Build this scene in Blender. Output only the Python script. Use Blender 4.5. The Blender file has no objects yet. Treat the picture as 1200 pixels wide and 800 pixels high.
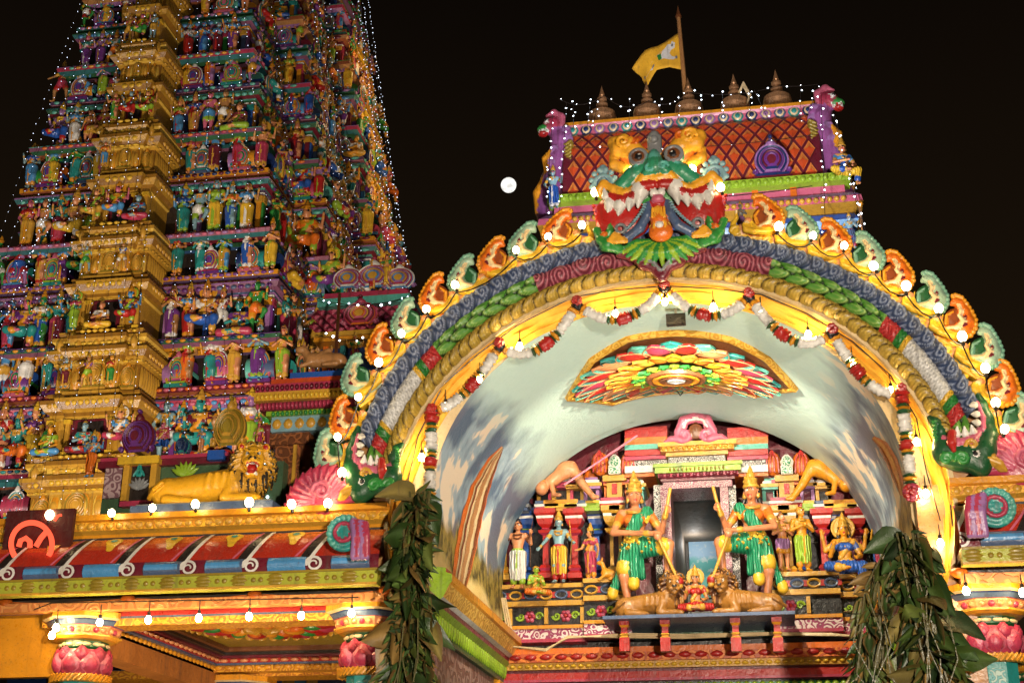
import bpy, math, random
import numpy as np
from mathutils import Vector, Matrix
random.seed(7); RNG = np.random.default_rng(7)
PI = math.pi
sc = bpy.context.scene
COL = sc.collection
# ------------------------------------------------------------------ camera (calibrated from the photograph)
F, PITCH, YAW, ROLL = 1600.0, math.radians(21.5), math.radians(10.5), math.radians(0.3)
CAM = np.array([0, 0, 1.6])
_f = np.array([-math.sin(YAW)*math.cos(PITCH), math.cos(YAW)*math.cos(PITCH), math.sin(PITCH)])
_r = np.array([math.cos(YAW), math.sin(YAW), 0.0]); _u = np.cross(_r, _f)
_R = _r*math.cos(ROLL)+_u*math.sin(ROLL); _U = _u*math.cos(ROLL)-_r*math.sin(ROLL)
def P(px, py, Y):
    "survey helper: the point of the plane y=Y seen at pixel px,py of the 1200x800 photograph"
    d = _f+(px-600)/F*_R-(py-400)/F*_U
    return CAM+d*(Y/d[1])
def PX(px, py, X):
    d = _f+(px-600)/F*_R-(py-400)/F*_U
    return CAM+d*(X/d[0])
cd = bpy.data.cameras.new('camera'); co = bpy.data.objects.new('camera', cd); COL.objects.link(co)
cd.sensor_width = 36; cd.lens = F/1200*36; cd.clip_end = 5000; cd.clip_start = .1
co.matrix_world = Matrix(((_R[0], _U[0], -_f[0], 0), (_R[1], _U[1], -_f[1], 0), (_R[2], _U[2], -_f[2], 1.6), (0, 0, 0, 1)))
sc.camera = co
sc.view_settings.view_transform = 'Standard'; sc.view_settings.look = 'None'
sc.cycles.use_denoising = True
sc.cycles.max_bounces = 5; sc.cycles.diffuse_bounces = 3; sc.cycles.glossy_bounces = 2
sc.cycles.sample_clamp_indirect = 4
try: sc.cycles.use_light_tree = True
except Exception: pass
# ------------------------------------------------------------------ materials
MATS = {}
def _nt(name):
    m = bpy.data.materials.new(name); m.use_nodes = True; nt = m.node_tree; nt.nodes.clear()
    o = nt.nodes.new('ShaderNodeOutputMaterial'); b = nt.nodes.new('ShaderNodeBsdfPrincipled')
    nt.links.new(b.outputs[0], o.inputs[0]); return m, nt, b
def _mix(nt, fac, a, b, mode='MIX'):
    n = nt.nodes.new('ShaderNodeMix'); n.data_type = 'RGBA'; n.blend_type = mode
    for s, v in ((n.inputs[0], fac), (n.inputs[6], a), (n.inputs[7], b)):
        if hasattr(v, 'node'): nt.links.new(v, s)
        elif isinstance(v, (tuple, list)): s.default_value = tuple(v)+((1,) if len(v) == 3 else ())
        else: s.default_value = v
    return n.outputs[2]
def _noise(nt, vec, scale, detail=3, rough=.6):
    n = nt.nodes.new('ShaderNodeTexNoise'); n.inputs['Scale'].default_value = scale
    n.inputs['Detail'].default_value = detail; n.inputs['Roughness'].default_value = rough
    nt.links.new(vec, n.inputs['Vector']); return n.outputs[0]
def _rmp(nt, val, a, b, lo=0, hi=1):
    n = nt.nodes.new('ShaderNodeMapRange'); n.inputs[1].default_value = a; n.inputs[2].default_value = b
    n.inputs[3].default_value = lo; n.inputs[4].default_value = hi; nt.links.new(val, n.inputs[0]); return n.outputs[0]
def _math(nt, op, a, b=None, c=None):
    n = nt.nodes.new('ShaderNodeMath'); n.operation = op
    for i, v in enumerate((a, b, c)):
        if v is None: continue
        if hasattr(v, 'node'): nt.links.new(v, n.inputs[i])
        else: n.inputs[i].default_value = v
    return n.outputs[0]
def _bump(nt, b, h, strength, dist=.02):
    n = nt.nodes.new('ShaderNodeBump'); n.inputs['Strength'].default_value = strength; n.inputs['Distance'].default_value = dist
    nt.links.new(h, n.inputs['Height']); nt.links.new(n.outputs[0], b.inputs['Normal'])
def _obj(nt):
    return nt.nodes.new('ShaderNodeTexCoord').outputs['Object']
def finish(nt, b, vec, colsock, rough, var=.3, dirt=.35, bump=.25, scale=3.0):
    "hand-painted plaster: uneven coats, worn dark specks, brush bump"
    n1 = _noise(nt, vec, scale, 4); n2 = _noise(nt, vec, scale*9, 3, .7)
    c = _mix(nt, _rmp(nt, n1, .3, .7, 0, var), colsock, (.25, .2, .16), 'MULTIPLY')
    c = _mix(nt, _rmp(nt, n2, .57, .75, 0, dirt), c, (.035, .028, .022))
    mp = nt.nodes.new('ShaderNodeMapping'); mp.inputs['Scale'].default_value = (scale*3.5, scale*3.5, scale*.28); nt.links.new(vec, mp.inputs[0])
    c = _mix(nt, _rmp(nt, _noise(nt, mp.outputs[0], 1.0, 3, .55), .56, .8, 0, .6), c, (.05, .04, .03))      # rain and soot streaks
    nt.links.new(c, b.inputs['Base Color'])
    nt.links.new(_rmp(nt, n2, .3, .7, rough-.1, rough+.15), b.inputs['Roughness'])
    _bump(nt, b, _math(nt, 'ADD', n2, _noise(nt, vec, scale*3.2, 2)), bump, .014)
def paint(name, col, rough=.33, var=.4, dirt=.42, bump=.4, scale=3.0, metal=0.0):
    if name in MATS: return MATS[name]
    m, nt, b = _nt(name); v = _obj(nt); rgb = nt.nodes.new('ShaderNodeRGB'); rgb.outputs[0].default_value = tuple(col)+(1,)
    finish(nt, b, v, rgb.outputs[0], rough, var, dirt, bump, scale); b.inputs['Metallic'].default_value = metal
    m.diffuse_color = tuple(col)+(1,); MATS[name] = m; return m
def cloth_paint(name, col, scale=26):
    "painted drapery: pleats in the relief, darker paint lines between them"
    if name in MATS: return MATS[name]
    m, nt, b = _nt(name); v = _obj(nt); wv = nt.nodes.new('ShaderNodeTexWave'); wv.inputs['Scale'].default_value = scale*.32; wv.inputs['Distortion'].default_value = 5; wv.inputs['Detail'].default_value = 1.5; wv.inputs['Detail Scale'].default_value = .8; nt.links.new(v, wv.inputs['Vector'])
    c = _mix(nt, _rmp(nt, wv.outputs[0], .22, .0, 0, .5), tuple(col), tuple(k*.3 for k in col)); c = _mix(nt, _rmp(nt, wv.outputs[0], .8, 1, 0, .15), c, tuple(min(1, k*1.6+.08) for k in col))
    n2 = _noise(nt, v, 24, 3); c = _mix(nt, _rmp(nt, n2, .58, .75, 0, .4), c, (.03, .025, .02)); nt.links.new(c, b.inputs['Base Color']); b.inputs['Roughness'].default_value = .33
    _bump(nt, b, wv.outputs[0], .7, .02); MATS[name] = m; return m
def carved(name, c1, c2, scale=4.0, rough=.42, thr=.5, depth=.6, c3=None):
    "scrollwork in low relief: raised scrolls in one paint, ground in another"
    if name in MATS: return MATS[name]
    m, nt, b = _nt(name); v = _obj(nt)
    ns = nt.nodes.new('ShaderNodeTexNoise'); ns.inputs['Scale'].default_value = scale*.55; nt.links.new(v, ns.inputs['Vector'])
    vm = nt.nodes.new('ShaderNodeVectorMath'); vm.operation = 'MULTIPLY_ADD'; nt.links.new(ns.outputs[1], vm.inputs[0]); vm.inputs[1].default_value = (.9/scale,)*3; nt.links.new(v, vm.inputs[2])
    vo = nt.nodes.new('ShaderNodeTexVoronoi'); vo.inputs['Scale'].default_value = scale; nt.links.new(vm.outputs[0], vo.inputs['Vector'])
    s = _math(nt, 'SINE', _math(nt, 'MULTIPLY', vo.outputs[0], 19.0))
    k = _rmp(nt, s, thr-.75, thr-.25)
    c = _mix(nt, k, tuple(c1), tuple(c2))
    if c3: c = _mix(nt, _rmp(nt, vo.outputs[0], .16, .1), c, tuple(c3))
    n1 = _noise(nt, v, 3, 4); c = _mix(nt, _rmp(nt, n1, .3, .7, 0, .35), c, (.3, .25, .2), 'MULTIPLY')
    nt.links.new(c, b.inputs['Base Color']); b.inputs['Roughness'].default_value = rough
    _bump(nt, b, k, depth, .03); MATS[name] = m; return m
def attr_paint(name, rough=.42, var=.25, dirt=.25, bump=.2, scale=3.0):
    if name in MATS: return MATS[name]
    m, nt, b = _nt(name); a = nt.nodes.new('ShaderNodeAttribute'); a.attribute_name = 'pigment'
    finish(nt, b, _obj(nt), a.outputs[0], rough, var, dirt, bump, scale); MATS[name] = m; return m
def glow(name, col, strength, sample=True):
    if name in MATS: return MATS[name]
    m = bpy.data.materials.new(name); m.use_nodes = True; nt = m.node_tree; nt.nodes.clear()
    o = nt.nodes.new('ShaderNodeOutputMaterial'); e = nt.nodes.new('ShaderNodeEmission')
    e.inputs[0].default_value = tuple(col)+(1,); e.inputs[1].default_value = strength; nt.links.new(e.outputs[0], o.inputs[0])
    if not sample: m.cycles.emission_sampling = 'NONE'
    MATS[name] = m; return m
def mk(name, **k):
    return paint('paint_'+name, PAL[name], **k)
PAL = dict(red=(.42, .018, .015), maroon=(.14, .012, .025), rose=(.42, .04, .09), pink=(.55, .12, .2), orange=(.68, .15, .012), amber=(.68, .28, .015),
           gold=(.58, .31, .035), yellow=(.72, .44, .03), olive=(.3, .21, .02), lime=(.27, .44, .03), green=(.03, .25, .045), forest=(.012, .085, .028),
           teal=(.02, .26, .24), sea=(.1, .42, .34), sky=(.07, .27, .55), blue=(.02, .09, .38), navy=(.01, .03, .12), slate=(.07, .11, .21), purple=(.15, .035, .22), lilac=(.32, .15, .36),
           white=(.72, .7, .65), cream=(.7, .54, .3), grey=(.2, .21, .22), black=(.01, .01, .012), rust_brown=(.22, .05, .01), brown=(.18, .06, .02), tan=(.42, .2, .07), peach=(.64, .26, .11),
           flesh=(.56, .21, .09), bluegrey=(.2, .36, .42), dark=(.022, .016, .014))
def M(n): return mk(n) if isinstance(n, str) else n
# ------------------------------------------------------------------ meshes
class MB:
    def __init__(s): s.v = []; s.f = []; s.m = []; s.mats = []; s.col = []; s.n = 0
    def mi(s, mat):
        mat = M(mat)
        if mat not in s.mats: s.mats.append(mat)
        return s.mats.index(mat)
    def add(s, verts, faces, mat, col=None):
        k = s.mi(mat); o = s.n; verts = [tuple(map(float, p)) for p in verts]
        s.v += verts; s.n += len(verts)
        for f in faces: s.f.append(tuple(o+i for i in f)); s.m.append(k)
        s.col += [tuple(c) for c in col] if col is not None else [(.5, .5, .5)]*len(verts)
        return s
    def box(s, c, d, mat, rz=0.0, M4=None):
        x, y, z = (a/2 for a in d); q = [(-x, -y, -z), (x, -y, -z), (x, y, -z), (-x, y, -z), (-x, -y, z), (x, -y, z), (x, y, z), (-x, y, z)]
        R = M4 or (Matrix.Translation(Vector(c)) @ Matrix.Rotation(rz, 4, 'Z'))
        return s.add([R @ Vector(p) for p in q], [(3, 2, 1, 0), (4, 5, 6, 7), (0, 1, 5, 4), (1, 2, 6, 5), (2, 3, 7, 6), (3, 0, 4, 7)], mat)
    def bx(s, x0, x1, y0, y1, z0, z1, mat): return s.box(((x0+x1)/2, (y0+y1)/2, (z0+z1)/2), (x1-x0, y1-y0, z1-z0), mat)
    def grid(s, G, mat, col=None, closed=False, flip=False):
        G = np.asarray(G); n, m = G.shape[:2]; f = []
        for i in range(n-1):
            for j in range(m if closed else m-1):
                a, b, c, d = i*m+j, i*m+(j+1) % m, (i+1)*m+(j+1) % m, (i+1)*m+j
                f.append((d, c, b, a) if flip else (a, b, c, d))
        return s.add(G.reshape(-1, 3), f, mat, None if col is None else np.asarray(col).reshape(-1, 3))
    def fan(s, pts, mat, flip=False):
        n = len(pts); f = tuple(range(n)); return s.add(pts, [f[::-1] if flip else f], mat)
    def loft(s, plan, prof, mats, cap=True, closed=True):
        "plan: CCW outline seen from above; prof: (out, z) from bottom up; mats: one per step (or one)"
        n = len(plan); pl = [Vector(p).to_2d() for p in plan]; off = []
        for i in range(n):
            p, a, b = pl[i], pl[i-1], pl[(i+1) % n]
            if not closed and i == 0: a = p-(b-p)
            if not closed and i == n-1: b = p+(p-a)
            e0 = (p-a).normalized(); e1 = (b-p).normalized(); n0 = Vector((e0.y, -e0.x)); n1 = Vector((e1.y, -e1.x))
            t = n0+n1; off.append(t/max(.3, (1+n0.dot(n1))))
        rings = [[(pl[i].x+off[i].x*o, pl[i].y+off[i].y*o, z) for i in range(n)] for o, z in prof]
        for j in range(len(prof)-1):
            mt = mats[j % len(mats)] if isinstance(mats, (list, tuple)) else mats
            q = rings[j]+rings[j+1]
            s.add(q, [(i, (i+1) % n, n+(i+1) % n, n+i) for i in range(n if closed else n-1)], mt)
        if cap and closed:
            mt = mats[-1] if isinstance(mats, (list, tuple)) else mats
            s.fan(rings[-1], mt); s.fan(rings[0], mt, True)
        return s
    def extr(s, p0, p1, prof, mats, up=(0, 0, 1), caps=True):
        "profile (out, up) swept along a straight line; out is to the right of the direction of travel"
        p0, p1 = Vector(p0), Vector(p1); d = (p1-p0).normalized(); up = Vector(up); o = d.cross(up).normalized()
        n = len(prof); A = [p0+o*a+up*b for a, b in prof]; B = [p1+o*a+up*b for a, b in prof]
        for j in range(n-1):
            mt = mats[j % len(mats)] if isinstance(mats, (list, tuple)) else mats
            s.add([A[j], B[j], B[j+1], A[j+1]], [(0, 1, 2, 3)], mt)
        if caps:
            mt = mats[-1] if isinstance(mats, (list, tuple)) else mats
            s.fan(A, mt, False); s.fan(B, mt, True)
        return s
    def lathe(s, prof, mats, seg=16, T=None):
        T = T or Matrix()
        for j in range(len(prof)-1):
            mt = mats[j % len(mats)] if isinstance(mats, (list, tuple)) else mats
            G = [[T @ Vector((prof[k][0]*math.cos(2*PI*i/seg), prof[k][0]*math.sin(2*PI*i/seg), prof[k][1])) for i in range(seg)] for k in (j, j+1)]
            s.add(G[0]+G[1], [(i, (i+1) % seg, seg+(i+1) % seg, seg+i) for i in range(seg)], mt)
        return s
    def tube(s, pts, r, mat, seg=6, flat=1.0, nrm=None, cap=True):
        pts = [Vector(p) for p in pts]; n = len(pts); rs = r if hasattr(r, '__len__') else [r]*n; G = []; pn = Vector(nrm) if nrm is not None else None
        for i in range(n):
            t = (pts[min(i+1, n-1)]-pts[max(i-1, 0)])
            t = t.normalized() if t.length > 1e-9 else Vector((0, 0, 1))
            if pn is None: pn = t.orthogonal()
            a = (pn-t*pn.dot(t)); a = a.normalized() if a.length > 1e-6 else t.orthogonal().normalized(); b = t.cross(a)
            if nrm is None: pn = a
            G.append([pts[i]+a*math.cos(2*PI*k/seg)*rs[i]*flat+b*math.sin(2*PI*k/seg)*rs[i] for k in range(seg)])
        s.grid(G, mat, closed=True)
        if cap: s.fan(G[0], mat, True); s.fan(G[-1], mat)
        return s
    def petal(s, c, u, v, n, w, h, d, mat, tip=0.0, seg=8):
        "half-dome leaf: centre c, width axis u, height axis v, outward n; tip pulls the top end to a point"
        c, u, v, n = Vector(c), Vector(u), Vector(v), Vector(n); out = []
        for r_, q in ((1, 0), (.72, .72), (.34, .95)):
            for k in range(seg):
                a = 2*PI*k/seg; sx, sy = math.cos(a), math.sin(a)
                if sy > 0: sx *= 1-tip*sy
                out.append(c+u*(sx*w/2*r_)+v*(sy*h/2*r_)+n*(d*q))
        out.append(c+n*d); f = []
        for j in range(2):
            for k in range(seg): f.append((j*seg+k, j*seg+(k+1) % seg, (j+1)*seg+(k+1) % seg, (j+1)*seg+k))
        f += [(2*seg+k, 2*seg+(k+1) % seg, 3*seg) for k in range(seg)]
        return s.add(out, f, mat)
    def petals(s, p0, p1, count, v, n, h, d, mats, fill=.92, tip=.3, gap0=0.0):
        p0, p1 = Vector(p0), Vector(p1); L = (p1-p0).length; u = (p1-p0).normalized(); w = L/count
        for i in range(count):
            s.petal(p0+u*(w*(i+.5)), u, v, n, w*fill, h, d, mats[i % len(mats)] if isinstance(mats, (list, tuple)) else mats, tip)
        return s
    def ball(s, c, r, mat, seg=10, rings=6, sc3=(1, 1, 1)):
        T = Matrix.Translation(Vector(c)) @ Matrix.Diagonal((sc3[0], sc3[1], sc3[2], 1))
        return s.lathe([(max(1e-4, r*math.sin(PI*i/rings)), -r*math.cos(PI*i/rings)) for i in range(rings+1)], mat, seg, T)
    def build(s, name, parent=None, loc=(0, 0, 0), rz=0.0, ang=38, smooth=True, fixn=False):
        me = bpy.data.meshes.new(name); me.from_pydata(s.v, [], s.f)
        for m in s.mats: me.materials.append(m)
        me.polygons.foreach_set('material_index', s.m)
        if any(c != (.5, .5, .5) for c in s.col[:1]+s.col[-1:]):
            a = me.color_attributes.new('pigment', 'FLOAT_COLOR', 'POINT'); a.data.foreach_set('color', np.c_[np.array(s.col), np.ones(len(s.col))].astype('f').ravel())
        if fixn:
            import bmesh
            bm = bmesh.new(); bm.from_mesh(me); bmesh.ops.recalc_face_normals(bm, faces=bm.faces); bm.to_mesh(me); bm.free()
        if smooth:
            me.shade_smooth(); me.set_sharp_from_angle(angle=math.radians(ang))
        o = bpy.data.objects.new(name, me); COL.objects.link(o); o.location = loc; o.rotation_euler = (0, 0, rz)
        if parent is not None: o.parent = parent
        return o
def tag(o, label=None, cat=None, group=None, kind=None):
    if label: o['label'] = label
    if cat: o['category'] = cat
    if group: o['group'] = group
    if kind: o['kind'] = kind
    return o
def thing(name, label, cat, loc=(0, 0, 0), rz=0.0, group=None):
    o = bpy.data.objects.new(name, None); COL.objects.link(o); o.location = loc; o.rotation_euler = (0, 0, rz); o.empty_display_size = .1
    return tag(o, label, cat, group)
def dup(root, loc, rz=0.0, label=None, group=None, scale=None):
    r = root.copy(); COL.objects.link(r); r.location = loc; r.rotation_euler = (0, 0, rz)
    if scale is not None: r.scale = scale if hasattr(scale, '__len__') else (scale,)*3
    if label: r['label'] = label
    if group: r['group'] = group
    for ch in list(root.children):
        c = ch.copy(); COL.objects.link(c); c.parent = r
        for g in ch.children:
            d = g.copy(); COL.objects.link(d); d.parent = c
    return r
def set_mats(o, mats):
    for i, m in enumerate(mats):
        if i < len(o.material_slots): o.material_slots[i].link = 'OBJECT'; o.material_slots[i].material = M(m)
    return o
# ------------------------------------------------------------------ sculpture: smooth union of primitives, meshed with surface nets
def rotm(axis, deg): return np.array(Matrix.Rotation(math.radians(deg), 3, axis))
def cap(a, b, ra, rb, m, k=.02): return ('c', (np.array(a, float), np.array(b, float), ra, rb), m, k, 0)
def ell(c, r, m, k=.02, R=None): return ('e', (np.array(c, float), np.array(r, float), R), m, k, 0)
def rbox(c, r, m, k=.01, R=None, rd=.01): return ('b', (np.array(c, float), np.array(r, float), R, rd), m, k, 0)
def tor(c, R0, r, m, k=.01, R=None, sq=1.0): return ('t', (np.array(c, float), R0, r, R, sq), m, k, 0)
def sub(p): return p[:4]+(1,)
def chain(pts, rs, m, k=.02): return [cap(pts[i], pts[i+1], rs[i], rs[i+1], m, k) for i in range(len(pts)-1)]
def curl(c, r0, turns, m, thick=(.03, .012), plane='xz', start=0.0, hand=1, k=.008, n=14, grow=.12):
    "a spiral scroll of tapering thickness that winds in to its centre"
    pts, rs = [], []
    for i in range(n+1):
        t = i/n; a = start+hand*turns*2*PI*t; r = r0*((1-t)+grow*t)
        x, z = r*math.cos(a), r*math.sin(a)
        pts.append((c[0]+x, c[1], c[2]+z) if plane == 'xz' else (c[0], c[1]+x, c[2]+z)); rs.append(thick[0]*(1-t)+thick[1]*t)
    return chain(pts, rs, m, k)
def _bb(p):
    k, d = p[0], p[1]
    if k == 'c': return np.minimum(d[0]-d[2], d[1]-d[3]), np.maximum(d[0]+d[2], d[1]+d[3])
    r = np.linalg.norm(d[1]) if k in 'be' and d[2] is not None else (d[1] if k in 'be' else (d[1]+d[2]))
    return d[0]-r-(d[3] if k == 'b' else 0), d[0]+r+(d[3] if k == 'b' else 0)
def _dist(p, X, Y, Z):
    k, d = p[0], p[1]
    if k == 'c':
        a, b, ra, rb = d; ba = b-a; L = max(1e-9, ba @ ba)
        t = np.clip(((X-a[0])*ba[0]+(Y-a[1])*ba[1]+(Z-a[2])*ba[2])/L, 0, 1)
        return np.sqrt((X-a[0]-t*ba[0])**2+(Y-a[1]-t*ba[1])**2+(Z-a[2]-t*ba[2])**2)-(ra+(rb-ra)*t)
    c, R = d[0], (d[3] if k == 't' else d[2]); x, y, z = X-c[0], Y-c[1], Z-c[2]
    if R is not None: x, y, z = (R[0, 0]*x+R[1, 0]*y+R[2, 0]*z, R[0, 1]*x+R[1, 1]*y+R[2, 1]*z, R[0, 2]*x+R[1, 2]*y+R[2, 2]*z)
    if k == 'e':
        r = d[1]; q = np.sqrt((x/r[0])**2+(y/r[1])**2+(z/r[2])**2); q2 = np.sqrt((x/r[0]**2)**2+(y/r[1]**2)**2+(z/r[2]**2)**2)
        return q*(q-1)/np.maximum(q2, 1e-6)
    if k == 'b':
        r, rd = d[1]-d[3], d[3]; qx, qy, qz = abs(x)-r[0], abs(y)-r[1], abs(z)-r[2]
        return np.sqrt(np.maximum(qx, 0)**2+np.maximum(qy, 0)**2+np.maximum(qz, 0)**2)+np.minimum(np.maximum(np.maximum(qx, qy), qz), 0)-rd
    q = np.sqrt(x*x+y*y)-d[1]; return np.sqrt(q*q+(z/d[4])**2)-d[2]
def sdf(prims, h, mats, name, parent=None, build=True, **bk):
    lo = np.min([_bb(p)[0] for p in prims if not p[4]], 0)-3*h; hi = np.max([_bb(p)[1] for p in prims if not p[4]], 0)+3*h
    n = np.ceil((hi-lo)/h).astype(int)+1
    ax = [lo[i]+h*np.arange(n[i]) for i in range(3)]
    D = np.full(n, 9.0); B = np.full(n, 9.0); C = np.zeros(n, np.int8)
    for p in prims:
        a, b = _bb(p); pad = p[3]*1.2+2.5*h
        i0 = np.clip(((a-pad-lo)/h).astype(int), 0, n-1); i1 = np.clip(np.ceil((b+pad-lo)/h).astype(int)+1, 1, n)
        if (i1 <= i0).any(): continue
        sl = tuple(slice(i0[q], i1[q]) for q in range(3))
        X, Y, Z = np.meshgrid(*[ax[q][sl[q]] for q in range(3)], indexing='ij', sparse=True)
        d = _dist(p, X, Y, Z); A = D[sl]
        if p[4]:
            ch = -d > A-h*.3; C[sl] = np.where(ch & (-d > -1.5*h), p[2], C[sl]); D[sl] = np.maximum(A, -d); continue
        k = max(p[3], 1e-5); q = np.clip(.5+.5*(A-d)/k, 0, 1)
        D[sl] = A*(1-q)+d*q-k*q*(1-q)
        Bs = B[sl]; t = d < Bs; B[sl] = np.where(t, d, Bs); C[sl] = np.where(t, p[2], C[sl])
    S = D < 0
    cn = [(i, j, k) for i in (0, 1) for j in (0, 1) for k in (0, 1)]
    def cut(A, o): return A[o[0]:n[0]-1+o[0], o[1]:n[1]-1+o[1], o[2]:n[2]-1+o[2]]
    acc = np.zeros(tuple(n-1)+(3,)); cnt = np.zeros(tuple(n-1))
    for a in cn:
        for q in range(3):
            if a[q]: continue
            b = list(a); b[q] = 1
            da, db = cut(D, a), cut(D, b); x = (da < 0) != (db < 0)
            t = np.where(x, da/np.where(x, da-db, 1), 0)
            for w in range(3): acc[..., w] += np.where(x, a[w]+(t if w == q else 0), 0)
            cnt += x
    act = cnt > 0; idx = np.full(act.shape, -1); idx[act] = np.arange(act.sum())
    cells = np.argwhere(act); V = lo+h*(cells+acc[act]/cnt[act][:, None])
    best = np.full(len(cells), 9.0); vm = np.zeros(len(cells), int)
    for a in cn:
        dd = abs(cut(D, a)[act]); t = dd < best; best[t] = dd[t]; vm[t] = cut(C, a)[act][t]
    Fs = []
    for q in range(3):
        u, w = (q+1) % 3, (q+2) % 3
        s0 = [slice(1, n[i]-1) for i in range(3)]; s0[q] = slice(0, n[q]-1); s1 = list(s0); s1[q] = slice(1, n[q])
        A0, A1 = S[tuple(s0)], S[tuple(s1)]; e = np.argwhere(A0 != A1)
        if not len(e): continue
        o = np.array([0 if i == q else 1 for i in range(3)]); e = e+o; fl = S[tuple(e.T)]
        eu = np.eye(3, dtype=int)[u]; ew = np.eye(3, dtype=int)[w]
        Q = np.stack([idx[tuple((e-eu-ew).T)], idx[tuple((e-ew).T)], idx[tuple(e.T)], idx[tuple((e-eu).T)]], 1)
        Q[~fl] = Q[~fl][:, ::-1]; Fs.append(Q)
    Fq = np.concatenate(Fs)
    me = bpy.data.meshes.new(name); me.from_pydata(V.tolist(), [], Fq.tolist())
    for m in mats: me.materials.append(M(m))
    me.polygons.foreach_set('material_index', vm[Fq[:, 0]].astype('i')); me.shade_smooth()
    o = bpy.data.objects.new(name, me); COL.objects.link(o)
    if parent is not None: o.parent = parent
    return o
# ------------------------------------------------------------------ painted plaster figures: one continuous body; height 1 to the top of the head, facing -y
SKIN, LOW, UPP, GLD, HAIR, TRIM, WHT, DRK, LIP = range(9)
LEGS = dict(
    stand=[((-.055, 0, .5), (-.062, -.01, .275), (-.06, .01, .055), (-.075, -.085, .022)), ((.055, 0, .5), (.062, -.01, .275), (.06, .01, .055), (.075, -.085, .022))],
    sway=[((-.05, 0, .5), (-.045, -.01, .275), (-.03, .01, .055), (-.035, -.085, .022)), ((.06, 0, .5), (.095, -.06, .285), (.075, .0, .055), (.115, -.075, .022))],
    dance=[((-.055, 0, .5), (-.06, -.01, .275), (-.05, .01, .055), (-.07, -.085, .022)), ((.06, 0, .5), (.2, -.07, .43), (.1, -.08, .24), (.07, -.15, .2))],
    wide=[((-.055, 0, .5), (-.15, -.03, .29), (-.16, .01, .055), (-.21, -.06, .022)), ((.055, 0, .5), (.15, -.03, .29), (.16, .01, .055), (.21, -.06, .022))],
    sit=[((-.06, 0, .5), (-.2, -.12, .49), (-.04, -.2, .45), (.02, -.23, .45)), ((.06, 0, .5), (.18, -.14, .48), (.15, -.13, .25), (.16, -.2, .22))],
    lotus=[((-.06, 0, .5), (-.22, -.13, .47), (-.03, -.2, .45), (.05, -.2, .44)), ((.06, 0, .5), (.22, -.13, .47), (.03, -.22, .46), (-.05, -.23, .45))])
ARMS = dict(
    pray=[((-.165, -.03, .64), (-.018, -.13, .7)), ((.165, -.03, .64), (.018, -.13, .7))],
    down=[((-.17, .01, .62), (-.18, -.05, .46)), ((.17, .01, .62), (.18, -.05, .46))],
    up=[((-.2, -.03, .68), (-.24, -.1, .86)), ((.17, .01, .62), (.1, -.1, .54))],
    hip=[((-.19, .0, .64), (-.1, -.05, .53)), ((.19, -.03, .66), (.22, -.1, .82))],
    bless=[((-.17, -.03, .63), (-.15, -.14, .76)), ((.17, -.02, .62), (.13, -.14, .56))],
    four=[((-.17, -.03, .63), (-.13, -.14, .74)), ((.17, -.02, .62), (.12, -.14, .58)), ((-.22, .02, .7), (-.25, -.03, .88)), ((.22, .02, .7), (.25, -.03, .88))],
    play=[((-.17, -.05, .65), (.02, -.14, .66)), ((.17, -.05, .62), (.1, -.14, .56))],
    bow=[((-.2, -.04, .7), (-.3, -.1, .62)), ((.19, -.02, .66), (.2, -.1, .8))])
def hand(h, e, fine):
    h, e = np.array(h), np.array(e); d = (h-e)/np.linalg.norm(h-e); out = [cap(h-d*.01, h+d*.022, .019, .021, SKIN, .01)]
    if fine:
        s = np.cross(d, (0, 1, 0)); s = s/max(1e-6, np.linalg.norm(s)); nrm = np.cross(s, d)
        for i, (o, L) in enumerate(((-.016, .03), (-.0055, .037), (.0055, .034), (.016, .026))):
            b = h+d*.03+s*o; m_ = b+d*L*.55+s*o*.15; t = m_+d*L*.45-nrm*.012
            out += [cap(b, m_, .0075, .007, SKIN, .003), cap(m_, t, .007, .0055, SKIN, .002)]
        b = h-s*.018; out += [cap(b, b-s*.016+d*.02, .008, .0075, SKIN, .004), cap(b-s*.016+d*.02, b-s*.014+d*.038, .0075, .006, SKIN, .003)]
    else: out.append(cap(h+d*.02, h+d*.05, .017, .009, SKIN, .01))
    return out
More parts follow.
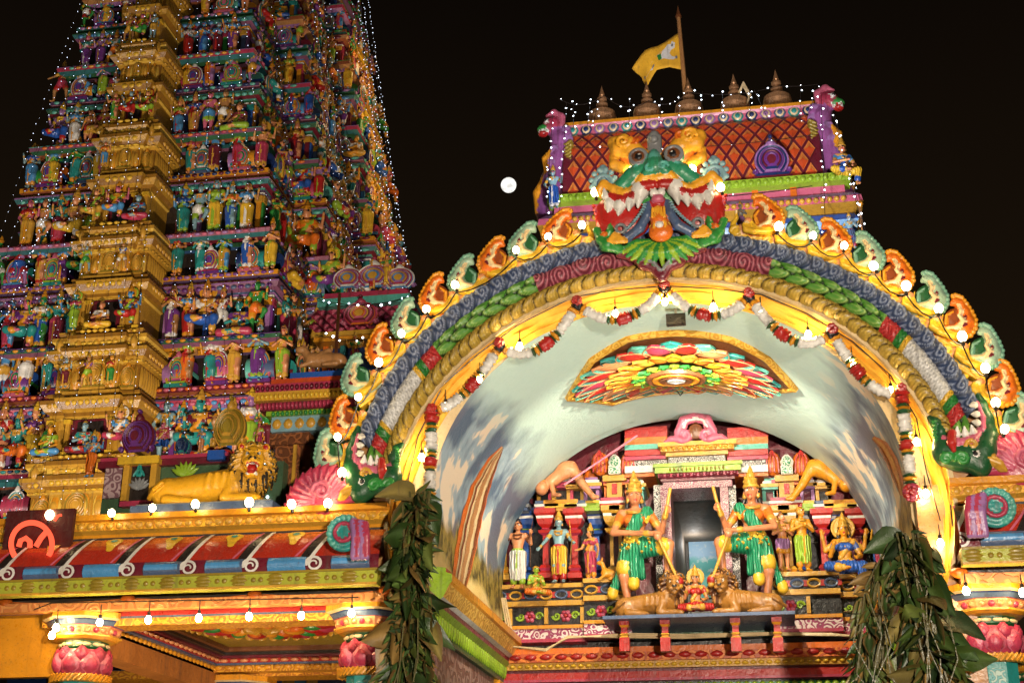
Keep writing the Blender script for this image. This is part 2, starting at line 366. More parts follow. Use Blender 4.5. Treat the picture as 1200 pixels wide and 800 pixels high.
def figure(arms='pray', legs='stand', lower='dhoti', upper=True, crown='tall', fine=False, turn=0.0, fem=False, halo=False, knees_bare=False, fan=0):
    "-> dict of primitive lists: body, lower, upper, crown"
    L = LEGS[legs] if isinstance(legs, str) else legs; A = ARMS[arms] if isinstance(arms, str) else arms
    B, W, U, K = [], [], [], []
    hx = (L[0][0][0]+L[1][0][0])/2
    # trunk
    B += [ell((0, .005, .735), (.098 if not fem else .088, .066, .1), SKIN, .04), ell((hx*.5, 0, .62), (.074 if not fem else .064, .055, .09), SKIN, .05), ell((hx, .005, .52), (.098, .074, .068), SKIN, .04),
          cap((-.105, 0, .795), (.105, 0, .795), .036, .036, SKIN, .03), cap((0, .01, .79), (0, -.005, .87), .034, .03, SKIN, .02)]
    if fem: B += [ell((-.042, -.055, .725), (.037, .036, .037), SKIN, .02), ell((.042, -.055, .725), (.037, .036, .037), SKIN, .02)]
    # head
    T = rotm('Z', turn)
    def hd(x, y, z): v = T @ np.array((x, y, z)); return (v[0], v[1]-.012, v[2]+.93)
    B += [ell(hd(0, .006, .008), (.053, .062, .064), SKIN, .01, T), ell(hd(0, -.016, -.03), (.039, .043, .043), SKIN, .025, T)]
    B += [ell(hd(s*.054, .01, -.005), (.011, .014, .024), SKIN, .006, T) for s in (-1, 1)]
    B += [cap(hd(0, -.05, .014), hd(0, -.066, -.016), .008, .012, SKIN, .012)]
    if fine:
        for s in (-1, 1):
            B += [ell(hd(s*.022, -.049, .008), (.0125, .008, .0065), WHT, .001, T), ell(hd(s*.022, -.0565, .008), (.0055, .003, .0055), DRK, .0005, T),
                  cap(hd(s*.010, -.059, .022), hd(s*.036, -.05, .024), .0032, .0025, DRK, .001), ell(hd(s*.012, -.056, -.021), (.008, .008, .007), SKIN, .006, T)]
        B += [ell(hd(0, -.057, -.038), (.017, .007, .006), LIP, .002, T), ell(hd(0, -.056, -.06), (.013, .011, .01), SKIN, .012, T), ell(hd(0, -.0635, .035), (.0045, .003, .007), LIP, .0005, T)]
    else:
        B += [ell(hd(s*.021, -.055, .01), (.013, .006, .008), DRK, .001, T) for s in (-1, 1)]+[ell(hd(0, -.06, -.035), (.018, .006, .007), LIP, .001, T)]
    B += [ell(hd(0, .018, .022), (.059, .062, .058), HAIR, .006, T)]
    if fem or halo: B += [cap(hd(-.05, .02, 0), (-.075, .02, .8), .022, .018, HAIR, .01), cap(hd(.05, .02, 0), (.075, .02, .8), .022, .018, HAIR, .01)]
    # arms
    for i, (e, h) in enumerate(A):
        s = -1 if i % 2 == 0 else 1; sh = (s*.112, 0.01, .79)
        B += [cap(sh, e, .035, .026, SKIN, .02), cap(e, h, .027, .018, SKIN, .012)]+hand(h, e, fine)
        sh, e_, h_ = np.array(sh), np.array(e), np.array(h); m1 = sh*.45+e_*.55; d1 = (e_-sh)/np.linalg.norm(e_-sh); d2 = (h_-e_)/np.linalg.norm(h_-e_); w = e_+(h_-e_)*.82
        K += [cap(m1-d1*.012, m1+d1*.012, .037, .036, GLD, .003), cap(w-d2*.012, w+d2*.01, .026, .024, GLD, .003)]
        if upper and i < 2: U += [cap(sh, sh*.5+e_*.5, .041, .037, UPP, .02)]
    # legs
    for (hp, kn, an, to) in L:
        B += [cap(hp, kn, .062, .043, SKIN, .03), cap(kn, an, .042, .026, SKIN, .02), cap(an, to, .027, .018, SKIN, .015), ell(np.array(to)+(0, .01, -.002), (.026, .036, .016), SKIN, .01)]
        if fine: B += [ell(np.array(to)+(q*.011, -.028-.004*(2-abs(q)), -.006), (.0065, .012, .008), SKIN, .002) for q in (-2, -1, 0, 1, 2)]
        K.append(cap(np.array(an)+(0, 0, .004), np.array(an)+(0, 0, .016), .033, .033, GLD, .003))
        hp, kn, an = np.array(hp), np.array(kn), np.array(an)
        if lower in ('dhoti', 'sari'):
            q = kn*.35+an*.65 if not knees_bare else kn*.8+an*.2
            W += [cap(hp, kn, .074, .058, LOW, .03), cap(kn, q, .058, .05, LOW, .02), cap(q-(an-kn)*.03, q+(an-kn)*.03, .054, .054, TRIM, .004)]
        elif lower == 'short': W += [cap(hp, hp*.4+kn*.6, .073, .064, LOW, .03), cap(hp*.42+kn*.58, hp*.36+kn*.64, .067, .067, TRIM, .004)]
        elif lower == 'skirt': W += [cap(hp, an*.86+hp*.14, .074, .05, LOW, .03), cap(an*.84+hp*.16, an*.88+hp*.12, .054, .056, TRIM, .004)]
    W += [ell((hx, 0, .53), (.112, .09, .06), LOW, .04), tor((hx*.8, 0, .575), .075, .019, TRIM, .005)]
    if lower in ('sari', 'skirt', 'dhoti') and legs in ('stand', 'sway', 'dance'):
        for q in (-.028, 0, .028): W.append(cap((q*.7, -.085, .53), (q, -.075, .14), .017, .02, LOW if q else TRIM, .012))
    if upper:
        U += [ell((0, .003, .735), (.106 if not fem else .097, .076, .09), UPP, .02), cap((.1, -.02, .79), (-.06, -.06, .6), .03, .03, TRIM, .012)]
        if fem: U += [ell((s*.042, -.056, .725), (.045, .044, .045), UPP, .015) for s in (-1, 1)]
    # ornaments and crown
    K += [tor((0, -.02, .805), .06, .014, GLD, .004, rotm('X', 20)), tor((0, -.045, .765), .05, .011, GLD, .004, rotm('X', 50))]
    K += [ell(hd(s*.058, 0, -.034), (.013, .013, .018), GLD, .003, T) for s in (-1, 1)]
    CN = []
    if crown == 'tall':
        CN += [tor(hd(0, .012, .045), .055, .014, GLD, .006, T), ell(hd(0, .012, .075), (.052, .055, .05), GLD, .008), tor(hd(0, .012, .105), .044, .012, GLD, .005), ell(hd(0, .012, .135), (.037, .039, .045), GLD, .006), ell(hd(0, .012, .18), (.022, .023, .03), GLD, .006), ell(hd(0, .012, .212), (.01, .01, .016), GLD, .004), ell(hd(0, -.045, .08), (.02, .014, .028), GLD, .004)]
    elif crown == 'bun': CN += [ell(hd(0, .012, .085), (.034, .034, .034), HAIR, .008), tor(hd(0, .012, .058), .04, .009, GLD, .003)]
    elif crown == 'band': CN += [tor(hd(0, .012, .035), .06, .011, GLD, .003)]
    if halo: CN += [ell((0, .06, .97), (.13, .018, .15), GLD, .004), tor((0, .055, .97), .125, .016, TRIM, .004, rotm('X', 90))]
    if fan: CN += [cap(hd(0, .03, .09), hd(fan*.06*math.cos(a), .035, .09+.075*math.sin(a)), .02, .014, GLD, .004) for a in np.linspace(-1.2, 1.5, 7)]
    return dict(body=B, lower=W, upper=U, crown=CN, jewels=K)
def xform(prims, s, t=(0, 0, 0), mirror=False):
    "scaled, mirrored, moved copies of primitives"
    out = []
    for k, d, m, kk, op in prims:
        mx = np.array((-1.0 if mirror else 1.0, 1, 1)); f = lambda p: np.array(p)*mx*s+np.array(t)
        if k == 'c': d = (f(d[0]), f(d[1]), d[2]*s, d[3]*s)
        else:
            Rm = d[3] if k == 't' else d[2]
            if Rm is not None and mirror: Rm = np.diag(mx) @ Rm @ np.diag(mx)
            d = (f(d[0]), d[1]*s, d[2]*s, Rm, d[4]) if k == 't' else ((f(d[0]), d[1]*s, Rm) if k == 'e' else (f(d[0]), d[1]*s, Rm, d[3]*s))
        out.append((k, d, m, kk*s, op))
    return out
def rigid(prims, R, piv):
    "primitives turned by R about piv"
    piv = np.array(piv, float); out = []; f = lambda p: R @ (np.array(p)-piv)+piv
    for k, d, m, kk, op in prims:
        if k == 'c': d = (f(d[0]), f(d[1]), d[2], d[3])
        elif k == 't': d = (f(d[0]), d[1], d[2], R if d[3] is None else R @ d[3], d[4])
        else: d = (f(d[0]), d[1], R if d[2] is None else R @ d[2])+tuple(d[3:])
        out.append((k, d, m, kk, op))
    return out
def big_statue(name, label, fig, mats, loc, H, rz=0.0, h=.011, mirror=False, extra=(), group=None, cat='statue', z0=0.0):
    "a large niche statue: body (one mesh) with clothing, jewellery and held things as its parts"
    root = thing(name, label, cat, loc, rz, group); nm = dict(body='body', lower='lower_garment', upper='blouse', crown='crown', jewels='jewellery')
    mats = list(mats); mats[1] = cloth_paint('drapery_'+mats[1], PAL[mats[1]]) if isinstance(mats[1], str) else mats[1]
    fig = dict(fig, body=fig['body']+fig['jewels'])
    for k in ('body', 'lower', 'upper', 'crown'):
        if fig[k]: sdf(xform(fig[k], H, (0, 0, z0), mirror), h, mats, nm[k], root)
    for en, ep in extra: sdf(xform(ep, H, (0, 0, z0), mirror), h, mats, en, root)
    return root
# ------------------------------------------------------------------ the arched portico
CX, Y0 = -.86, 12.0
E_IN, E_OUT = (4.6, 2.45, 2.23), (4.95, 2.90, 2.457)          # (centre height, half width, rise)
def arch_pt(s, t, y=Y0):
    "s 0 at the opening .. 1 at the outer edge, t 0 at the right springing .. pi at the left"
    zc, a, b = (E_IN[i]*(1-s)+E_OUT[i]*s for i in range(3))
    return np.array((CX+a*math.cos(t), y, zc+b*math.sin(t)))
def band(s0, s1, t0, t1, nu, nv, relief, name, parent, bulge=.09, y=Y0, mat=None, base=.0):
    "a carved roll along the arch between s0 and s1: relief(u metres, v 0..1, k) -> (raise, colour)"
    ts = np.linspace(t0, t1, nu); mid = [arch_pt((s0+s1)/2, t) for t in ts]; u = np.r_[0, np.cumsum([np.linalg.norm(mid[i+1]-mid[i]) for i in range(nu-1)])]
    G = np.zeros((nu, nv, 3)); C = np.zeros((nu, nv, 3)); vs = np.linspace(0, 1, nv); wide = np.linalg.norm(arch_pt(s1, PI/2)-arch_pt(s0, PI/2))
    U, V = np.meshgrid(u, vs, indexing='ij'); Hh, Cc = relief(U, V, wide)
    for i, t in enumerate(ts):
        a, b = arch_pt(s0, t), arch_pt(s1, t); n = (b-a)/np.linalg.norm(b-a)
        for j, v in enumerate(vs):
            ang = PI*v; c = (a+b)/2; hw = np.linalg.norm(b-a)/2
            rad = n*(-math.cos(ang))*(hw+Hh[i, j]*.5); G[i, j] = c+rad+np.array((0, -1, 0))*(base+math.sin(ang)*(bulge+Hh[i, j]))
    o = MB().grid(G, mat or attr_paint('relief_paint'), Cc, flip=True).build(name, parent, ang=70); return o
def lerpc(k, a, b): return np.asarray(a)*(1-k[..., None])+np.asarray(b)*k[..., None]
def spirals(U, V, w, per, r, seed=0):
    "rows of spiral ridges: returns ridge height 0..1"
    cu = (np.floor(U/per)+.5)*per; du = U-cu; dv = (V-.5)*w
    rr = np.sqrt(du**2+dv**2); an = np.arctan2(dv, du); return rr, an, cu
def rel_blue(U, V, w):
    per = .175; q = -np.cos(PI*V); sh = U-.09*q**2; k = np.floor(sh/per); f = sh/per-k
    step = (1-f)**.7; ridge = .5+.5*np.cos(2*PI*(f*3.1))
    du = (f-.42)*per; dv = (q-.05)*w/2*.95; rr = np.sqrt(du**2+dv**2); sp = .5+.5*np.cos(rr*175-np.arctan2(dv, du))
    r2 = np.where(rr < .062, sp, ridge); h = .05*step+.02*r2
    edge = np.clip((f-.86)/.1, 0, 1)
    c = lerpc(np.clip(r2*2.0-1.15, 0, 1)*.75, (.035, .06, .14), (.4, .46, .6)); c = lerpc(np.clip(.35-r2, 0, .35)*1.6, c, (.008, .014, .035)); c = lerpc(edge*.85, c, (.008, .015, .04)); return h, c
def rel_olive(U, V, w):
    per = .125; q = -np.cos(PI*V); sh = U+.07*q+.05*q*q; k = np.floor(sh/per); f = sh/per-k
    ridge = .5+.5*np.cos(2*PI*f*4+1.2); big = np.sin(PI*np.clip(f, 0, 1))**.6; up = np.clip((q+.35)*3, 0, 1)
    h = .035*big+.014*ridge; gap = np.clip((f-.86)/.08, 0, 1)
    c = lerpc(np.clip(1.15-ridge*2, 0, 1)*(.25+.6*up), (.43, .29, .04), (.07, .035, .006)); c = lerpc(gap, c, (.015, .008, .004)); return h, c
def rel_mid(U, V, w):
    tot = U.max(); d = np.minimum(U, tot-U); q = -np.cos(PI*V)      # symmetric about the crown
    # roses
    per = .235; cu = (np.floor(d/per)+.5)*per; alt = np.where((np.floor(d/per) % 2) == 0, .3, -.3); du, dv = d-cu, (q-alt)*w/2; rr = np.sqrt(du**2+dv**2)
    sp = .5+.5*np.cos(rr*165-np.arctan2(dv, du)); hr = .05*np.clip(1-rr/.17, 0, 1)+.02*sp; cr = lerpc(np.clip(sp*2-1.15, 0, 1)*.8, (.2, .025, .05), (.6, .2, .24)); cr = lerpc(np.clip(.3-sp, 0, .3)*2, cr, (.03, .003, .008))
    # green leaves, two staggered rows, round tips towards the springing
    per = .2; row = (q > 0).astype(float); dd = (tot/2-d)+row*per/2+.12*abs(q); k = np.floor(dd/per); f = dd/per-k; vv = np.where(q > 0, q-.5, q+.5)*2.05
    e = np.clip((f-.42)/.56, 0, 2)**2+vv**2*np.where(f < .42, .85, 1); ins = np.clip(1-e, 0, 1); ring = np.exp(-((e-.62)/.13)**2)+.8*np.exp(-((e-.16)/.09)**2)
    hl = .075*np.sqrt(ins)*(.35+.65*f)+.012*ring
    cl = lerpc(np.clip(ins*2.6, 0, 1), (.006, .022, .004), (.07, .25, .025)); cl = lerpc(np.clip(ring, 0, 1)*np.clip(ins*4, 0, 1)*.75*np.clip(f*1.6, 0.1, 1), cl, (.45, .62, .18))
    rnd = .5+.5*np.sin(U*191+np.sin(V*57)*3)*np.sin(V*71+U*33); wh = np.sin(U*330+np.sin(V*40)*2)*np.sin(V*60+np.sin(U*120)*2)*.5+.5
    segs = [(.0, .17, (.5, .03, .03)), (.17, .25, (.02, .2, .03)), (.25, .30, (.7, .42, .03)), (.30, .86, (.62, .62, .6)), (.86, .91, (.7, .42, .03)), (.91, 1.0, (.02, .2, .03)), (1.0, 1.12, (.5, .03, .03))]
    ro = d > tot/2-1.15; H = np.where(ro, hr, hl); C = np.where(ro[..., None], cr, cl)
    dz = 1.28-d                                                # garland-like cuff from the springing up
    for a, b, col in segs:
        z = (dz > a) & (dz <= b); H = np.where(z, .012+.03*rnd if col[0] < .55 or col[2] < .1 else .012+.022*wh, H); C = np.where(z[..., None], lerpc(rnd, np.array(col)*.35, np.array(col)*1.25) if col[2] < .3 else lerpc(wh, np.array(col)*.4, np.array(col)*1.2), C)
    return H, C
portico = thing('arched_portico', 'arched temple portico with blue, green and olive carved rolls and a pale painted vault inside', 'portico', (0, 0, 0))
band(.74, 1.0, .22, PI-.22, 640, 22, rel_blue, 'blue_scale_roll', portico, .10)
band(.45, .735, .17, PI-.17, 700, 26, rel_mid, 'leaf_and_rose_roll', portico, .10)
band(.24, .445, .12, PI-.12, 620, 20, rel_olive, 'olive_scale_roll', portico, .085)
# plain pale edge, the wall behind the rolls, pier fronts
ts = np.linspace(-.25, PI+.25, 90)
G = [[arch_pt(.25, t, Y0-.02), arch_pt(.165, t, Y0-.035), arch_pt(.15, t, Y0+.05), arch_pt(.06, t, Y0+.18)] for t in ts]
MB().grid(G, 'cream', flip=True).build('pale_edge', portico)
def ypts(t):
    s = max(.0, math.sin(t)); return s
b = MB(); ts2 = np.linspace(.05, PI-.05, 70)
G = [[arch_pt(.24, t, Y0), arch_pt(1.02, t, Y0), arch_pt(1.02, t, Y0+.9)] for t in ts2]
b.grid(G, 'tan', flip=True); b.build('arch_wall', portico)
# vault: a painted plaster barrel running back to the shrine
VA, VB, VZ, YB = 2.2, 1.95, 4.9, 16.0
def vault_pt(t, y): return np.array((CX+VA*math.cos(t), y, VZ+VB*math.sin(t))) if 0 <= t <= PI else np.array((CX+VA*(1 if t < 0 else -1), y, VZ-(min(abs(t), abs(t-PI)) if t < 0 else t-PI)*1.0))
def vault_material():
    m, nt, b = _nt('painted_vault_plaster'); v = _obj(nt); sp = nt.nodes.new('ShaderNodeSeparateXYZ'); nt.links.new(v, sp.inputs[0]); x, y, z = sp.outputs
    mp = nt.nodes.new('ShaderNodeMapping'); mp.inputs['Rotation'].default_value = (.5, .3, .2); mp.inputs['Scale'].default_value = (1.0, 1.0, .7); nt.links.new(v, mp.inputs[0])
    n1 = _noise(nt, mp.outputs[0], 1.0, 4, .55); n2 = _noise(nt, mp.outputs[0], 2.3, 3, .5); n3 = _noise(nt, v, 14, 4)
    low = _rmp(nt, _math(nt, 'ADD', z, _math(nt, 'MULTIPLY', n1, 1.0)), 6.75, 6.45)       # 0 in the crown, 1 on the haunches
    base = _mix(nt, n3, (.5, .7, .64), (.58, .76, .7))
    blue = _mix(nt, _rmp(nt, n2, .42, .54), (.08, .14, .22), (.3, .41, .48))
    cl = _mix(nt, _rmp(nt, n2, .57, .6), blue, (.8, .66, .5))
    cl = _mix(nt, _rmp(nt, n1, .53, .57), cl, (.12, .15, .22))
    c = _mix(nt, low, base, cl)
    gz = _rmp(nt, _math(nt, 'ADD', z, _math(nt, 'MULTIPLY', n2, .9)), 5.5, 5.35)
    trees = _mix(nt, _rmp(nt, _noise(nt, mp.outputs[0], 9, 3), .4, .6), (.05, .045, .012), (.32, .24, .05)); c = _mix(nt, gz, c, trees)
    gr = _rmp(nt, _math(nt, 'ADD', z, _math(nt, 'MULTIPLY', n1, .5)), 4.85, 4.75); c = _mix(nt, gr, c, _mix(nt, n2, (.62, .45, .12), (.8, .68, .36)))
    nt.links.new(c, b.inputs['Base Color']); b.inputs['Roughness'].default_value = .45
    _bump(nt, b, _noise(nt, v, 22, 4, .65), .35, .03); return m
tv = np.r_[np.linspace(-.62, 0, 5)[:-1], np.linspace(0, PI, 61), np.linspace(PI, PI+.62, 5)[1:]]
ys = np.linspace(Y0+.3, YB, 24)
VM = vault_material()
G = np.array([[vault_pt(t, y) for y in ys] for t in tv]); G += RNG.normal(0, .0012, G.shape)
MB().grid(G, VM).build('vault', portico, ang=80)
# outer skin of the vault (so the barrel has thickness), and its rear rim
G = np.array([[vault_pt(t, ys[-1]), CX_ := vault_pt(t, ys[-1])+np.array((math.cos(min(max(t, 0), PI)), 0, math.sin(min(max(t, 0), PI))))*.1] for t in tv]); MB().grid(G, paint('vault_edge', (.36, .42, .42))).build('vault_rim', portico)
G = np.array([[vault_pt(t, y)+np.array((math.cos(min(max(t, 0), PI))*.25, 0, math.sin(min(max(t, 0), PI))*.25)) for y in (Y0+.3, 14, YB)] for t in tv]); MB().grid(G, 'tan', flip=True).build('vault_roof', portico)
G = np.array([[arch_pt(.06, t, Y0+.18), vault_pt(t, Y0+.3)] for t in np.linspace(-.3, PI+.3, 80)]); MB().grid(G, 'cream', flip=True).build('splay', portico)
# yellow cloth gathered along the opening
def cloth_material():
    m, nt, b = _nt('yellow_cloth'); v = _obj(nt); n = _noise(nt, v, 5, 4); c = _mix(nt, _rmp(nt, n, .3, .7), (.75, .3, .015), (.85, .5, .05)); nt.links.new(c, b.inputs['Base Color']); b.inputs['Roughness'].default_value = .7; return m
CLOTH = cloth_material()
ts3 = np.linspace(-.36, PI+.36, 260); G = []
for i, t in enumerate(ts3):
    row = []
    for j in range(11):
        q = j/10; s = .17-.25*q; w = .012*math.sin(i*.5+math.sin(q*5+i*.06)*2)+.02*math.sin(q*19+i*.03); p = arch_pt(s, t, Y0+.0+.19*q-w); row.append(p)
    G.append(row)
cl = MB().grid(G, CLOTH, flip=True).build('yellow_cloth', ang=80); tag(cl, 'yellow and orange cloth strip gathered along the inner edge of the arch', 'cloth')
# piers with capital, inner cornice of the vault
def pier(sx):
    x0, x1 = (CX+sx*2.23, CX+sx*2.75); x0, x1 = min(x0, x1), max(x0, x1); b = MB()
    b.bx(x0, x1, Y0+.12, Y0+.75, 0, 4.85, 'tan'); b.build('pier', portico)
for sx in (-1, 1): pier(sx)
prof = [(0, 0), (.06, 0), (.1, .05), (.1, .1), (.14, .13), (.2, .25), (.22, .27), (.22, .34), (.16, .36), (.16, .40), (.0, .42)]
cm = ['lime', 'lime', 'maroon', 'white', carved('gold_leafwork', (.55, .28, .03), (.8, .5, .1), 7), 'amber', 'amber', 'maroon', 'red', 'red']
for sx in (-1, 1):
    xw = CX+sx*2.19
    b = MB()
    if sx < 0: b.extr((xw, YB, 3.9), (xw, Y0+.28, 3.9), [(-o, z) for o, z in prof][::-1], cm[::-1])
    else: b.extr((xw, YB, 3.9), (xw, Y0+.28, 3.9), prof, cm)
    # reeded lime frieze under it
    for i in range(34):
        y = Y0+.35+i*.107; b.petal((xw-sx*.035, y, 3.86), (0, 1, 0), (0, 0, 1), (-sx, 0, 0), .085, .2, .03, 'lime', 0)
    b.bx(min(xw-sx*.03, xw+sx*.3), max(xw-sx*.03, xw+sx*.3), Y0+.3, YB, 3.72, 3.9, 'forest')
    b.bx(min(xw+sx*.02, xw+sx*.35), max(xw+sx*.02, xw+sx*.35), Y0+.76, YB, 0, 3.72, carved('mauve_relief', (.16, .08, .07), (.3, .2, .18), 5))
    b.build('vault_cornice', portico, fixn=True)

# painted figures on the vault walls: long orange and cream shapes, a skin of paint on the plaster
def vhit(px, py, off=.006):
    for Y in np.arange(12.35, 16.0, .01):
        p = P(px, py, Y); dx = (p[0]-CX)/VA; dz = max(0, (p[2]-VZ)/VB)
        if dx*dx+dz*dz >= 1: break
    n = np.array((dx/VA, 0, dz/VB)); return p-n/np.linalg.norm(n)*off
def wall_paint(name, line, layers):
    m = MB(); ln = np.array([q[:2] for q in line], float); wd = np.array([q[2] for q in line], float); t0 = np.linspace(0, 1, len(line)); tt = np.linspace(0, 1, 26); C = np.c_[np.interp(tt, t0, ln[:, 0]), np.interp(tt, t0, ln[:, 1])]; W = np.interp(tt, t0, wd)
    D = np.gradient(C, axis=0); N = np.c_[-D[:, 1], D[:, 0]]/np.linalg.norm(D, axis=1)[:, None]
    for j, (a, b_, mt) in enumerate(layers): m.grid([[vhit(*(C[i]+N[i]*W[i]*(a+(b_-a)*q+.04*math.sin(i*1.9+j*2))), off=.006+.004*j) for q in (0, .5, 1)] for i in range(26)], mt)
    return m.build(name, portico, smooth=False, fixn=True)
wall_paint('mural_tree', [(588, 523, 1), (577, 540, 6), (562, 572, 10), (552, 608, 11), (545, 645, 11), (536, 692, 8)], [(-1.1, 1.1, 'orange'), (-.8, .7, 'cream'), (-.3, .15, 'tan'), (-.9, -.6, 'rust_brown'), (.45, .6, 'rust_brown')])
wall_paint('mural_branch', [(1024, 512, 2), (1036, 522, 6), (1046, 540, 7), (1053, 560, 6), (1058, 580, 2)], [(-1, 1, 'orange'), (-.4, .3, 'amber'), (.5, .8, 'rust_brown')])
# ------------------------------------------------------------------ ornaments, heads, garland and lamps of the arch
ORD = ['first', 'second', 'third', 'fourth', 'fifth', 'sixth', 'seventh', 'eighth', 'ninth', 'tenth', 'eleventh', 'twelfth', 'thirteenth', 'fourteenth', 'fifteenth', 'sixteenth', 'seventeenth', 'eighteenth', 'nineteenth', 'twentieth', 'twenty-first', 'twenty-second', 'twenty-third', 'twenty-fourth', 'twenty-fifth', 'twenty-sixth', 'twenty-seventh', 'twenty-eighth', 'twenty-ninth', 'thirtieth']
def ordw(i): return ORD[i] if i < len(ORD) else 'far'
BULB = glow('lit_bulb', (1, .74, .36), 34.0)
SOFTBULB = glow('lit_small_bulb', (1, .7, .3), 200.0)
LED = glow('lit_led', (.72, .8, 1), 3.2, False)
LEDW = glow('lit_led_bright', (.75, .85, 1), 9.0, False)
def bulb_proto(hang, mat):
    b = MB()
    k = 1.3 if hang == 0 else 1.0; b.lathe([(.001, -.05*k), (.016*k, -.046*k), (.027*k, -.03*k), (.03*k, -.014*k), (.022*k, .008), (.013, .022)], mat, 12)
    o = b.build('light_bulb'); s = MB(); s.lathe([(.014, .018), (.016, .026), (.016, .055), (.006, .062), (.004, .062+hang)], 'dark', 8); s.build('socket', o); return o
bp_hang = None; bp_bare = None
def put_bulb(p, label, group, hang=False, big=True):
    global bp_hang, bp_bare
    if hang:
        if bp_hang is None: bp_hang = bulb_proto(.09, SOFTBULB); o = bp_hang; o.location = p
        else: o = dup(bp_hang, p)
    else:
        if bp_bare is None: bp_bare = bulb_proto(.0, BULB); o = bp_bare; o.location = p; o.rotation_euler = (PI, 0, 0)
        else: o = dup(bp_bare, p); o.rotation_euler = (PI+random.uniform(-.35, .35), random.uniform(-.35, .35), 0)
        o.scale = (random.uniform(.85, 1.15),)*3
    return tag(o, label, 'light bulb', group)
# --- crest ornaments
def crest_prims():
    p = chain([(.03, 0, .03), (-.07, 0, .06), (-.14, 0, .14), (-.14, 0, .22), (-.08, 0, .28), (-.015, 0, .33), (.03, 0, .335), (.045, 0, .3)], [.055, .07, .066, .056, .046, .036, .028, .016], 0, .03)
    rim = [(-.1, .03), (-.17, .07), (-.215, .13), (-.22, .2), (-.185, .265), (-.125, .315), (-.06, .355), (.0, .385), (.05, .38), (.085, .345)]
    for (x0, z0), (x1, z1) in zip(rim[:-1], rim[1:]):
        for t in (0, .5): p.append(ell((x0+(x1-x0)*t, -.012, z0+(z1-z0)*t), (.021, .026, .021), 1, .004))
    p += chain([(-.02, -.05, .06), (-.1, -.062, .12), (-.11, -.058, .19), (-.06, -.05, .22), (-.055, -.045, .265), (-.01, -.035, .3)], [.018, .02, .019, .015, .013, .007], 2, .004)
    p += chain([(-.06, -.062, .1), (-.135, -.06, .16), (-.1, -.05, .235)], [.009, .011, .007], 5, .003)
    p += [ell((-.05, .015, .2), (.1, .02, .11), 6, .006)]+chain([(.0, -.01, .12), (.03, -.012, .19), (.0, -.012, .25)], [.014, .013, .007], 1, .004)+chain([(.045, -.005, .13), (.06, -.005, .19)], [.012, .006], 3, .003)
    for i in range(4):
        y = -.035-.012*i; p += chain([(-.15+.025*i, y, .07-.014*i), (-.08+.03*i, y-.025, .025-.008*i), (.0+.025*i, y-.015, .05-.012*i), (.05+.02*i, y, .13-.02*i)], [.02, .026, .026, .01], 3, .005)
    p += [ell((.1, 0, .05), (.075, .055, .06), 4, .02), ell((.075, -.035, .12), (.034, .03, .04), 4, .015), ell((.09, -.055, .08), (.03, .02, .028), 2, .006)]
    p += chain([(.14, 0, .0), (.2, 0, .04), (.2, 0, .1), (.18, 0, .16), (.19, 0, .2)], [.032, .03, .024, .018, .012], 3, .01)+curl((.16, -.03, .02), .05, 1.3, 3, (.018, .012))+[ell((.19, -.01, .215), (.016, .016, .02), 2, .004)]
    p.append(rbox((.0, .02, -.02), (.2, .05, .035), 3, .02)); return p
CRO = ['orange', 'amber', 'cream', 'yellow', 'peach', 'maroon', 'rust_brown']; CRG = [paint('crest_sage', (.3, .46, .34)), paint('crest_rim_green', (.16, .36, .26)), 'cream', 'yellow', 'peach', 'maroon', 'forest']
crest_me = sdf(crest_prims(), .0075, CRO, 'flame_crest')
CL = [(665, 272), (625, 287), (589, 304), (554, 325), (520, 346), (487, 375), (457, 405), (428, 440), (414, 488), (396, 527)]
CR = [(888, 256), (927, 270), (966, 284), (1005, 300), (1039, 322), (1079, 347), (1112, 374), (1143, 408), (1162, 450), (1182, 488)]
bulbsT = [(682, 266), (642, 279), (605, 295), (534, 336), (500, 364), (471, 393), (443, 427), (419, 467), (396, 514), (401, 556), (744, 172), (793, 170), (812, 200), (740, 203), (698, 228), (845, 222),
          (912, 268), (952, 278), (989, 290), (1025, 314), (1062, 338), (1100, 364), (1128, 397), (1155, 434), (1167, 474), (1177, 505)]
first = True
for side, lst in ((-1, CL), (1, CR)):
    for i, (px, py) in enumerate(lst):
        loc = P(px, py, 12.06); c0 = np.array((CX, 12.06, 4.9)); d = loc-c0; ang = math.atan2(d[0], d[2])*.55; loc = loc-np.array((math.sin(ang), 0, math.cos(ang)))*.2
        o = crest_me if first else crest_me.copy()
        if not first: COL.objects.link(o)
        first = False; green = (i % 2 == 1) if side < 0 else (i % 2 == 1)
        o.location = loc; o.scale = (1.12*(1 if side < 0 else -1), 1.2, 1.14); o.rotation_euler = (0, ang, 0)
        set_mats(o, CRG if green else CRO)
        tag(o, '%s flame crest with yellow petals, %s from the monster face, %s slope' % ('green' if green else 'orange', ordw(i), 'left' if side < 0 else 'right'), 'crest ornament', 'flame crests along the top of the arch')
for i, (px, py) in enumerate(bulbsT):
    onf = 10 <= i <= 15
    put_bulb(P(px, py, 11.8 if not onf else 11.72), ('bright bulb beside the monster face, '+('upper left', 'upper right', 'right of the eyes', 'left of the eyes', 'at the left jaw', 'at the right jaw')[i-10]) if onf else ('bright bulb among the crests, %s up from the %s dragon head' % (ordw(9-i if i < 10 else 25-i), 'left' if i < 10 else 'right')), 'bulbs among the arch crests')
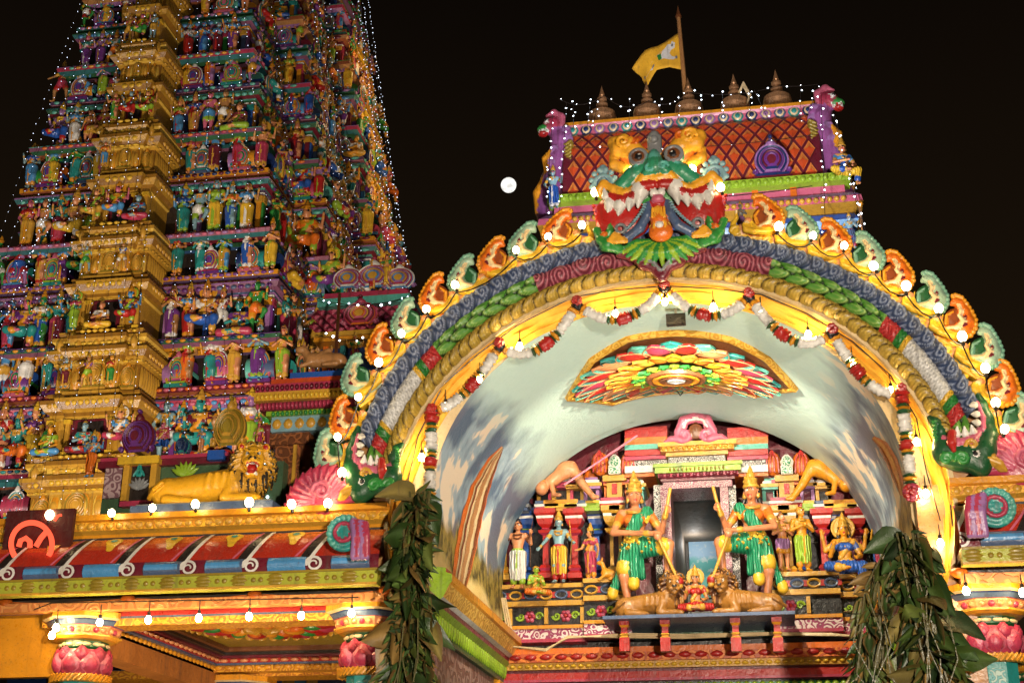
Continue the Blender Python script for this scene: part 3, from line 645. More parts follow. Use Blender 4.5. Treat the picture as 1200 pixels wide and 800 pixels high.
for lst, nm in ((bulbsT[:10], 'left'), (bulbsT[16:], 'right')):
    m = MB(); pts = []
    for a, b in zip(lst[:-1], lst[1:]): pts += [P(a[0]+(b[0]-a[0])*t, a[1]+(b[1]-a[1])*t+7+9*4*t*(1-t), 11.83) for t in (0, .25, .5, .75)]
    m.tube(pts, .007, 'black', 5); tag(m.build('lamp_cord'), 'black lamp cord looping from bulb to bulb up the %s slope of the arch' % nm, 'cord')
# --- makara heads that swallow the ends of the rolls
def makara_prims():
    p = []; f = lambda x, y: ((x-150)*.0026, (690-y)*.0028)          # survey of the left head at 3.33x
    def q(x, y, d=0): a, b = f(x, y); return (a, d, b)
    p += chain([q(95, 670), q(75, 620), q(55, 570), q(52, 520), q(66, 470), q(72, 440)], [.1, .1, .075, .05, .045, .025], 0, .03)
    p += chain([q(75, 560, -.06), q(70, 520, -.06), q(82, 470, -.06)], [.02, .022, .015], 2, .006)
    p += [ell(q(140, 640), (.2, .11, .13), 0, .05), ell(q(200, 620), (.12, .1, .12), 0, .04)]
    p += chain([q(205, 640), q(215, 590), q(208, 550), q(222, 520), q(240, 505)], [.07, .055, .045, .04, .02], 0, .03)
    for i in range(7): p.append(ell(q(226+6*math.sin(i*.6), 590-11*i, -.035), (.02, .025, .014), 1, .004))
    p += chain([q(85, 560, -.03), q(110, 590, -.06), q(160, 600, -.06), q(200, 585, -.04)], [.035, .04, .04, .03], 2, .01)      # gum
    p += chain([q(178, 570, -.1), q(184, 605, -.13), q(180, 628, -.12)], [.035, .042, .02], 3, .008)                           # tongue
    for x, y, dx, dy in ((96, 480, 16, 6), (92, 510, 18, 4), (93, 538, 17, 0), (108, 566, 6, -18), (134, 572, 3, -20), (160, 572, 0, -20)): p.append(cap(q(x, y, -.07), q(x+dx, y+dy, -.11), .034, .008, 4, .004))
    p += curl(q(155, 655, -.1), .06, 1.4, 1, (.02, .014))+curl(q(206, 652, -.09), .055, 1.4, 1, (.019, .013), hand=-1, start=PI)
    p += curl(q(118, 610, -.09), .05, 1.0, 5, (.018, .01))
    p += [ell(q(110, 640, -.09), (.03, .02, .028), 4, .004), ell(q(110, 640, -.11), (.016, .012, .016), 6, .002)]
    for i in range(5): p += chain([q(98-9*i, 625+4*i, -.04), q(70-9*i, 655+4*i, -.06), q(35-5*i, 690, -.02)], [.028, .03, .014], 5, .006)   # yellow mane
    return p
MK = ['forest', 'green', 'pink', 'red', 'white', 'gold', 'black']
def tail_prims():
    p = [ell((0, .0, .1), (.22, .06, .2), 0, .03)]
    for i in range(15):
        a = math.radians(-8+i*12.5); r = .36; c = np.array((math.cos(a), 0, math.sin(a))); tg_ = np.array((-math.sin(a), 0, math.cos(a)))
        p += chain([(0, 0, .04), tuple(c*r*.62), tuple(c*r*.95+tg_*.03), tuple(c*r*1.08+tg_*.085)], [.05, .052, .04, .012], 0, .01)
        p += chain([tuple(c*.1+np.array((0, -.05, .02))), tuple(c*.22+np.array((0, -.06, .02))), tuple(c*.31+tg_*.02+np.array((0, -.045, 0)))], [.012, .013, .007], 1, .004)
    p += curl((.02, -.07, .12), .1, 1.6, 1, (.022, .014)); return p
mloc = P(440, 590, 11.92)
for sx in (-1, 1):
    loc = np.array((mloc[0] if sx < 0 else 2*CX-mloc[0], 11.92, 4.86))
    root = thing('sea_dragon_head', 'dark green open-mouthed sea dragon head at the %s foot of the arch' % ('left' if sx < 0 else 'right'), 'dragon head', loc, 0, 'sea dragon heads at the feet of the arch')
    sdf(xform(makara_prims(), 1.0, (0, 0, .03), sx > 0), .008, MK, 'head', root)
    sdf(xform(tail_prims(), 1.0, (-sx*-1*.5 if sx > 0 else -.5, .03, .0), sx < 0), .011, ['rose', 'pink'], 'tail_fan', root)
# --- the monster face at the crown
def kf(x, y, d=0.0): return ((x-495)*.00212, -d, (440-y)*.00228)
def face_prims():
    p = []
    def both(fn):
        for s in (-1, 1): p.extend(fn(lambda x, y, d=0.0, s=s: ((s*x)*.00212, -d, (440-y)*.00228), s))
    p.append(ell(kf(495, 300, .0), (.3, .16, .3), 0, .05)); p.append(ell(kf(495, 330, 0), (.52, .12, .16), 0, .05))
    both(lambda q, s: [ell(q(165, 425, .04), (.27, .13, .23), 3, .03), ell(q(190, 370, .06), (.2, .1, .12), 3, .03)])                                       # red gape
    both(lambda q, s: chain([q(130, 455, .11), q(190, 470, .12), q(240, 440, .1)], [.02, .022, .014], 9, .01)+chain([q(120, 425, .13), q(190, 440, .14), q(235, 415, .12)], [.016, .018, .012], 9, .01))
    both(lambda q, s: chain([q(8, 292, .26), q(60, 285, .25), q(100, 320, .22), q(150, 340, .2), q(200, 310, .18), q(245, 275, .15), q(270, 300, .13), q(258, 330, .13)], [.036, .04, .037, .037, .038, .042, .042, .02], 1, .02))  # gold lip
    both(lambda q, s: chain([q(20, 320, .24), q(70, 320, .23), q(110, 360, .2), q(160, 368, .18), q(215, 340, .16)], [.05, .05, .05, .05, .04], 3, .02))
    for x, y, L, r in ((80, 330, 84, .088), (126, 368, 54, .06), (174, 384, 52, .06), (222, 368, 46, .052)):
        both(lambda q, s, x=x, y=y, L=L, r=r: [ell(q(x, y, .22-.0003*x), (r, r, r*1.1), 2, .008), cap(q(x, y+10, .23-.0003*x), q(x+L*.12, y+L, .25-.0003*x), r*.85, .012, 2, .02)])
    both(lambda q, s: [cap(q(238, 338, .17), q(242, 308, .2), .04, .01, 2, .01)])
    both(lambda q, s: [ell(q(17, 357, .24), (.04, .04, .045), 2, .006)]); p.append(ell(kf(495, 388, .24), (.06, .05, .045), 9, .01)); p.append(ell(kf(495, 400, .17), (.1, .08, .09), 3, .02))
    # nose, brows, eyes
    p += [ell(kf(487, 235, .24), (.1, .11, .12), 4, .02), ell(kf(487, 205, .26), (.07, .08, .1), 5, .01), ell(kf(487, 180, .25), (.045, .06, .06), 4, .01)]
    both(lambda q, s: [ell(q(38, 265, .26), (.06, .06, .05), 4, .02)]+curl(q(30, 250, .32), .05, 1.2, 5, (.016, .01), hand=s))
    both(lambda q, s: chain([q(60, 235, .2), q(110, 255, .18), q(160, 290, .15), q(200, 280, .12)], [.07, .085, .07, .03], 4, .03)+chain([q(90, 225, .24), q(150, 265, .2), q(185, 275, .17)], [.025, .03, .014], 5, .012))
    both(lambda q, s: [ell(q(80, 182, .19), (.1, .08, .095), 4, .015), tor(q(80, 182, .25), .078, .02, 12, .006, rotm('X', 90)), ell(q(80, 184, .26), (.06, .03, .062), 8, .003), ell(q(78, 188, .282), (.034, .016, .038), 10, .002), ell(q(72, 180, .296), (.008, .005, .008), 2, .001)])
    both(lambda q, s: chain([q(60, 160, .1), q(112, 120, .12), q(175, 105, .1), q(195, 65, .08), q(150, 40, .06), q(110, 60, .08)], [.09, .1, .085, .065, .045, .02], 1, .02)+chain([q(150, 190, .06), q(200, 165, .06), q(215, 120, .05)], [.06, .05, .02], 1, .02)+curl(q(150, 88, .21), .075, 1.5, 1, (.022, .012), hand=s)+chain([q(115, 170, .08), q(150, 140, .1), q(165, 100, .08)], [.05, .045, .02], 11, .012)+curl(q(112, 88, .2), .06, 1.3, 11, (.02, .012), hand=s))
    p += [rbox(kf(485, 95, .06), (.07, .06, .12), 12, .02, None, .03), ell(kf(485, 45, .07), (.055, .05, .06), 12, .02), ell(kf(485, 75, .14), (.04, .03, .04), 12, .01)]
    # trunk-like jaws, pendant, leaf fan and scalloped apron
    both(lambda q, s: chain([q(42, 400, .2), q(50, 450, .21), q(85, 505, .2), q(150, 540, .16), q(190, 530, .12)], [.036, .042, .046, .042, .018], 13, .015))
    for i in range(13):
        t = i/12; a = -.1+1.35*t
        both(lambda q, s, t=t: [ell(q(58+105*t**1.25, 410+128*t-20*t*t, .258-.07*t), (.024, .02, .009), 14, .003)])
    p += [cap(kf(495, 430, .18), kf(497, 480, .2), .065, .085, 11, .02), ell(kf(502, 530, .2), (.115, .07, .1), 11, .02), ell(kf(500, 510, .27), (.034, .025, .03), 2, .004), tor(kf(500, 512, .25), .055, .014, 1, .004, rotm('X', 90))]
    for i in range(5): p.append(cap(kf(470+i*13, 428, .25), kf(468+i*14, 475, .27), .012, .012, 1, .003))
    for i in range(15):
        a = math.radians(-76+152*i/14); R = .3+.06*math.cos(a); b0 = np.array(kf(500, 545, .08))
        p += chain([tuple(b0+np.array((math.sin(a)*.1, 0, -math.cos(a)*.05))), tuple(b0+np.array((math.sin(a)*R*.75, -.05, -math.cos(a)*R*.42))), tuple(b0+np.array((math.sin(a)*R*1.22, -.01, -math.cos(a)*R*.72)))], [.04, .042, .014], 15 if i % 2 else 16, .01)
    both(lambda q, s: chain([q(5, 700, .04), q(30, 660, .05), q(80, 640, .05), q(110, 605, .05), q(190, 590, .04)], [.05, .05, .055, .05, .03], 17, .012)+chain([q(5, 680, .1), q(35, 645, .11), q(85, 622, .11), q(115, 590, .1), q(185, 578, .08)], [.014]*5, 12, .004))
    # little dragons with rings at the jaw corners, palmettes, pink crest plates
    both(lambda q, s: chain([q(190, 570, .1), q(235, 560, .14), q(265, 530, .13), q(285, 480, .1), q(300, 470, .08)], [.05, .06, .045, .035, .01], 16, .02)+chain([q(250, 560, .1), q(225, 500, .14), q(215, 445, .12)], [.045, .035, .012], 16, .02)+[ell(q(248, 515, .17), (.03, .025, .03), 18, .006)]
         +[cap(q(150+14*i, 560, .2), q(200+6*i, 525+8*i, .19), .022, .03, 1, .008) for i in range(4)]+[tor(q(172, 500, .2), .042, .016, 12, .004, rotm('X', 90))])
    both(lambda q, s: [tor(q(255, 245, .02), .09, .024, 19, .008, rotm('X', 90)), ell(q(255, 245, .0), (.09, .04, .11), 20, .01), ell(q(255, 175, .0), (.05, .03, .07), 19, .02), ell(q(255, 240, .05), (.035, .03, .05), 19, .006)]+[ell(q(255+55*math.cos(a), 235-62*math.sin(a), .02), (.03, .025, .03), 19, .006) for a in np.linspace(-.3, 3.4, 8)])
    both(lambda q, s: [cap(q(270, 370, .02), q(240, 500, .02), .06, .05, 9, .01)]+[ell(q(300-4*i, 350+18*i, .04), (.02, .03, .014), 3, .004) for i in range(8)])
    return p
FM = ['green', paint('lip_gold', (.85, .4, .03)), 'white', 'red', paint('face_green', (.03, .26, .13)), 'sea', 'tan', 'cream', 'brown', 'pink', 'black', 'orange', 'grey', 'slate', 'bluegrey', 'lime', 'green', 'maroon', 'orange', 'bluegrey', 'slate']
fl = P(773.7, 260, 11.85)
face = sdf(face_prims(), .0072, FM, 'monster_face'); face.location = fl
tag(face, 'big grinning monster face with white fangs and gold lips crowning the arch', 'monster face')
# --- flower garland swagged from rosettes
def flower_tube(mb, pts, segs, r):
    pts = [np.array(p) for p in pts]; L = np.r_[0, np.cumsum([np.linalg.norm(pts[i+1]-pts[i]) for i in range(len(pts)-1)])]; T = L[-1]
    for a, b, c, k in segs:
        n = max(2, int((b-a)*T/.012)); G = []
        for i in range(n+1):
            s = (a+(b-a)*i/n)*T; p = np.array([np.interp(s, L, [q[j] for q in pts]) for j in range(3)]); p2 = np.array([np.interp(min(T, s+.01), L, [q[j] for q in pts]) for j in range(3)]); p1 = np.array([np.interp(max(0, s-.01), L, [q[j] for q in pts]) for j in range(3)])
            t = Vector(p2-p1).normalized(); u = t.cross(Vector((0, 1, 0))).normalized(); v = t.cross(u); e = .55 if i in (0, n) else 1
            G.append([Vector(p)+(u*math.cos(w)+v*math.sin(w))*r*k*e*(1+random.uniform(-.3, .22)) for w in np.linspace(0, 2*PI, 11)[:-1]])
        mb.grid(G, c, closed=True)
SW = [(0, .06, 'black', .9), (.06, .1, 'amber', .95), (.1, .34, 'white', .95), (.34, .37, 'forest', 1.1), (.37, .41, 'amber', 1.1), (.41, .43, 'forest', 1.1), (.43, .57, 'red', 1.15), (.57, .59, 'forest', 1.1), (.59, .63, 'amber', 1.1), (.63, .66, 'forest', 1.1), (.66, .9, 'white', .95), (.9, .94, 'amber', .95), (.94, 1, 'black', .9)]
TS = [(0, .04, 'red', 1.2), (.04, .12, 'red', 1.25), (.12, .15, 'forest', 1.1), (.15, .18, 'amber', 1.15), (.18, .22, 'forest', 1.1), (.22, .4, 'white', 1.1), (.4, .43, 'forest', 1.15), (.43, .46, 'amber', 1.15), (.46, .48, 'forest', 1.1), (.48, .57, 'red', 1.2), (.57, .6, 'amber', 1.1), (.6, .62, 'forest', 1.1), (.62, .8, 'white', 1.0), (.8, .83, 'forest', 1.1), (.83, .87, 'amber', 1.1), (.87, .9, 'forest', 1.0)]
knots = [P(*k, 12.02) for k in ((507, 483), (586, 406), (677, 357), (779, 338), (878, 348), (975, 390), (1056, 460))]
gar = thing('flower_garland', 'garland of white, red and black-gold flower rings swagged under the arch', 'garland', knots[3])
def loc_(p): return np.array(p)-knots[3]
for i in range(6):
    a, b = loc_(knots[i]), loc_(knots[i+1]); pts = []
    sag = (.13, .25, .24, .24, .26, .2)[i]
    for t in np.linspace(0, 1, 25): p = a+(b-a)*t; p[2] -= sag*4*t*(1-t); p[1] -= .02; pts.append(p)
    m = MB(); flower_tube(m, pts, SW, .052); m.build('swag', gar, ang=80)
for k in (0, 6):
    a = loc_(knots[k]); m = MB(); pts = [a+np.array((0, -.03, -.95*t)) for t in np.linspace(0, 1, 12)]; flower_tube(m, pts, TS, .055)
    m.build('tassel', gar, ang=80); m = MB(); e = pts[-1]
    for i in range(70):
        d = np.array(Vector((random.gauss(0, 1), random.gauss(0, 1), random.gauss(0, 1))).normalized()); m.ball(e+np.array((0, 0, .02))+d*.062, .024, 'rose' if i % 3 else 'red', 6, 4)
    m.build('tassel_ball', gar)
for k in range(7):
    m = MB(); c = loc_(knots[k])+np.array((0, -.05, .02))
    for i in range(26):
        d = np.array(Vector((random.gauss(0, 1), random.gauss(0, 1), random.gauss(0, 1))).normalized()); m.ball(c+d*.035, .024, 'red', 6, 4)
    m.build('rosette', gar)
# --- string of bulbs along the cloth
cord = [P(*q, 12.0) for q in ((452, 700), (470, 600), (490, 510), (520, 450), (560, 415), (608, 380), (672, 348), (720, 340), (779, 335), (836, 338), (892, 345), (947, 368), (999, 400), (1044, 440), (1074, 490), (1085, 550), (1102, 610))]
m = MB(); m.tube(cord, .006, 'black', 5); tag(m.build('lamp_cord'), 'thin black lamp cord pinned along the yellow cloth of the arch', 'cord')
for i, (px, py) in enumerate(((494, 534), (522, 474), (562, 442), (609, 404), (721, 366), (779, 352), (836, 358), (892, 365), (947, 390), (999, 424), (1044, 456), (1074, 516), (1085, 576), (1102, 634))):
    put_bulb(P(px, py, 11.99), 'small warm bulb hanging under the arch, %s from the left along the yellow cloth' % ordw(i), 'hanging bulbs under the arch', True)
# --- lotus plaque on the vault and the floodlight
def on_vault(px, py):
    for Y in np.arange(12.35, 16.0, .01):
        p = P(px, py, Y); dx = (p[0]-CX)/VA; dz = (p[2]-VZ)/VB
        if dx*dx+dz*dz >= 1: break
    return math.acos(max(-1, min(1, dx))), Y
def vmap(a, y, off):
    t = PI/2-a; n = np.array((math.cos(t)/VA, 0, math.sin(t)/VB)); n = n/np.linalg.norm(n); return vault_pt(t, y)-n*off
out = [on_vault(*q) for q in ((662, 466), (690, 420), (733, 394), (793, 386), (858, 394), (903, 418), (936, 455), (890, 461), (800, 456), (715, 471))]
out = [(PI/2-t, y) for t, y in out]; cen = on_vault(792, 424); ca, cy = PI/2-cen[0], cen[1]
def poly_ring(k, n=12):
    r = []
    for i in range(len(out)):
        a, b = out[i], out[(i+1) % len(out)]
        for j in range(n): q = j/n; r.append((ca+(a[0]+(b[0]-a[0])*q-ca)*k, cy+(a[1]+(b[1]-a[1])*q-cy)*k))
    return r
plq = thing('lotus_plaque', 'octagonal gold-framed plaque with a red and orange lotus on the vault ceiling', 'plaque', (0, 0, 0))
m = MB(); rr = [[vmap(a, y, o) for a, y in poly_ring(k)] for k, o in ((1, -.01), (1, .05), (.985, .06), (.955, .06), (.94, .045))]; m.grid(rr, carved('frame_gilding', (.62, .3, .02), (.82, .5, .08), 9), closed=True); m.build('frame', plq, fixn=True)
m = MB(); rr = [[vmap(a, y, .04) for a, y in poly_ring(k)] for k in (.95, .6, .3, .05)]; m.grid(rr, 'brown', closed=True); m.build('field', plq, fixn=True)
ra, rbt, rbb = max(abs(o[0]-ca) for o in out)*.86, .88*(cy-on_vault(792, 388)[1]), .86*(on_vault(800, 455)[1]-cy)
def RB(y): return y*(rbb if y > 0 else rbt)
def lotus_ring(n, r0, r1, off, mats, tip, wd, ph=0.0, sy=1.0):
    m = MB()
    for i in range(n):
        th = 2*PI*(i+ph)/n; mats_ = mats[i % len(mats)] if isinstance(mats, list) else mats; rows = []
        for j in range(8):
            q = j/7; r = r0+(r1-r0)*q; w = wd*math.sin(PI*min(1, .22+q*.78))**.8*(1 if q < .97 else .15); row = []
            for k in range(7):
                e = (k-3)/3; x = r*math.cos(th)-w*e*math.sin(th); y = r*math.sin(th)+w*e*math.cos(th); row.append(vmap(ca+x*ra, cy+RB(y), off-.045+.05*(1-e*e)*math.sin(PI*min(.9, q+.15))+.03*q))
            rows.append(row)
        m.grid(rows, mats_)
        rim = [vmap(ca+((r0+(r1-r0)*q)*math.cos(th)-s_*wd*math.sin(PI*min(1, .22+q*.78))**.8*math.sin(th))*ra, cy+RB((r0+(r1-r0)*q)*math.sin(th)+s_*wd*math.sin(PI*min(1, .22+q*.78))**.8*math.cos(th)), off-.01+.02*q) for s_, qs in ((-1, np.linspace(.15, 1, 7)), (1, np.linspace(1, .15, 7))) for q in qs]
        m.tube(rim, .006, mats[-1] if tip else mats_, 4)
    return m
lotus_ring(18, .62, 1.03, .085, ['sea', 'teal'], 0, .13, .5).build('sepals', plq, fixn=True)
lotus_ring(18, .55, 1.0, .10, ['red', 'rose', 'red', 'peach'], 1, .145).build('outer_petals', plq, fixn=True)
lotus_ring(22, .36, .7, .13, ['orange', 'amber', 'gold'], 1, .085, .5).build('middle_petals', plq, fixn=True)
lotus_ring(20, .26, .44, .17, ['green', 'lime'], 0, .055).build('inner_petals', plq, fixn=True)
m = MB()
for r0, r1, c_, o_ in ((.3, .24, 'brown', .2), (.24, .17, 'amber', .21), (.17, .1, 'brown', .215), (.1, .02, 'white', .22)):
    m.grid([[vmap(ca+math.cos(t)*r*ra, cy+RB(math.sin(t)*r), o_+e) for t in np.linspace(0, 2*PI, 40)[:-1]] for r, e in ((r0, -.03), (r0-.01, .01), ((r0+r1)/2, .016), (r1, 0))], c_, closed=True)
m.build('seed_head', plq, fixn=True)
fp = P(792, 374, 12.5); fd = thing('floodlight', 'black box floodlight fixed to the crown of the vault above the lotus plaque', 'floodlight', fp)
m = MB(); m.bx(-.095, .095, -.02, .05, -.055, .055, 'black'); m.build('housing', fd); m = MB()
for i in range(6): m.bx(-.08+.03*i, -.075+.03*i, .05, .07, -.05, .05, 'dark')
m.build('fins', fd); m = MB(); m.bx(-.012, .012, -.01, .03, .05, .26, 'grey'); m.build('bracket', fd)
hk = MB(); c = vmap(.02, 14.75, 0); hk.tube([c, c-np.array((0, 0, .08)), c+np.array((.03, 0, -.13)), c+np.array((.06, 0, -.09))], .008, 'dark', 5); hk.tube([c, c+np.array((-.05, 0, -.07)), c+np.array((-.09, 0, -.06))], .006, 'grey', 5); tag(hk.build('ceiling_hook'), 'bent iron hook in the vault below the lotus plaque', 'hook')
# ------------------------------------------------------------------ shrine front at the back of the vault
def prect(x0, y0, x1, y1, Y):
    a, b = P(x0, (y0+y1)/2, Y), P(x1, (y0+y1)/2, Y); t, u = P((x0+x1)/2, y0, Y), P((x0+x1)/2, y1, Y); return a[0], b[0], u[2], t[2]
def pbox(mb, x0, y0, x1, y1, Y, d, mat):
    a, b, z0, z1 = prect(x0, y0, x1, y1, Y); mb.bx(a, b, Y, Y+d, z0, z1, mat); return a, b, z0, z1
shr = thing('shrine_front', 'richly painted shrine front with red pillars, gold mouldings and a dark central doorway', 'shrine', (0, 0, 0))
SX0, SX1 = -3.5, 1.85
m = MB()
zt = lambda y, Y=16.0: P(815, y, Y)[2]
# back wall with the doorway and passage
dxa, dxb, dz0, dz1 = prect(787, 571, 847, 690, 16.2)
m.bx(SX0, dxa, 16.62, 16.8, 3.2, 7.4, 'maroon'); m.bx(dxb, SX1, 16.62, 16.8, 3.2, 7.4, 'maroon'); m.bx(dxa, dxb, 16.62, 16.8, dz1, 7.4, 'maroon'); m.bx(dxa, dxb, 16.62, 16.8, 3.2, dz0-.3, 'maroon')
m.build('back_wall', shr, fixn=False)
m = MB(); pm = paint('passage_plaster', (.16, .13, .1), .7); Y1 = 19.2
m.add([(dxa, 16.5, dz0-.3), (dxa, Y1, dz0-.3), (dxa, Y1, dz1+.02), (dxa, 16.5, dz1+.02)], [(0, 1, 2, 3)], pm); m.add([(dxb, 16.5, dz0-.3), (dxb, Y1, dz0-.3), (dxb, Y1, dz1+.02), (dxb, 16.5, dz1+.02)], [(3, 2, 1, 0)], pm)
m.add([(dxa, 16.5, dz1+.02), (dxb, 16.5, dz1+.02), (dxb, Y1, dz1+.02), (dxa, Y1, dz1+.02)], [(3, 2, 1, 0)], pm); m.build('passage', shr)
def mural():
    mt, nt, b = _nt('sea_mural'); v = _obj(nt); sp = nt.nodes.new('ShaderNodeSeparateXYZ'); nt.links.new(v, sp.inputs[0]); n = _noise(nt, v, 8, 3)
    zb = P(820, 655, Y1)[2]; c = _mix(nt, _rmp(nt, _math(nt, 'ADD', sp.outputs[2], _math(nt, 'MULTIPLY', n, .12)), zb+.02, zb+.1), (.1, .5, .48), (.35, .58, .8))
    c = _mix(nt, _rmp(nt, n, .55, .62, 0, .5), c, (.8, .85, .85)); nt.links.new(c, b.inputs['Base Color']); return mt
m = MB(); a, b_, z0, z1 = prect(808, 618, 858, 700, Y1-.04); m.bx(a, b_, Y1-.06, Y1-.02, z0, z1, mural()); m.build('sea_mural', shr)
m = MB(); a, b_, z0, z1 = prect(780, 560, 870, 720, Y1); m.bx(a-.3, b_+.4, Y1, Y1+.1, z0, z1+.3, paint('passage_end', (.12, .11, .1))); m.build('passage_end_wall', shr)
# base courses: full width mouldings (levels from the picture at x=815 on y=16)
def course(y0, y1, out, mat, x0=SX0, x1=SX1, mb=None): mb.bx(x0, x1, 16.0-out, 16.7, zt(y1), zt(y0), mat)
m = MB(); gw = carved('gold_scroll', (.75, .42, .04), (.42, .16, .02), 9)
DIA = carved('diamond_band', (.3, .04, .12), (.75, .62, .6), 11)
course(757, 764, .12, 'orange', mb=m); course(764, 774, .16, carved('orange_fans', (.7, .2, .03), (.45, .08, .02), 6), mb=m); course(774, 782, .1, 'gold', mb=m); course(782, 786, .02, 'maroon', mb=m); course(786, 794, .1, 'red', mb=m); course(794, 797, .12, 'rose', mb=m); course(797, 800, .0, 'dark', mb=m); course(800, 830, .05, 'green', mb=m)
for z0_, n, mt, hh, ou in ((768, 30, 'red', .075, .165), (778, 60, 'yellow', .05, .105)):
    m.petals((SX0, 16-ou, zt(z0_)), (SX1, 16-ou, zt(z0_)), n, (0, 0, 1), (0, -1, 0), hh, .03, mt, .85, .4)
m.petals((SX0, 15.95, zt(804)), (SX1, 15.95, zt(804)), 60, (0, 0, 1), (0, -1, 0), .1, .03, 'lime', .9, .2)
course(745, 757, -.25, 'dark', mb=m); course(738, 745, -.12, 'forest', mb=m)
m.build('lower_cornice', shr)
for x0, x1, up in ((560, 685, 3), (685, 740, 0), (905, 985, 0), (985, 1100, 3)):
    ax, bx_ = P(x0, 700, 16)[0], P(x1, 700, 16)[0]; o = .0 if up else .08; dy = up; m = MB()
    for y0, y1, e, mt in ((676, 681, .06, 'gold'), (681, 696, .0, 'black'), (696, 702, .05, 'gold'), (702, 725, -.03, 'black'), (725, 729, .04, 'amber'), (729, 741, .01, DIA), (741, 745, .03, 'rose')): m.bx(ax, bx_, 16-o-e, 16.7, zt(y1+dy), zt(y0+dy), mt)
    # chain links in the frieze
    n = max(2, int((bx_-ax)/.17)); zc = zt(688.5+dy); w = (bx_-ax)/n
    for i in range(n):
        c = ax+w*(i+.5); lk = [(c+.07*math.cos(t), 16-o-.012, zc+.045*math.sin(t)) for t in np.linspace(0, 2*PI, 14)]; m.tube(lk, .014, 'gold' if i % 2 == 0 else 'slate', 5, cap=False); m.box((c+w/2, 16-o-.004, zc), (.05, .02, .07), 'red')
    # flower panels
    for k, xx in enumerate(np.linspace(ax, bx_, max(2, int((bx_-ax)/.42)+1))[:-1]+(.2 if bx_-ax > .5 else .16)):
        zc2 = zt(713.5+dy)
        for q in range(6): a = q*PI/3; m.petal((xx+.045*math.cos(a), 16-o+.025, zc2+.045*math.sin(a)), (1, 0, 0), (0, 0, 1), (0, -1, 0), .06, .06, .03, 'pink' if q % 2 else 'rose', 0)
        m.ball((xx, 16-o, zc2), .022, 'red', 8, 5)
        for s in (-1, 1):
            sp = [(xx+s*(.11+.05*(1-t)*math.cos(t*9)), 16-o+.02, zc2+.05*(1-t)*math.sin(t*9)*s) for t in np.linspace(0, 1, 16)]; m.tube(sp, np.linspace(.018, .008, 16), 'lime', 5)
        m.box((xx+.2, 16-o+.01, zc2), (.045, .06, .19), 'gold')
    m.build('ledge', shr)
# pillars of the niches
def pillar(xc, Y, yb, yt, w, c1, c2, cap='rose'):
    b = MB(); z0, z1 = P(xc, yb, Y)[2], P(xc, yt, Y)[2]; X = P(xc, (yb+yt)/2, Y)[0]; h = z1-z0
    pl = [(X-w, Y-w), (X+w, Y-w), (X+w, Y+w), (X-w, Y+w)]
    b.loft(pl, [(.03, z0), (.03, z0+.06), (.0, z0+.09), (.025, z0+.12), (.0, z0+.16), (-.02, z0+.17), (-.02, z0+h*.62), (.02, z0+h*.65), (.035, z0+h*.69), (0, z0+h*.71), (-.015, z0+h*.73), (.03, z0+h*.78), (.05, z0+h*.86), (.05, z0+h*.9), (.075, z0+h*.93), (.075, z1)], [c1, c1, c2, c1, c1, c1, c2, c1, c1, cap, c1, c1, 'white', c1, c1])
    b.build('pillar', shr)
for xc in (640, 674, 965, 1006): pillar(xc, 16.15, 678, 598, .055, 'red', 'rose')
for xc in (592, 717, 727, 916, 926, 1040): pillar(xc, 16.1, 680, 594, .04, 'gold', 'amber', 'brown')
for xc in (617, 700, 940, 985, 1025): pillar(xc, 16.4, 680, 598, .05, 'blue', 'navy', 'lime')
for x in (627, 657, 690, 950, 985, 1025):
    m = MB(); a, b_, z0, z1 = prect(x-9, 612, x+9, 676, 16.5); m.bx(a, b_, 16.5, 16.62, z0, z1, 'black'); m.build('niche_panel', shr)
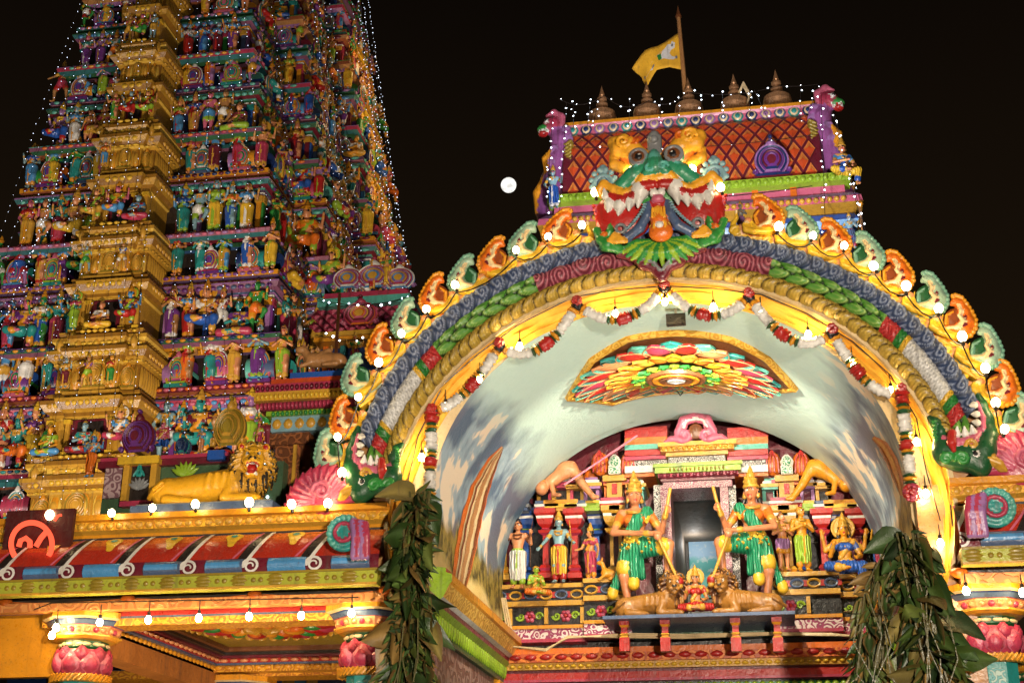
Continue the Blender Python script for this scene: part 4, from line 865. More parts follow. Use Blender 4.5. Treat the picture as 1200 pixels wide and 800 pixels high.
# entablature and the storey above: mouldings made of many small blocks
m = MB(); rnd = random.Random(5)
def entab(xc, hw, y, Y, cols):
    yy = y
    for h_, e, c in cols: a, b_, z0, z1 = pbox(m, xc-hw-e, yy-h_, xc+hw+e, yy, Y-e*.008, .5, c); yy -= h_
    return yy
for xc, hw, cols in ((592, 14, 0), (607, 10, 1), (640, 11, 2), (657, 16, 3), (674, 10, 2), (693, 9, 4), (722, 15, 5), (745, 9, 6), (902, 8, 6), (921, 15, 5), (946, 8, 4), (965, 9, 2), (985, 16, 3), (1006, 10, 2), (1026, 10, 1), (1045, 12, 0)):
    if xc == 902: m.build('upper_storey', shr); m = MB()
    sets = [[(3, 1, 'gold'), (5, 3, 'amber'), (3, 2, 'gold')], [(4, 1, 'slate'), (4, 3, 'grey'), (4, 2, 'slate')], [(5, 1, 'rose'), (3, 3, 'white'), (4, 2, 'slate')], [(4, 1, 'gold'), (5, 3, 'yellow'), (4, 4, 'amber')], [(4, 1, 'lime'), (5, 2, 'lime'), (3, 1, 'yellow')], [(4, 2, 'gold'), (5, 4, 'red'), (3, 5, 'white'), (4, 3, 'rose')], [(4, 1, 'blue'), (4, 2, 'sky'), (3, 1, 'white')]]
    top = entab(xc, hw, 598, 16.12, sets[cols])
    # small upper shrines
    body = ['orange', 'teal', 'gold', 'rose', 'lilac', 'orange', 'sea'][cols]; y1 = top
    a, b_, z0, z1 = pbox(m, xc-hw*.8, y1-14, xc+hw*.8, y1, 16.25, .4, rnd.choice(['maroon', 'dark', 'black']))
    for s in (-1, 1): pbox(m, xc+s*hw*.8-2, y1-14, xc+s*hw*.8+2, y1, 16.18, .2, body)
    y1 -= 14
    for h_, e, c in ((3, 3, body), (4, 5, 'rose' if cols % 2 else 'gold'), (3, 2, 'white'), (3, 0, body)): pbox(m, xc-hw*.8-e, y1-h_, xc+hw*.8+e, y1, 16.14-e*.008, .5, c); y1 -= h_
    X, z = P(xc, y1, 16.3)[0], P(xc, y1, 16.3)[2]
    m.ball((X, 16.3, z), hw*.0105, ['orange', 'orange', 'amber', 'sea', 'orange', 'gold', 'rose'][cols], 12, 8, (1, .8, 1.1))
m.build('upper_storey', shr)
for xc in (720, 922):                                          # green plaques with white scrolls over the inner pilasters
    m = MB(); pbox(m, xc-7, 545, xc+7, 555, 16.0, .1, 'white'); pbox(m, xc-6, 546, xc+6, 554, 15.99, .1, carved('green_plaque', (.03, .25, .12), (.7, .75, .65), 16)); X, z = P(xc, 540, 15.98)[0], P(xc, 540, 15.98)[2]
    m.petal((X, 16.0, z), (1, 0, 0), (0, 0, 1), (0, -1, 0), .16, .19, .03, 'white', .35, 10); m.petal((X, 15.985, z), (1, 0, 0), (0, 0, 1), (0, -1, 0), .12, .15, .03, carved('green_plaque', 0, 0), .35, 10)
    for s in (-1, 1):
        Xb, zb = P(xc+s*17, 543, 16.1)[0], P(xc+s*17, 543, 16.1)[2]; m.ball((Xb, 16.12, zb), .16, 'orange', 12, 8, (.7, .5, .95))
        for q in range(4): m.tube([(Xb+(-.08+.05*q), 16.04+.02*abs(q-1.5), zb-.12), (Xb+(-.06+.04*q), 16.0+.02*abs(q-1.5), zb+.05), (Xb, 16.05, zb+.15)], .012, 'vermilion' if 'vermilion' in PAL else 'red', 4)
    pbox(m, xc-14, 556, xc+14, 563, 16.05, .3, 'gold'); pbox(m, xc-9, 563, xc+9, 583, 16.1, .3, 'gold'); pbox(m, xc-3, 566, xc+3, 578, 16.08, .1, 'red'); m.build('pilaster_crown', shr)
# doorway frame and its canopy
m = MB(); jf = carved('speckled_jamb', (.25, .05, .1), (.5, .36, .36), 20); jf2 = carved('dark_jamb', (.03, .03, .03), (.6, .58, .55), 22)
for x0, x1, Y, mt in ((768, 776, 16.1, jf2), (776, 788, 16.02, jf), (847, 857, 16.02, jf), (857, 866, 16.1, jf2)): pbox(m, x0, 568, x1, 715, Y, .5, mt)
for x0, y0, x1, y1, Y, mt in ((777, 562, 858, 571, 16.0, jf), (774, 557, 861, 562, 15.96, 'maroon'), (771, 552, 865, 557, 15.9, 'rose'), (767, 545, 868, 552, 15.86, 'lime'), (765, 541, 870, 545, 15.84, 'lime'), (783, 533, 850, 541, 15.95, jf2), (780, 527, 853, 533, 15.9, 'gold'), (774, 521, 860, 527, 15.84, 'amber'), (771, 516, 863, 521, 15.8, 'gold')): pbox(m, x0, y0, x1, y1, Y, .6, mt)
for s, (x0, x1) in ((-1, (732, 782)), (1, (852, 900))):
    for y0, y1, Y, mt in ((520, 526, 15.95, 'sea'), (526, 533, 15.97, 'red'), (533, 538, 16.0, 'rose'), (538, 545, 16.05, jf2), (545, 553, 15.98, 'white'), (553, 558, 16.02, 'orange'), (512, 520, 16.0, 'orange'), (500, 512, 16.15, 'red')): pbox(m, x0, y0, x1, y1, Y, .5, mt)
a, b_, z0, z1 = prect(783, 545, 850, 552, 15.84); m.petals((a, 15.835, (z0+z1)/2), (b_, 15.835, (z0+z1)/2), 14, (0, 0, 1), (0, -1, 0), .05, .02, 'olive', .5)
a, b_, z0, z1 = prect(771, 552, 865, 558, 15.9); m.petals((a, 15.9, (z0+z1)/2), (b_, 15.9, (z0+z1)/2), 12, (0, 0, 1), (0, -1, 0), .06, .03, 'maroon', .9, .3)
a, b_, z0, z1 = prect(774, 521, 860, 527, 15.84); m.petals((a, 15.84, (z0+z1)/2), (b_, 15.84, (z0+z1)/2), 14, (0, 0, -1), (0, -1, 0), .06, .03, 'gold', .9, .5)
m.build('doorway_frame', shr)
X, _, z = P(815, 503, 15.8)
pr = curl((-.13, 0, -.06), .11, 1.3, 0, (.04, .03), start=PI/2)+curl((.13, 0, -.06), .11, 1.3, 0, (.04, .03), hand=-1, start=PI/2)+chain([(-.2, 0, 0), (-.14, 0, .12), (0, 0, .16), (.14, 0, .12), (.2, 0, 0)], [.05, .06, .065, .06, .05], 0, .02)
pr += chain([(-.18, 0, -.12), (-.3, 0, -.1), (-.42, 0, -.16)], [.05, .035, .01], 0)+chain([(.18, 0, -.12), (.3, 0, -.1), (.42, 0, -.16)], [.05, .035, .01], 0)
pr += chain([(-.14, -.04, .02), (-.1, -.06, .1), (0, -.06, .12), (.1, -.06, .1), (.14, -.04, .02)], [.012]*5, 1, .003)+[ell((0, 0, -.02), (.09, .04, .1), 2, .01)]
o = sdf(pr, .011, ['pink', 'white', 'brown'], 'gable_scroll', shr); o.location = (X, 15.82, z)
# platform slab and its balusters
m = MB(); a, b_, z0, z1 = prect(706, 718, 932, 722, 15.15); PZ0 = z1; m.bx(a, b_, 15.15, 16.2, z0, z1, 'slate'); m.build('platform_slab', shr)
for xc in (731, 779, 862, 911):
    m = MB(); X = P(xc, 740, 15.25)[0]; zb = P(xc, 757, 15.6)[2]; h = z0-zb
    m.loft([(X-.035, 15.3), (X+.035, 15.3), (X+.035, 15.37), (X-.035, 15.37)], [(.02, zb-.1), (.02, zb+.05), (0, zb+.07), (.0, zb+h*.3), (.015, zb+h*.36), (0, zb+h*.42), (0, zb+h*.7), (.02, zb+h*.8), (.02, z0-.002)], ['red', 'gold', 'red', 'gold', 'gold', 'red', 'amber', 'red']); m.build('baluster', shr)
# ------------------------------------------------------------------ its figures
def place(x, yfoot, ytop, Y, crown=.23): z0 = P(x, yfoot, Y)[2]; z1 = P(x, ytop, Y)[2]; return np.array((P(x, (yfoot+ytop)/2, Y)[0], Y, z0)), (z1-z0)/(1+crown)
GL = [((-.06, 0, .5), (-.1, -.02, .275), (-.075, .01, .055), (-.1, -.085, .022)), ((.06, -.02, .51), (.27, -.12, .5), (.255, -.1, .255), (.3, -.19, .225))]
GA = [((-.17, -.09, .62), (.17, -.2, .575)), ((.21, -.02, .63), (.26, -.11, .77))]
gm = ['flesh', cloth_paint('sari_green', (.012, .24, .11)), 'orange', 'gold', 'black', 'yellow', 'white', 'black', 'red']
for mir, (x, yf, yt, who) in ((False, (745, 716, 541, 'left')), (True, (883, 711, 535, 'right'))):
    fg = figure(GA, GL, 'sari', True, 'tall', True, 12, True, fan=1, knees_bare=True)
    fg['lower'] = [ell((-.0, 0, .53), (.112, .09, .06), LOW, .03), tor((0, 0, .58), .078, .022, TRIM, .005), tor((0, 0, .545), .096, .012, TRIM, .004), ell((0, -.09, .57), (.03, .02, .035), TRIM, .004),
        cap((.03, -.02, .505), (.21, -.095, .495), .092, .068, LOW, .03), cap((.222, -.1, .494), (.238, -.108, .49), .073, .069, TRIM, .003),
        cap((-.06, 0, .5), (-.09, -.015, .37), .078, .066, LOW, .03), cap((-.091, -.015, .365), (-.094, -.016, .34), .07, .07, TRIM, .003),
        cap((-.01, -.075, .52), (-.02, -.05, .24), .022, .042, LOW, .012), cap((-.021, -.05, .23), (-.022, -.05, .205), .047, .048, TRIM, .003), cap((.03, -.06, .5), (.04, .0, .28), .02, .034, LOW, .012),
        cap((-.11, .03, .52), (-.15, .04, .3), .024, .03, LOW, .01), cap((-.15, .04, .3), (-.2, .05, .17), .03, .04, LOW, .01), cap((-.2, .05, .175), (-.204, .05, .15), .044, .044, TRIM, .003)]
    rn = random.Random(3)
    fg['lower'] += [ell((rn.uniform(-.12, .17), -.12+rn.uniform(-.05, .02), rn.uniform(.44, .56)), (.01, .04, .01), TRIM, .001) for _ in range(14)]
    fg['upper'] += [cap((.1, -.03, .8), (-.05, -.075, .62), .045, .04, LOW, .02), cap((.02, -.07, .72), (-.02, -.07, .62), .05, .045, LOW, .02), cap((.12, -.0, .81), (.1, -.08, .7), .014, .014, TRIM, .003)]
    mace = [cap((.2, -.225, .53), (.33, -.19, .22), .014, .013, GLD, .004), ell((.343, -.19, .19), (.04, .04, .035), LIP, .004), tor((.335, -.19, .215), .026, .01, GLD, .003), ell((.352, -.19, .15), (.025, .025, .02), GLD, .004), ell((.195, -.225, .545), (.033, .033, .033), SKIN, .006)]
    bat = [cap((.25, -.135, .71), (.3, -.13, .95), .012, .015, GLD, .004), ell((.25, -.135, .72), (.018, .018, .018), GLD, .003)]
    loc, H = place(x, yf, yt, 15.55)
    big_statue('guardian_statue', '%s gold-crowned guardian statue in a green sari, knee raised beside the doorway' % who, fg, gm, loc, H, 0, .0095, mir, (('mace', mace), ('baton', bat)), 'guardian statues at the doorway')
def st(name, label, x, yf, yt, Y, mats, arms, legs='stand', lower='dhoti', upper=False, crown='tall', fem=False, halo=False, turn=0, rz=0, extra=(), mir=False, cr=.23, **k):
    loc, H = place(x, yf, yt, Y, cr)
    z0 = 0
    if legs in ('sit', 'lotus'): z0 = -.43; loc, H = place(x, yf, yt, Y, 0); H = H/(.8 if crown == 'tall' else .6)
    return big_statue(name, label, figure(arms, legs, lower, upper, crown, True, turn, fem, halo, **k), mats, loc, H, rz, .0085, mir, extra, z0=z0*H)
bowp = [cap((.2, -.12, .78), (.24, -.12, .98), .008, .006, GLD, .003), cap((.2, -.12, .78), (.2, -.1, .3), .009, .006, GLD, .003)]
st('niche_statue', 'bare-chested young man statue in white trousers with a topknot and a bow, far left', 607, 691, 603, 15.95, ['peach', 'white', 'white', 'brown', 'black', 'lime', 'white', 'black', 'red'], 'bow', 'stand', 'dhoti', False, 'bun', extra=(('bow', bowp),), mir=False, cr=.1)
st('niche_statue', 'blue-skinned king statue in a yellow robe stretching one arm, holding a bow', 655, 684, 590, 15.92, ['bluegrey', 'yellow', 'yellow', 'gold', 'black', 'red', 'white', 'black', 'red'], [((-.19, -.05, .66), (-.28, -.14, .52)), ((.18, -.03, .66), (.24, -.12, .6))], 'stand', 'skirt', False, 'tall', extra=(('bow', [cap((.17, -.05, .95), (.2, -.06, .6), .01, .01, GLD, .003), cap((.2, -.06, .6), (.16, .0, .2), .01, .006, GLD, .003)]),))
st('niche_statue', 'woman statue in a rose-pink sari facing left beside the yellow-robed king', 692, 680, 607, 15.95, ['peach', 'rose', 'rose', 'gold', 'black', 'amber', 'white', 'black', 'red'], [((-.17, -.05, .64), (-.22, -.14, .6)), ((.17, .01, .62), (.18, -.06, .45))], 'stand', 'skirt', True, 'tall', True, turn=-50, rz=-.4)
st('niche_statue', 'boy statue with folded arms, lilac waist cloth and a topknot, right of the guardians', 917, 670, 595, 15.95, ['peach', 'lilac', 'red', 'gold', 'brown', 'amber', 'white', 'black', 'red'], 'pray', 'stand', 'short', False, 'bun', turn=35, rz=.3, cr=.1)
st('niche_statue', 'praying man statue with bare chest and bright green wrapped cloth', 940, 671, 592, 15.93, ['amber', 'lime', 'lime', 'gold', 'amber', 'amber', 'white', 'black', 'red'], 'pray', 'stand', 'dhoti', False, 'band', turn=35, rz=.3, cr=.03)
st('niche_statue', 'seated goddess statue in a blue sari before a flame-shaped gold halo', 989, 671, 592, 15.9, ['amber', 'blue', 'blue', 'gold', 'black', 'gold', 'white', 'black', 'red'], 'four', 'sit', 'sari', True, 'tall', True, True)
st('niche_statue', 'golden statue in pink trousers standing at the far right end', 1031, 668, 597, 15.95, ['gold', 'rose', 'gold', 'gold', 'gold', 'teal', 'white', 'black', 'red'], 'bless', 'stand', 'dhoti', False, 'tall')
loc, H = place(815, 716, 655, 15.4, 0); fg = figure('four', 'lotus', 'sari', True, 'tall', True, 0, True, True)
big_statue('seated_deity_statue', 'small seated gold-crowned deity statue in red between the two lions', fg, ['peach', 'red', 'red', 'gold', 'black', 'gold', 'white', 'black', 'red'], loc, H/.8, 0, .008, z0=-.43*H/.8)
loc, H = place(628, 697, 660, 15.8, 0); fg = figure('pray', 'lotus', 'dhoti', True, 'band', True)
big_statue('kneeling_figure_statue', 'small lime green kneeling figure statue at the feet of the king', fg, ['lime', 'orange', 'lime', 'gold', 'orange', 'gold', 'white', 'black', 'red'], loc, H/.62, .5, .008, z0=-.43*H/.62)
# climbing figures half hidden by the vault
for mir, (x, y), who in ((True, (668, 566), 'left'), (False, (956, 565), 'right')):
    p = [cap((-.02, 0, .22), (-.16, -.02, -.02), .075, .05, 0, .03), cap((-.16, -.02, -.02), (-.3, -.04, -.2), .052, .035, 0, .02), cap((-.3, -.04, -.2), (-.36, -.06, -.21), .035, .025, 0, .02), ell((.05, 0, .18), (.12, .1, .11), 0, .04), cap((.05, 0, .18), (.26, 0, .02), .09, .08, 0, .05), ell((.36, -.04, -.06), (.085, .09, .09), 0, .02), cap((.24, -.04, .02), (.2, -.08, -.16), .04, .03, 0, .02), cap((.2, -.08, -.16), (.12, -.12, -.18), .03, .025, 0, .01), ell((.36, .0, -.02), (.09, .09, .08), 1, .01)]
    o = sdf(xform(p, .95, (0, 0, 0), mir), .011, ['peach' if mir else 'amber', 'amber'], 'climbing_figure_statue'); q = P(x, y, 15.97); o.location = q
    tag(o, '%s figure statue climbing head down over the niche cornice at the %s side' % ('coral' if mir else 'ochre', who), 'statue')
# lions
def lion_prims(roar, locks=15, turn=0.0, nod=0.0, LX=0.0, hz_=.56):
    p = [cap((-.32-LX, 0, .2), (.12, 0, .27), .17, .19, 0, .06), ell((-.36-LX, -.07, .18), (.17, .12, .18), 0, .04), cap((-.3-LX, -.17, .07), (-.02-LX, -.2, .045), .07, .05, 0, .03), ell((.02-LX, -.21, .04), (.06, .045, .04), 0, .02), cap((.18, -.12, .24), (.1, -.18, .08), .085, .07, 0, .04), cap((.1, -.18, .06), (.42, -.22, .055), .06, .05, 0, .03), ell((.46, -.23, .045), (.07, .055, .045), 0, .02), ell((.24, 0, .3), (.18, .17, .24), 0, .06), cap((.24, .12, .2), (.42, .1, .05), .07, .055, 0, .04), ell((.46, .08, .045), (.065, .055, .045), 0, .02)]
    for k in range(3): p += [ell((.07+.02*k-.03-LX, -.255+.005*k, .04), (.012, .02, .02), 0, .004), ell((.49, -.27+.035*k, .035), (.03, .013, .022), 0, .004)]
    for k in range(4): p.append(cap((-.12+.09*k, -.17-.01*k, .36), (-.14+.09*k, -.175, .2), .014, .01, 0, .06))
    p += chain([(-.5-LX, .02, .2), (-.56-LX, -.06, .14), (-.45-LX, -.2, .2), (-.36-LX, -.22, .26)], [.035, .03, .026, .03], 0, .01)
    hx, hy, hz = .34, -.16, hz_; q = []
    q += [ell((hx, hy, hz+.01), (.125, .13, .165), 0, .03), cap((hx, hy-.07, hz+.1), (hx, hy-.175, hz+.0), .036, .046, 0, .02), ell((hx, hy-.2, hz+.0), (.042, .022, .024), 5, .004)]
    for s in (-1, 1): q += [ell((hx+s*.055, hy-.105, hz+.065), (.03, .022, .019), 4, .003), ell((hx+s*.053, hy-.126, hz+.063), (.013, .007, .013), 5, .001), cap((hx+s*.018, hy-.135, hz+.085), (hx+s*.1, hy-.09, hz+.115), .017, .014, 0, .008), cap((hx+s*.03, hy-.142, hz+.1), (hx+s*.09, hy-.115, hz+.125), .006, .004, 5, .001), ell((hx+s*.135, hy+.03, hz+.16), (.045, .025, .05), 0, .01), ell((hx+s*.135, hy+.012, hz+.16), (.025, .012, .03), 3, .002), ell((hx+s*.055, hy-.15, hz-.045), (.05, .05, .04), 0, .02), cap((hx+s*.035, hy-.175, hz+.03), (hx+s*.09, hy-.13, hz-.0), .008, .006, 2, .002)]
    rn = random.Random(2)
    for ring, (rr, yy, ln, sg) in enumerate(((.175, .05, .1, 0), (.205, .1, .13, .5), (.22, .16, .15, 0), (.2, .22, .14, .5))):
        for i in range(locks):
            a = 2*PI*(i+sg)/locks+rn.uniform(-.08, .08); c, s_ = math.cos(a), math.sin(a); b0 = np.array((hx+c*rr*.85, hy+yy, hz+s_*rr*1.05)); e = b0+np.array((c*ln*.55, .04, s_*ln*.5-ln*.75))
            q += chain([b0, (b0+e)/2+np.array((c*.03, -.02, s_*.02)), e], [.03, .03, .01], 1, .005)+chain([b0+np.array((c*.016, -.012, s_*.016)), (b0+e)/2+np.array((c*.045, -.045, s_*.03)), e+np.array((0, -.02, 0))], [.008, .012, .005], 2 if roar else 0, .003)
    for i in range(14): a = -2.7+i*.17; b0 = np.array((hx+.17*math.cos(a), -.12-.02*(i % 3), .42+.1*math.sin(a))); q += chain([b0, b0+np.array((.0, -.02, -.1)), b0+np.array((.02*(i % 2), .0, -.2))], [.03, .03, .01], 1, .006)+chain([b0+np.array((.01, -.03, 0)), b0+np.array((.012, -.05, -.1)), b0+np.array((.02, -.02, -.18))], [.008, .012, .004], 2 if roar else 0, .003)
    if roar:
        q += [ell((hx, hy-.09, hz-.165), (.085, .085, .05), 0, .03), sub(ell((hx, hy-.2, hz-.105), (.08, .15, .06), 3, 0)), ell((hx, hy-.13, hz-.145), (.045, .07, .018), 3, .004)]
        for s in (-1, 1): q += [cap((hx+s*.055, hy-.175, hz-.06), (hx+s*.052, hy-.18, hz-.112), .016, .004, 4, .002), cap((hx+s*.045, hy-.155, hz-.175), (hx+s*.045, hy-.16, hz-.13), .014, .004, 4, .002)]
        q += [rbox((hx, hy-.175, hz-.062), (.038, .01, .009), 4, .002), rbox((hx, hy-.155, hz-.165), (.034, .01, .01), 4, .002)]
    else: q += [ell((hx, hy-.12, hz-.11), (.06, .06, .045), 0, .03), cap((hx-.05, hy-.19, hz-.075), (hx+.05, hy-.19, hz-.075), .007, .007, 3, .001)]
    return p+rigid(q, rotm('Z', turn) @ rotm('X', nod), (hx, hy+.1, hz))
LM = ['olive', 'brown', 'dark', 'red', 'white', 'black']
for mir, x, who in ((False, 757, 'left'), (True, 882, 'right')):
    q = P(x, 720, 15.38); o = sdf(xform(lion_prims(False, 15, 8, 14, .16), .64, (.1 if not mir else -.1, 0, 0), mir), .0085, [paint('lion_ochre', (.34, .15, .025)), paint('mane_brown', (.1, .035, .01)), 'maroon', 'dark', 'white', 'black'], 'lion_statue'); o.location = (q[0], 15.38, PZ0)
    tag(o, 'ochre lion statue with dark curly mane lying on the slab under the %s guardian' % who, 'statue', 'lions on the shrine slab')
o = sdf(xform([cap((-.2, 0, .1), (.1, 0, .16), .08, .09, 0, .03), cap((.1, 0, .18), (.16, 0, .34), .05, .04, 0, .03), ell((.2, 0, .36), (.07, .045, .045), 0, .02), cap((.17, .03, .39), (.15, .04, .46), .018, .01, 0, .01), cap((.17, -.03, .39), (.15, -.04, .46), .018, .01, 0, .01), cap((-.18, -.05, .1), (.02, -.08, .03), .04, .03, 0, .02), cap((.1, -.06, .12), (.22, -.07, .03), .035, .025, 0, .02)], .62, (0, 0, 0), True), .008, ['amber'], 'fawn_statue'); q = P(716, 681, 15.85); o.location = q+np.array((0, 0, .0)); tag(o, 'small ochre fawn statue lying on the ledge beside the left guardian', 'statue')
# poles and cables lying about
m = MB(); m.tube([P(661, 568, 15.6), P(747, 510, 15.7)], .014, 'pink', 6); tag(m.build('wooden_pole'), 'thin pale pole leaning across the upper left corner of the shrine', 'pole')
m = MB()
for k in range(3): m.tube([P(588+k*2, 700, 15.7), P(594+k*3, 738+k, 15.7), P(600+k, 757, 15.7), P(640, 760+k, 15.6), P(665, 747-k, 15.6), P(735, 742+k*2, 15.6), P(800, 743+k*2, 15.75), P(900, 741+k, 15.75), P(975, 742+k, 15.6), P(1002, 745, 15.6), P(1010, 768, 15.5), P(995, 800, 15.5)], .011, 'cream', 5)
tag(m.build('cable_bundle'), 'bundle of cream cables laid along the shrine cornice', 'cable')
# ------------------------------------------------------------------ barrel-roofed shrine tower behind the arch
VY = 21.0; VXA, VXB = -2.86, 1.36; VXC = (VXA+VXB)/2
vim = thing('roof_shrine', 'barrel-roofed shrine top with red diamond tiles, pink frieze and purple gable ends', 'shrine roof', (0, 0, 0))
zv = lambda y, x=800, Y=20.6: P(x, y, Y)[2]
zr, ze = 13.72, 12.0
def roofpt(x, q): a = q*PI*.5; return np.array((x, VY-1.05*math.cos(a)**.8 if q < 1 else VY, ze+(zr-ze)*math.sin(a)**1.0))
m = MB(); m.grid([[roofpt(x, q) for q in np.linspace(0, 1, 10)] for x in (VXA, VXB)], 'maroon', flip=True); m.grid([[roofpt(x, q)*np.array((1, -1, 1))+np.array((0, 2*VY, 0)) for q in np.linspace(0, 1, 10)] for x in (VXA, VXB)], 'maroon'); m.build('roof_shell', vim)
m = MB(); VER = paint('vermilion_tile', (.55, .07, .015), .35); VE2 = paint('orange_tile_edge', (.75, .24, .05), .35); nx = 17
for r in range(7):
    for i in range(nx+(r % 2)):
        u = (i+.5-(r % 2)*.5)/nx; q = .06+r*.088; du, dq = .5/nx*.95, .085
        if u-du < -.001 or u+du > 1.001: continue
        S = lambda a, b: roofpt(VXA+.06+(VXB-VXA-.12)*a, max(0, b))
        c4 = [S(u-du, q), S(u, q-dq), S(u+du, q), S(u, q+dq)]; c0 = sum(c4)/4; n = np.array((0, -.8, .45)); i4 = [c0+(p-c0)*.8+n*.035 for p in c4]; j4 = [c0+(p-c0)*.72+n*.03 for p in c4]; k4 = [c0+(p-c0)*.22+n*.06 for p in c4]
        m.add(c4+i4, [(0, 1, 5, 4), (1, 2, 6, 5), (2, 3, 7, 6), (3, 0, 4, 7)], 'maroon'); m.add(i4+j4, [(0, 1, 5, 4), (1, 2, 6, 5), (2, 3, 7, 6), (3, 0, 4, 7)], VE2); m.add(j4+k4, [(0, 1, 5, 4), (1, 2, 6, 5)], VER); m.add(j4+k4, [(2, 3, 7, 6), (3, 0, 4, 7)], VE2); m.add(k4, [(0, 1, 2, 3)], VER)
m.build('diamond_tiles', vim, smooth=False)
m = MB()
pr = [(0, zr-.62), (.03, zr-.6), (.03, zr-.5), (.0, zr-.48), (.05, zr-.45), (.05, zr-.3), (.02, zr-.28), (.08, zr-.22), (.1, zr-.04), (.13, zr), (.13, zr+.06), (0, zr+.06)]
m.loft([(VXA, VY-.45), (VXB, VY-.45), (VXB, VY+.45), (VXA, VY+.45)], pr, ['teal', 'rose', 'maroon', 'rose', 'slate', 'lilac', 'pink', 'pink', 'pink', 'amber', 'amber'])
for i in range(18):
    x = VXA+(i+.5)*(VXB-VXA)/18; cc = ['teal', 'navy', 'lilac', 'slate'][i % 4]
    for r_, y_, c_ in ((.105, .57, cc), (.075, .59, 'cream'), (.05, .605, cc)): m.petal((x, VY-y_+.02, zr-.1), (1, 0, 0), (0, 0, -1), (0, -1, 0), r_*2, r_*2.2, .025, c_, .2)
    m.petal((x+.1, VY-.5, zr-.37), (1, 0, 0), (0, 0, -1), (0, -1, 0), .14, .1, .03, 'gold' if i % 2 else 'teal', .2)
m.build('ridge_frieze', vim)
# eaves and the storey below
m = MB(); ex0, ex1 = VXA-.12, VXB+.3
lev = [(.1, ze+.02, 'lime'), (.1, ze-.12, 'lime'), (.0, ze-.16, 'pink'), (.0, ze-.32, 'pink'), (.12, ze-.36, 'lilac'), (.22, ze-.46, 'pink'), (.24, ze-.58, 'gold'), (.1, ze-.62, 'gold'), (.02, ze-.66, 'navy'), (.1, ze-.72, 'blue'), (.16, ze-.84, 'sky'), (.1, ze-.96, 'blue'), (-.1, ze-1.0, 'purple'), (-.1, ze-1.7, 'dark'), (.2, ze-1.75, 'rose'), (.25, ze-1.95, 'teal'), (.0, ze-2.2, 'lilac'), (0, ze-5, 'maroon')]
lv = lev[::-1]; m.loft([(ex0, VY-1.2), (ex1, VY-1.2), (ex1, VY+1.2), (ex0, VY+1.2)], [(a, b) for a, b, c in lv], [c for a, b, c in lv][1:])
for yy, n, c, hh in ((ze-.06, 40, 'lime', .12), (ze-.52, 44, 'gold', .1), (ze-.41, 22, 'lilac', .12)): m.petals((ex0, VY-1.2-(.1 if hh > .11 else .24), yy), (ex1, VY-1.2-(.1 if hh > .11 else .24), yy), n, (0, 0, -1), (0, -1, 0), hh, .05, c, .9, .3)
for i in range(22):
    x = ex0+.1+i*(ex1-ex0-.2)/21; m.box((x, VY-1.17, ze-1.35), (.1, .12, .68), ['rose', 'gold', 'teal', 'orange', 'lilac'][i % 5]); m.box((x, VY-1.2, ze-1.06), (.16, .16, .07), 'gold')
m.build('eaves_and_storey', vim)
# purple gable ends with a dragon head at the tip
def gable_prims():
    p = chain([(.1, 0, 0), (.02, 0, .4), (.06, 0, .9), (.16, 0, 1.4), (.22, 0, 1.85), (.1, 0, 2.15)], [.36, .3, .24, .2, .17, .14], 0, .1)
    p += chain([(.36, -.12, .05), (.38, -.14, .6), (.42, -.14, 1.15), (.46, -.12, 1.7)], [.075, .07, .065, .06], 1, .02)
    for i in range(20): z = .08+i*.083; p.append(cap((.31+.05*z/1.7, -.17, z), (.43+.05*z/1.7, -.2, z+.06), .03, .03, 1, .01))
    p += chain([(-.2, -.1, .2), (-.22, -.16, .6), (-.12, -.14, .95)], [.09, .1, .03], 2, .02)+chain([(-.02, -.16, 1.0), (-.06, -.2, 1.35), (.06, -.16, 1.6)], [.06, .07, .02], 2, .02)
    p += [ell((.06, -.04, 2.2), (.2, .16, .2), 3, .05), ell((-.1, -.06, 2.12), (.15, .12, .1), 4, .04), ell((-.12, -.08, 2.0), (.1, .1, .06), 5, .02), ell((-.02, -.18, 2.24), (.06, .05, .06), 6, .01), ell((-.03, -.23, 2.24), (.03, .02, .03), 7, .003)]
    p += [ell((-.19+.06*i, -.14, 2.03), (.022, .02, .045), 6, .005) for i in range(4)]+chain([(.2, 0, 2.2), (.24, 0, 2.4), (.1, 0, 2.52), (-.06, 0, 2.46)], [.12, .1, .08, .03], 8, .03)
    p += [ell((.38+.03*math.sin(i), -.05, 1.6+.12*i), (.1, .08, .09), 0 if i % 2 else 9, .03) for i in range(5)]
    for i in range(5): p += curl((-.1+.05*i, -.22+.01*i, .25+.33*i), .08, 1.2, 9, (.03, .02))
    return p
GMT = [paint('gable_purple', (.3, .09, .28)), 'olive', 'amber', 'rose', 'green', 'red', 'white', 'black', 'pink', 'lilac']
gp = gable_prims()
for mir in (False, True):
    o = sdf(xform(gp, .83, (0, 0, 0), mir), .019, GMT, 'gable_end', vim); o.location = ((VXA-.26 if not mir else VXB+.26), VY-.75, ze-.2)
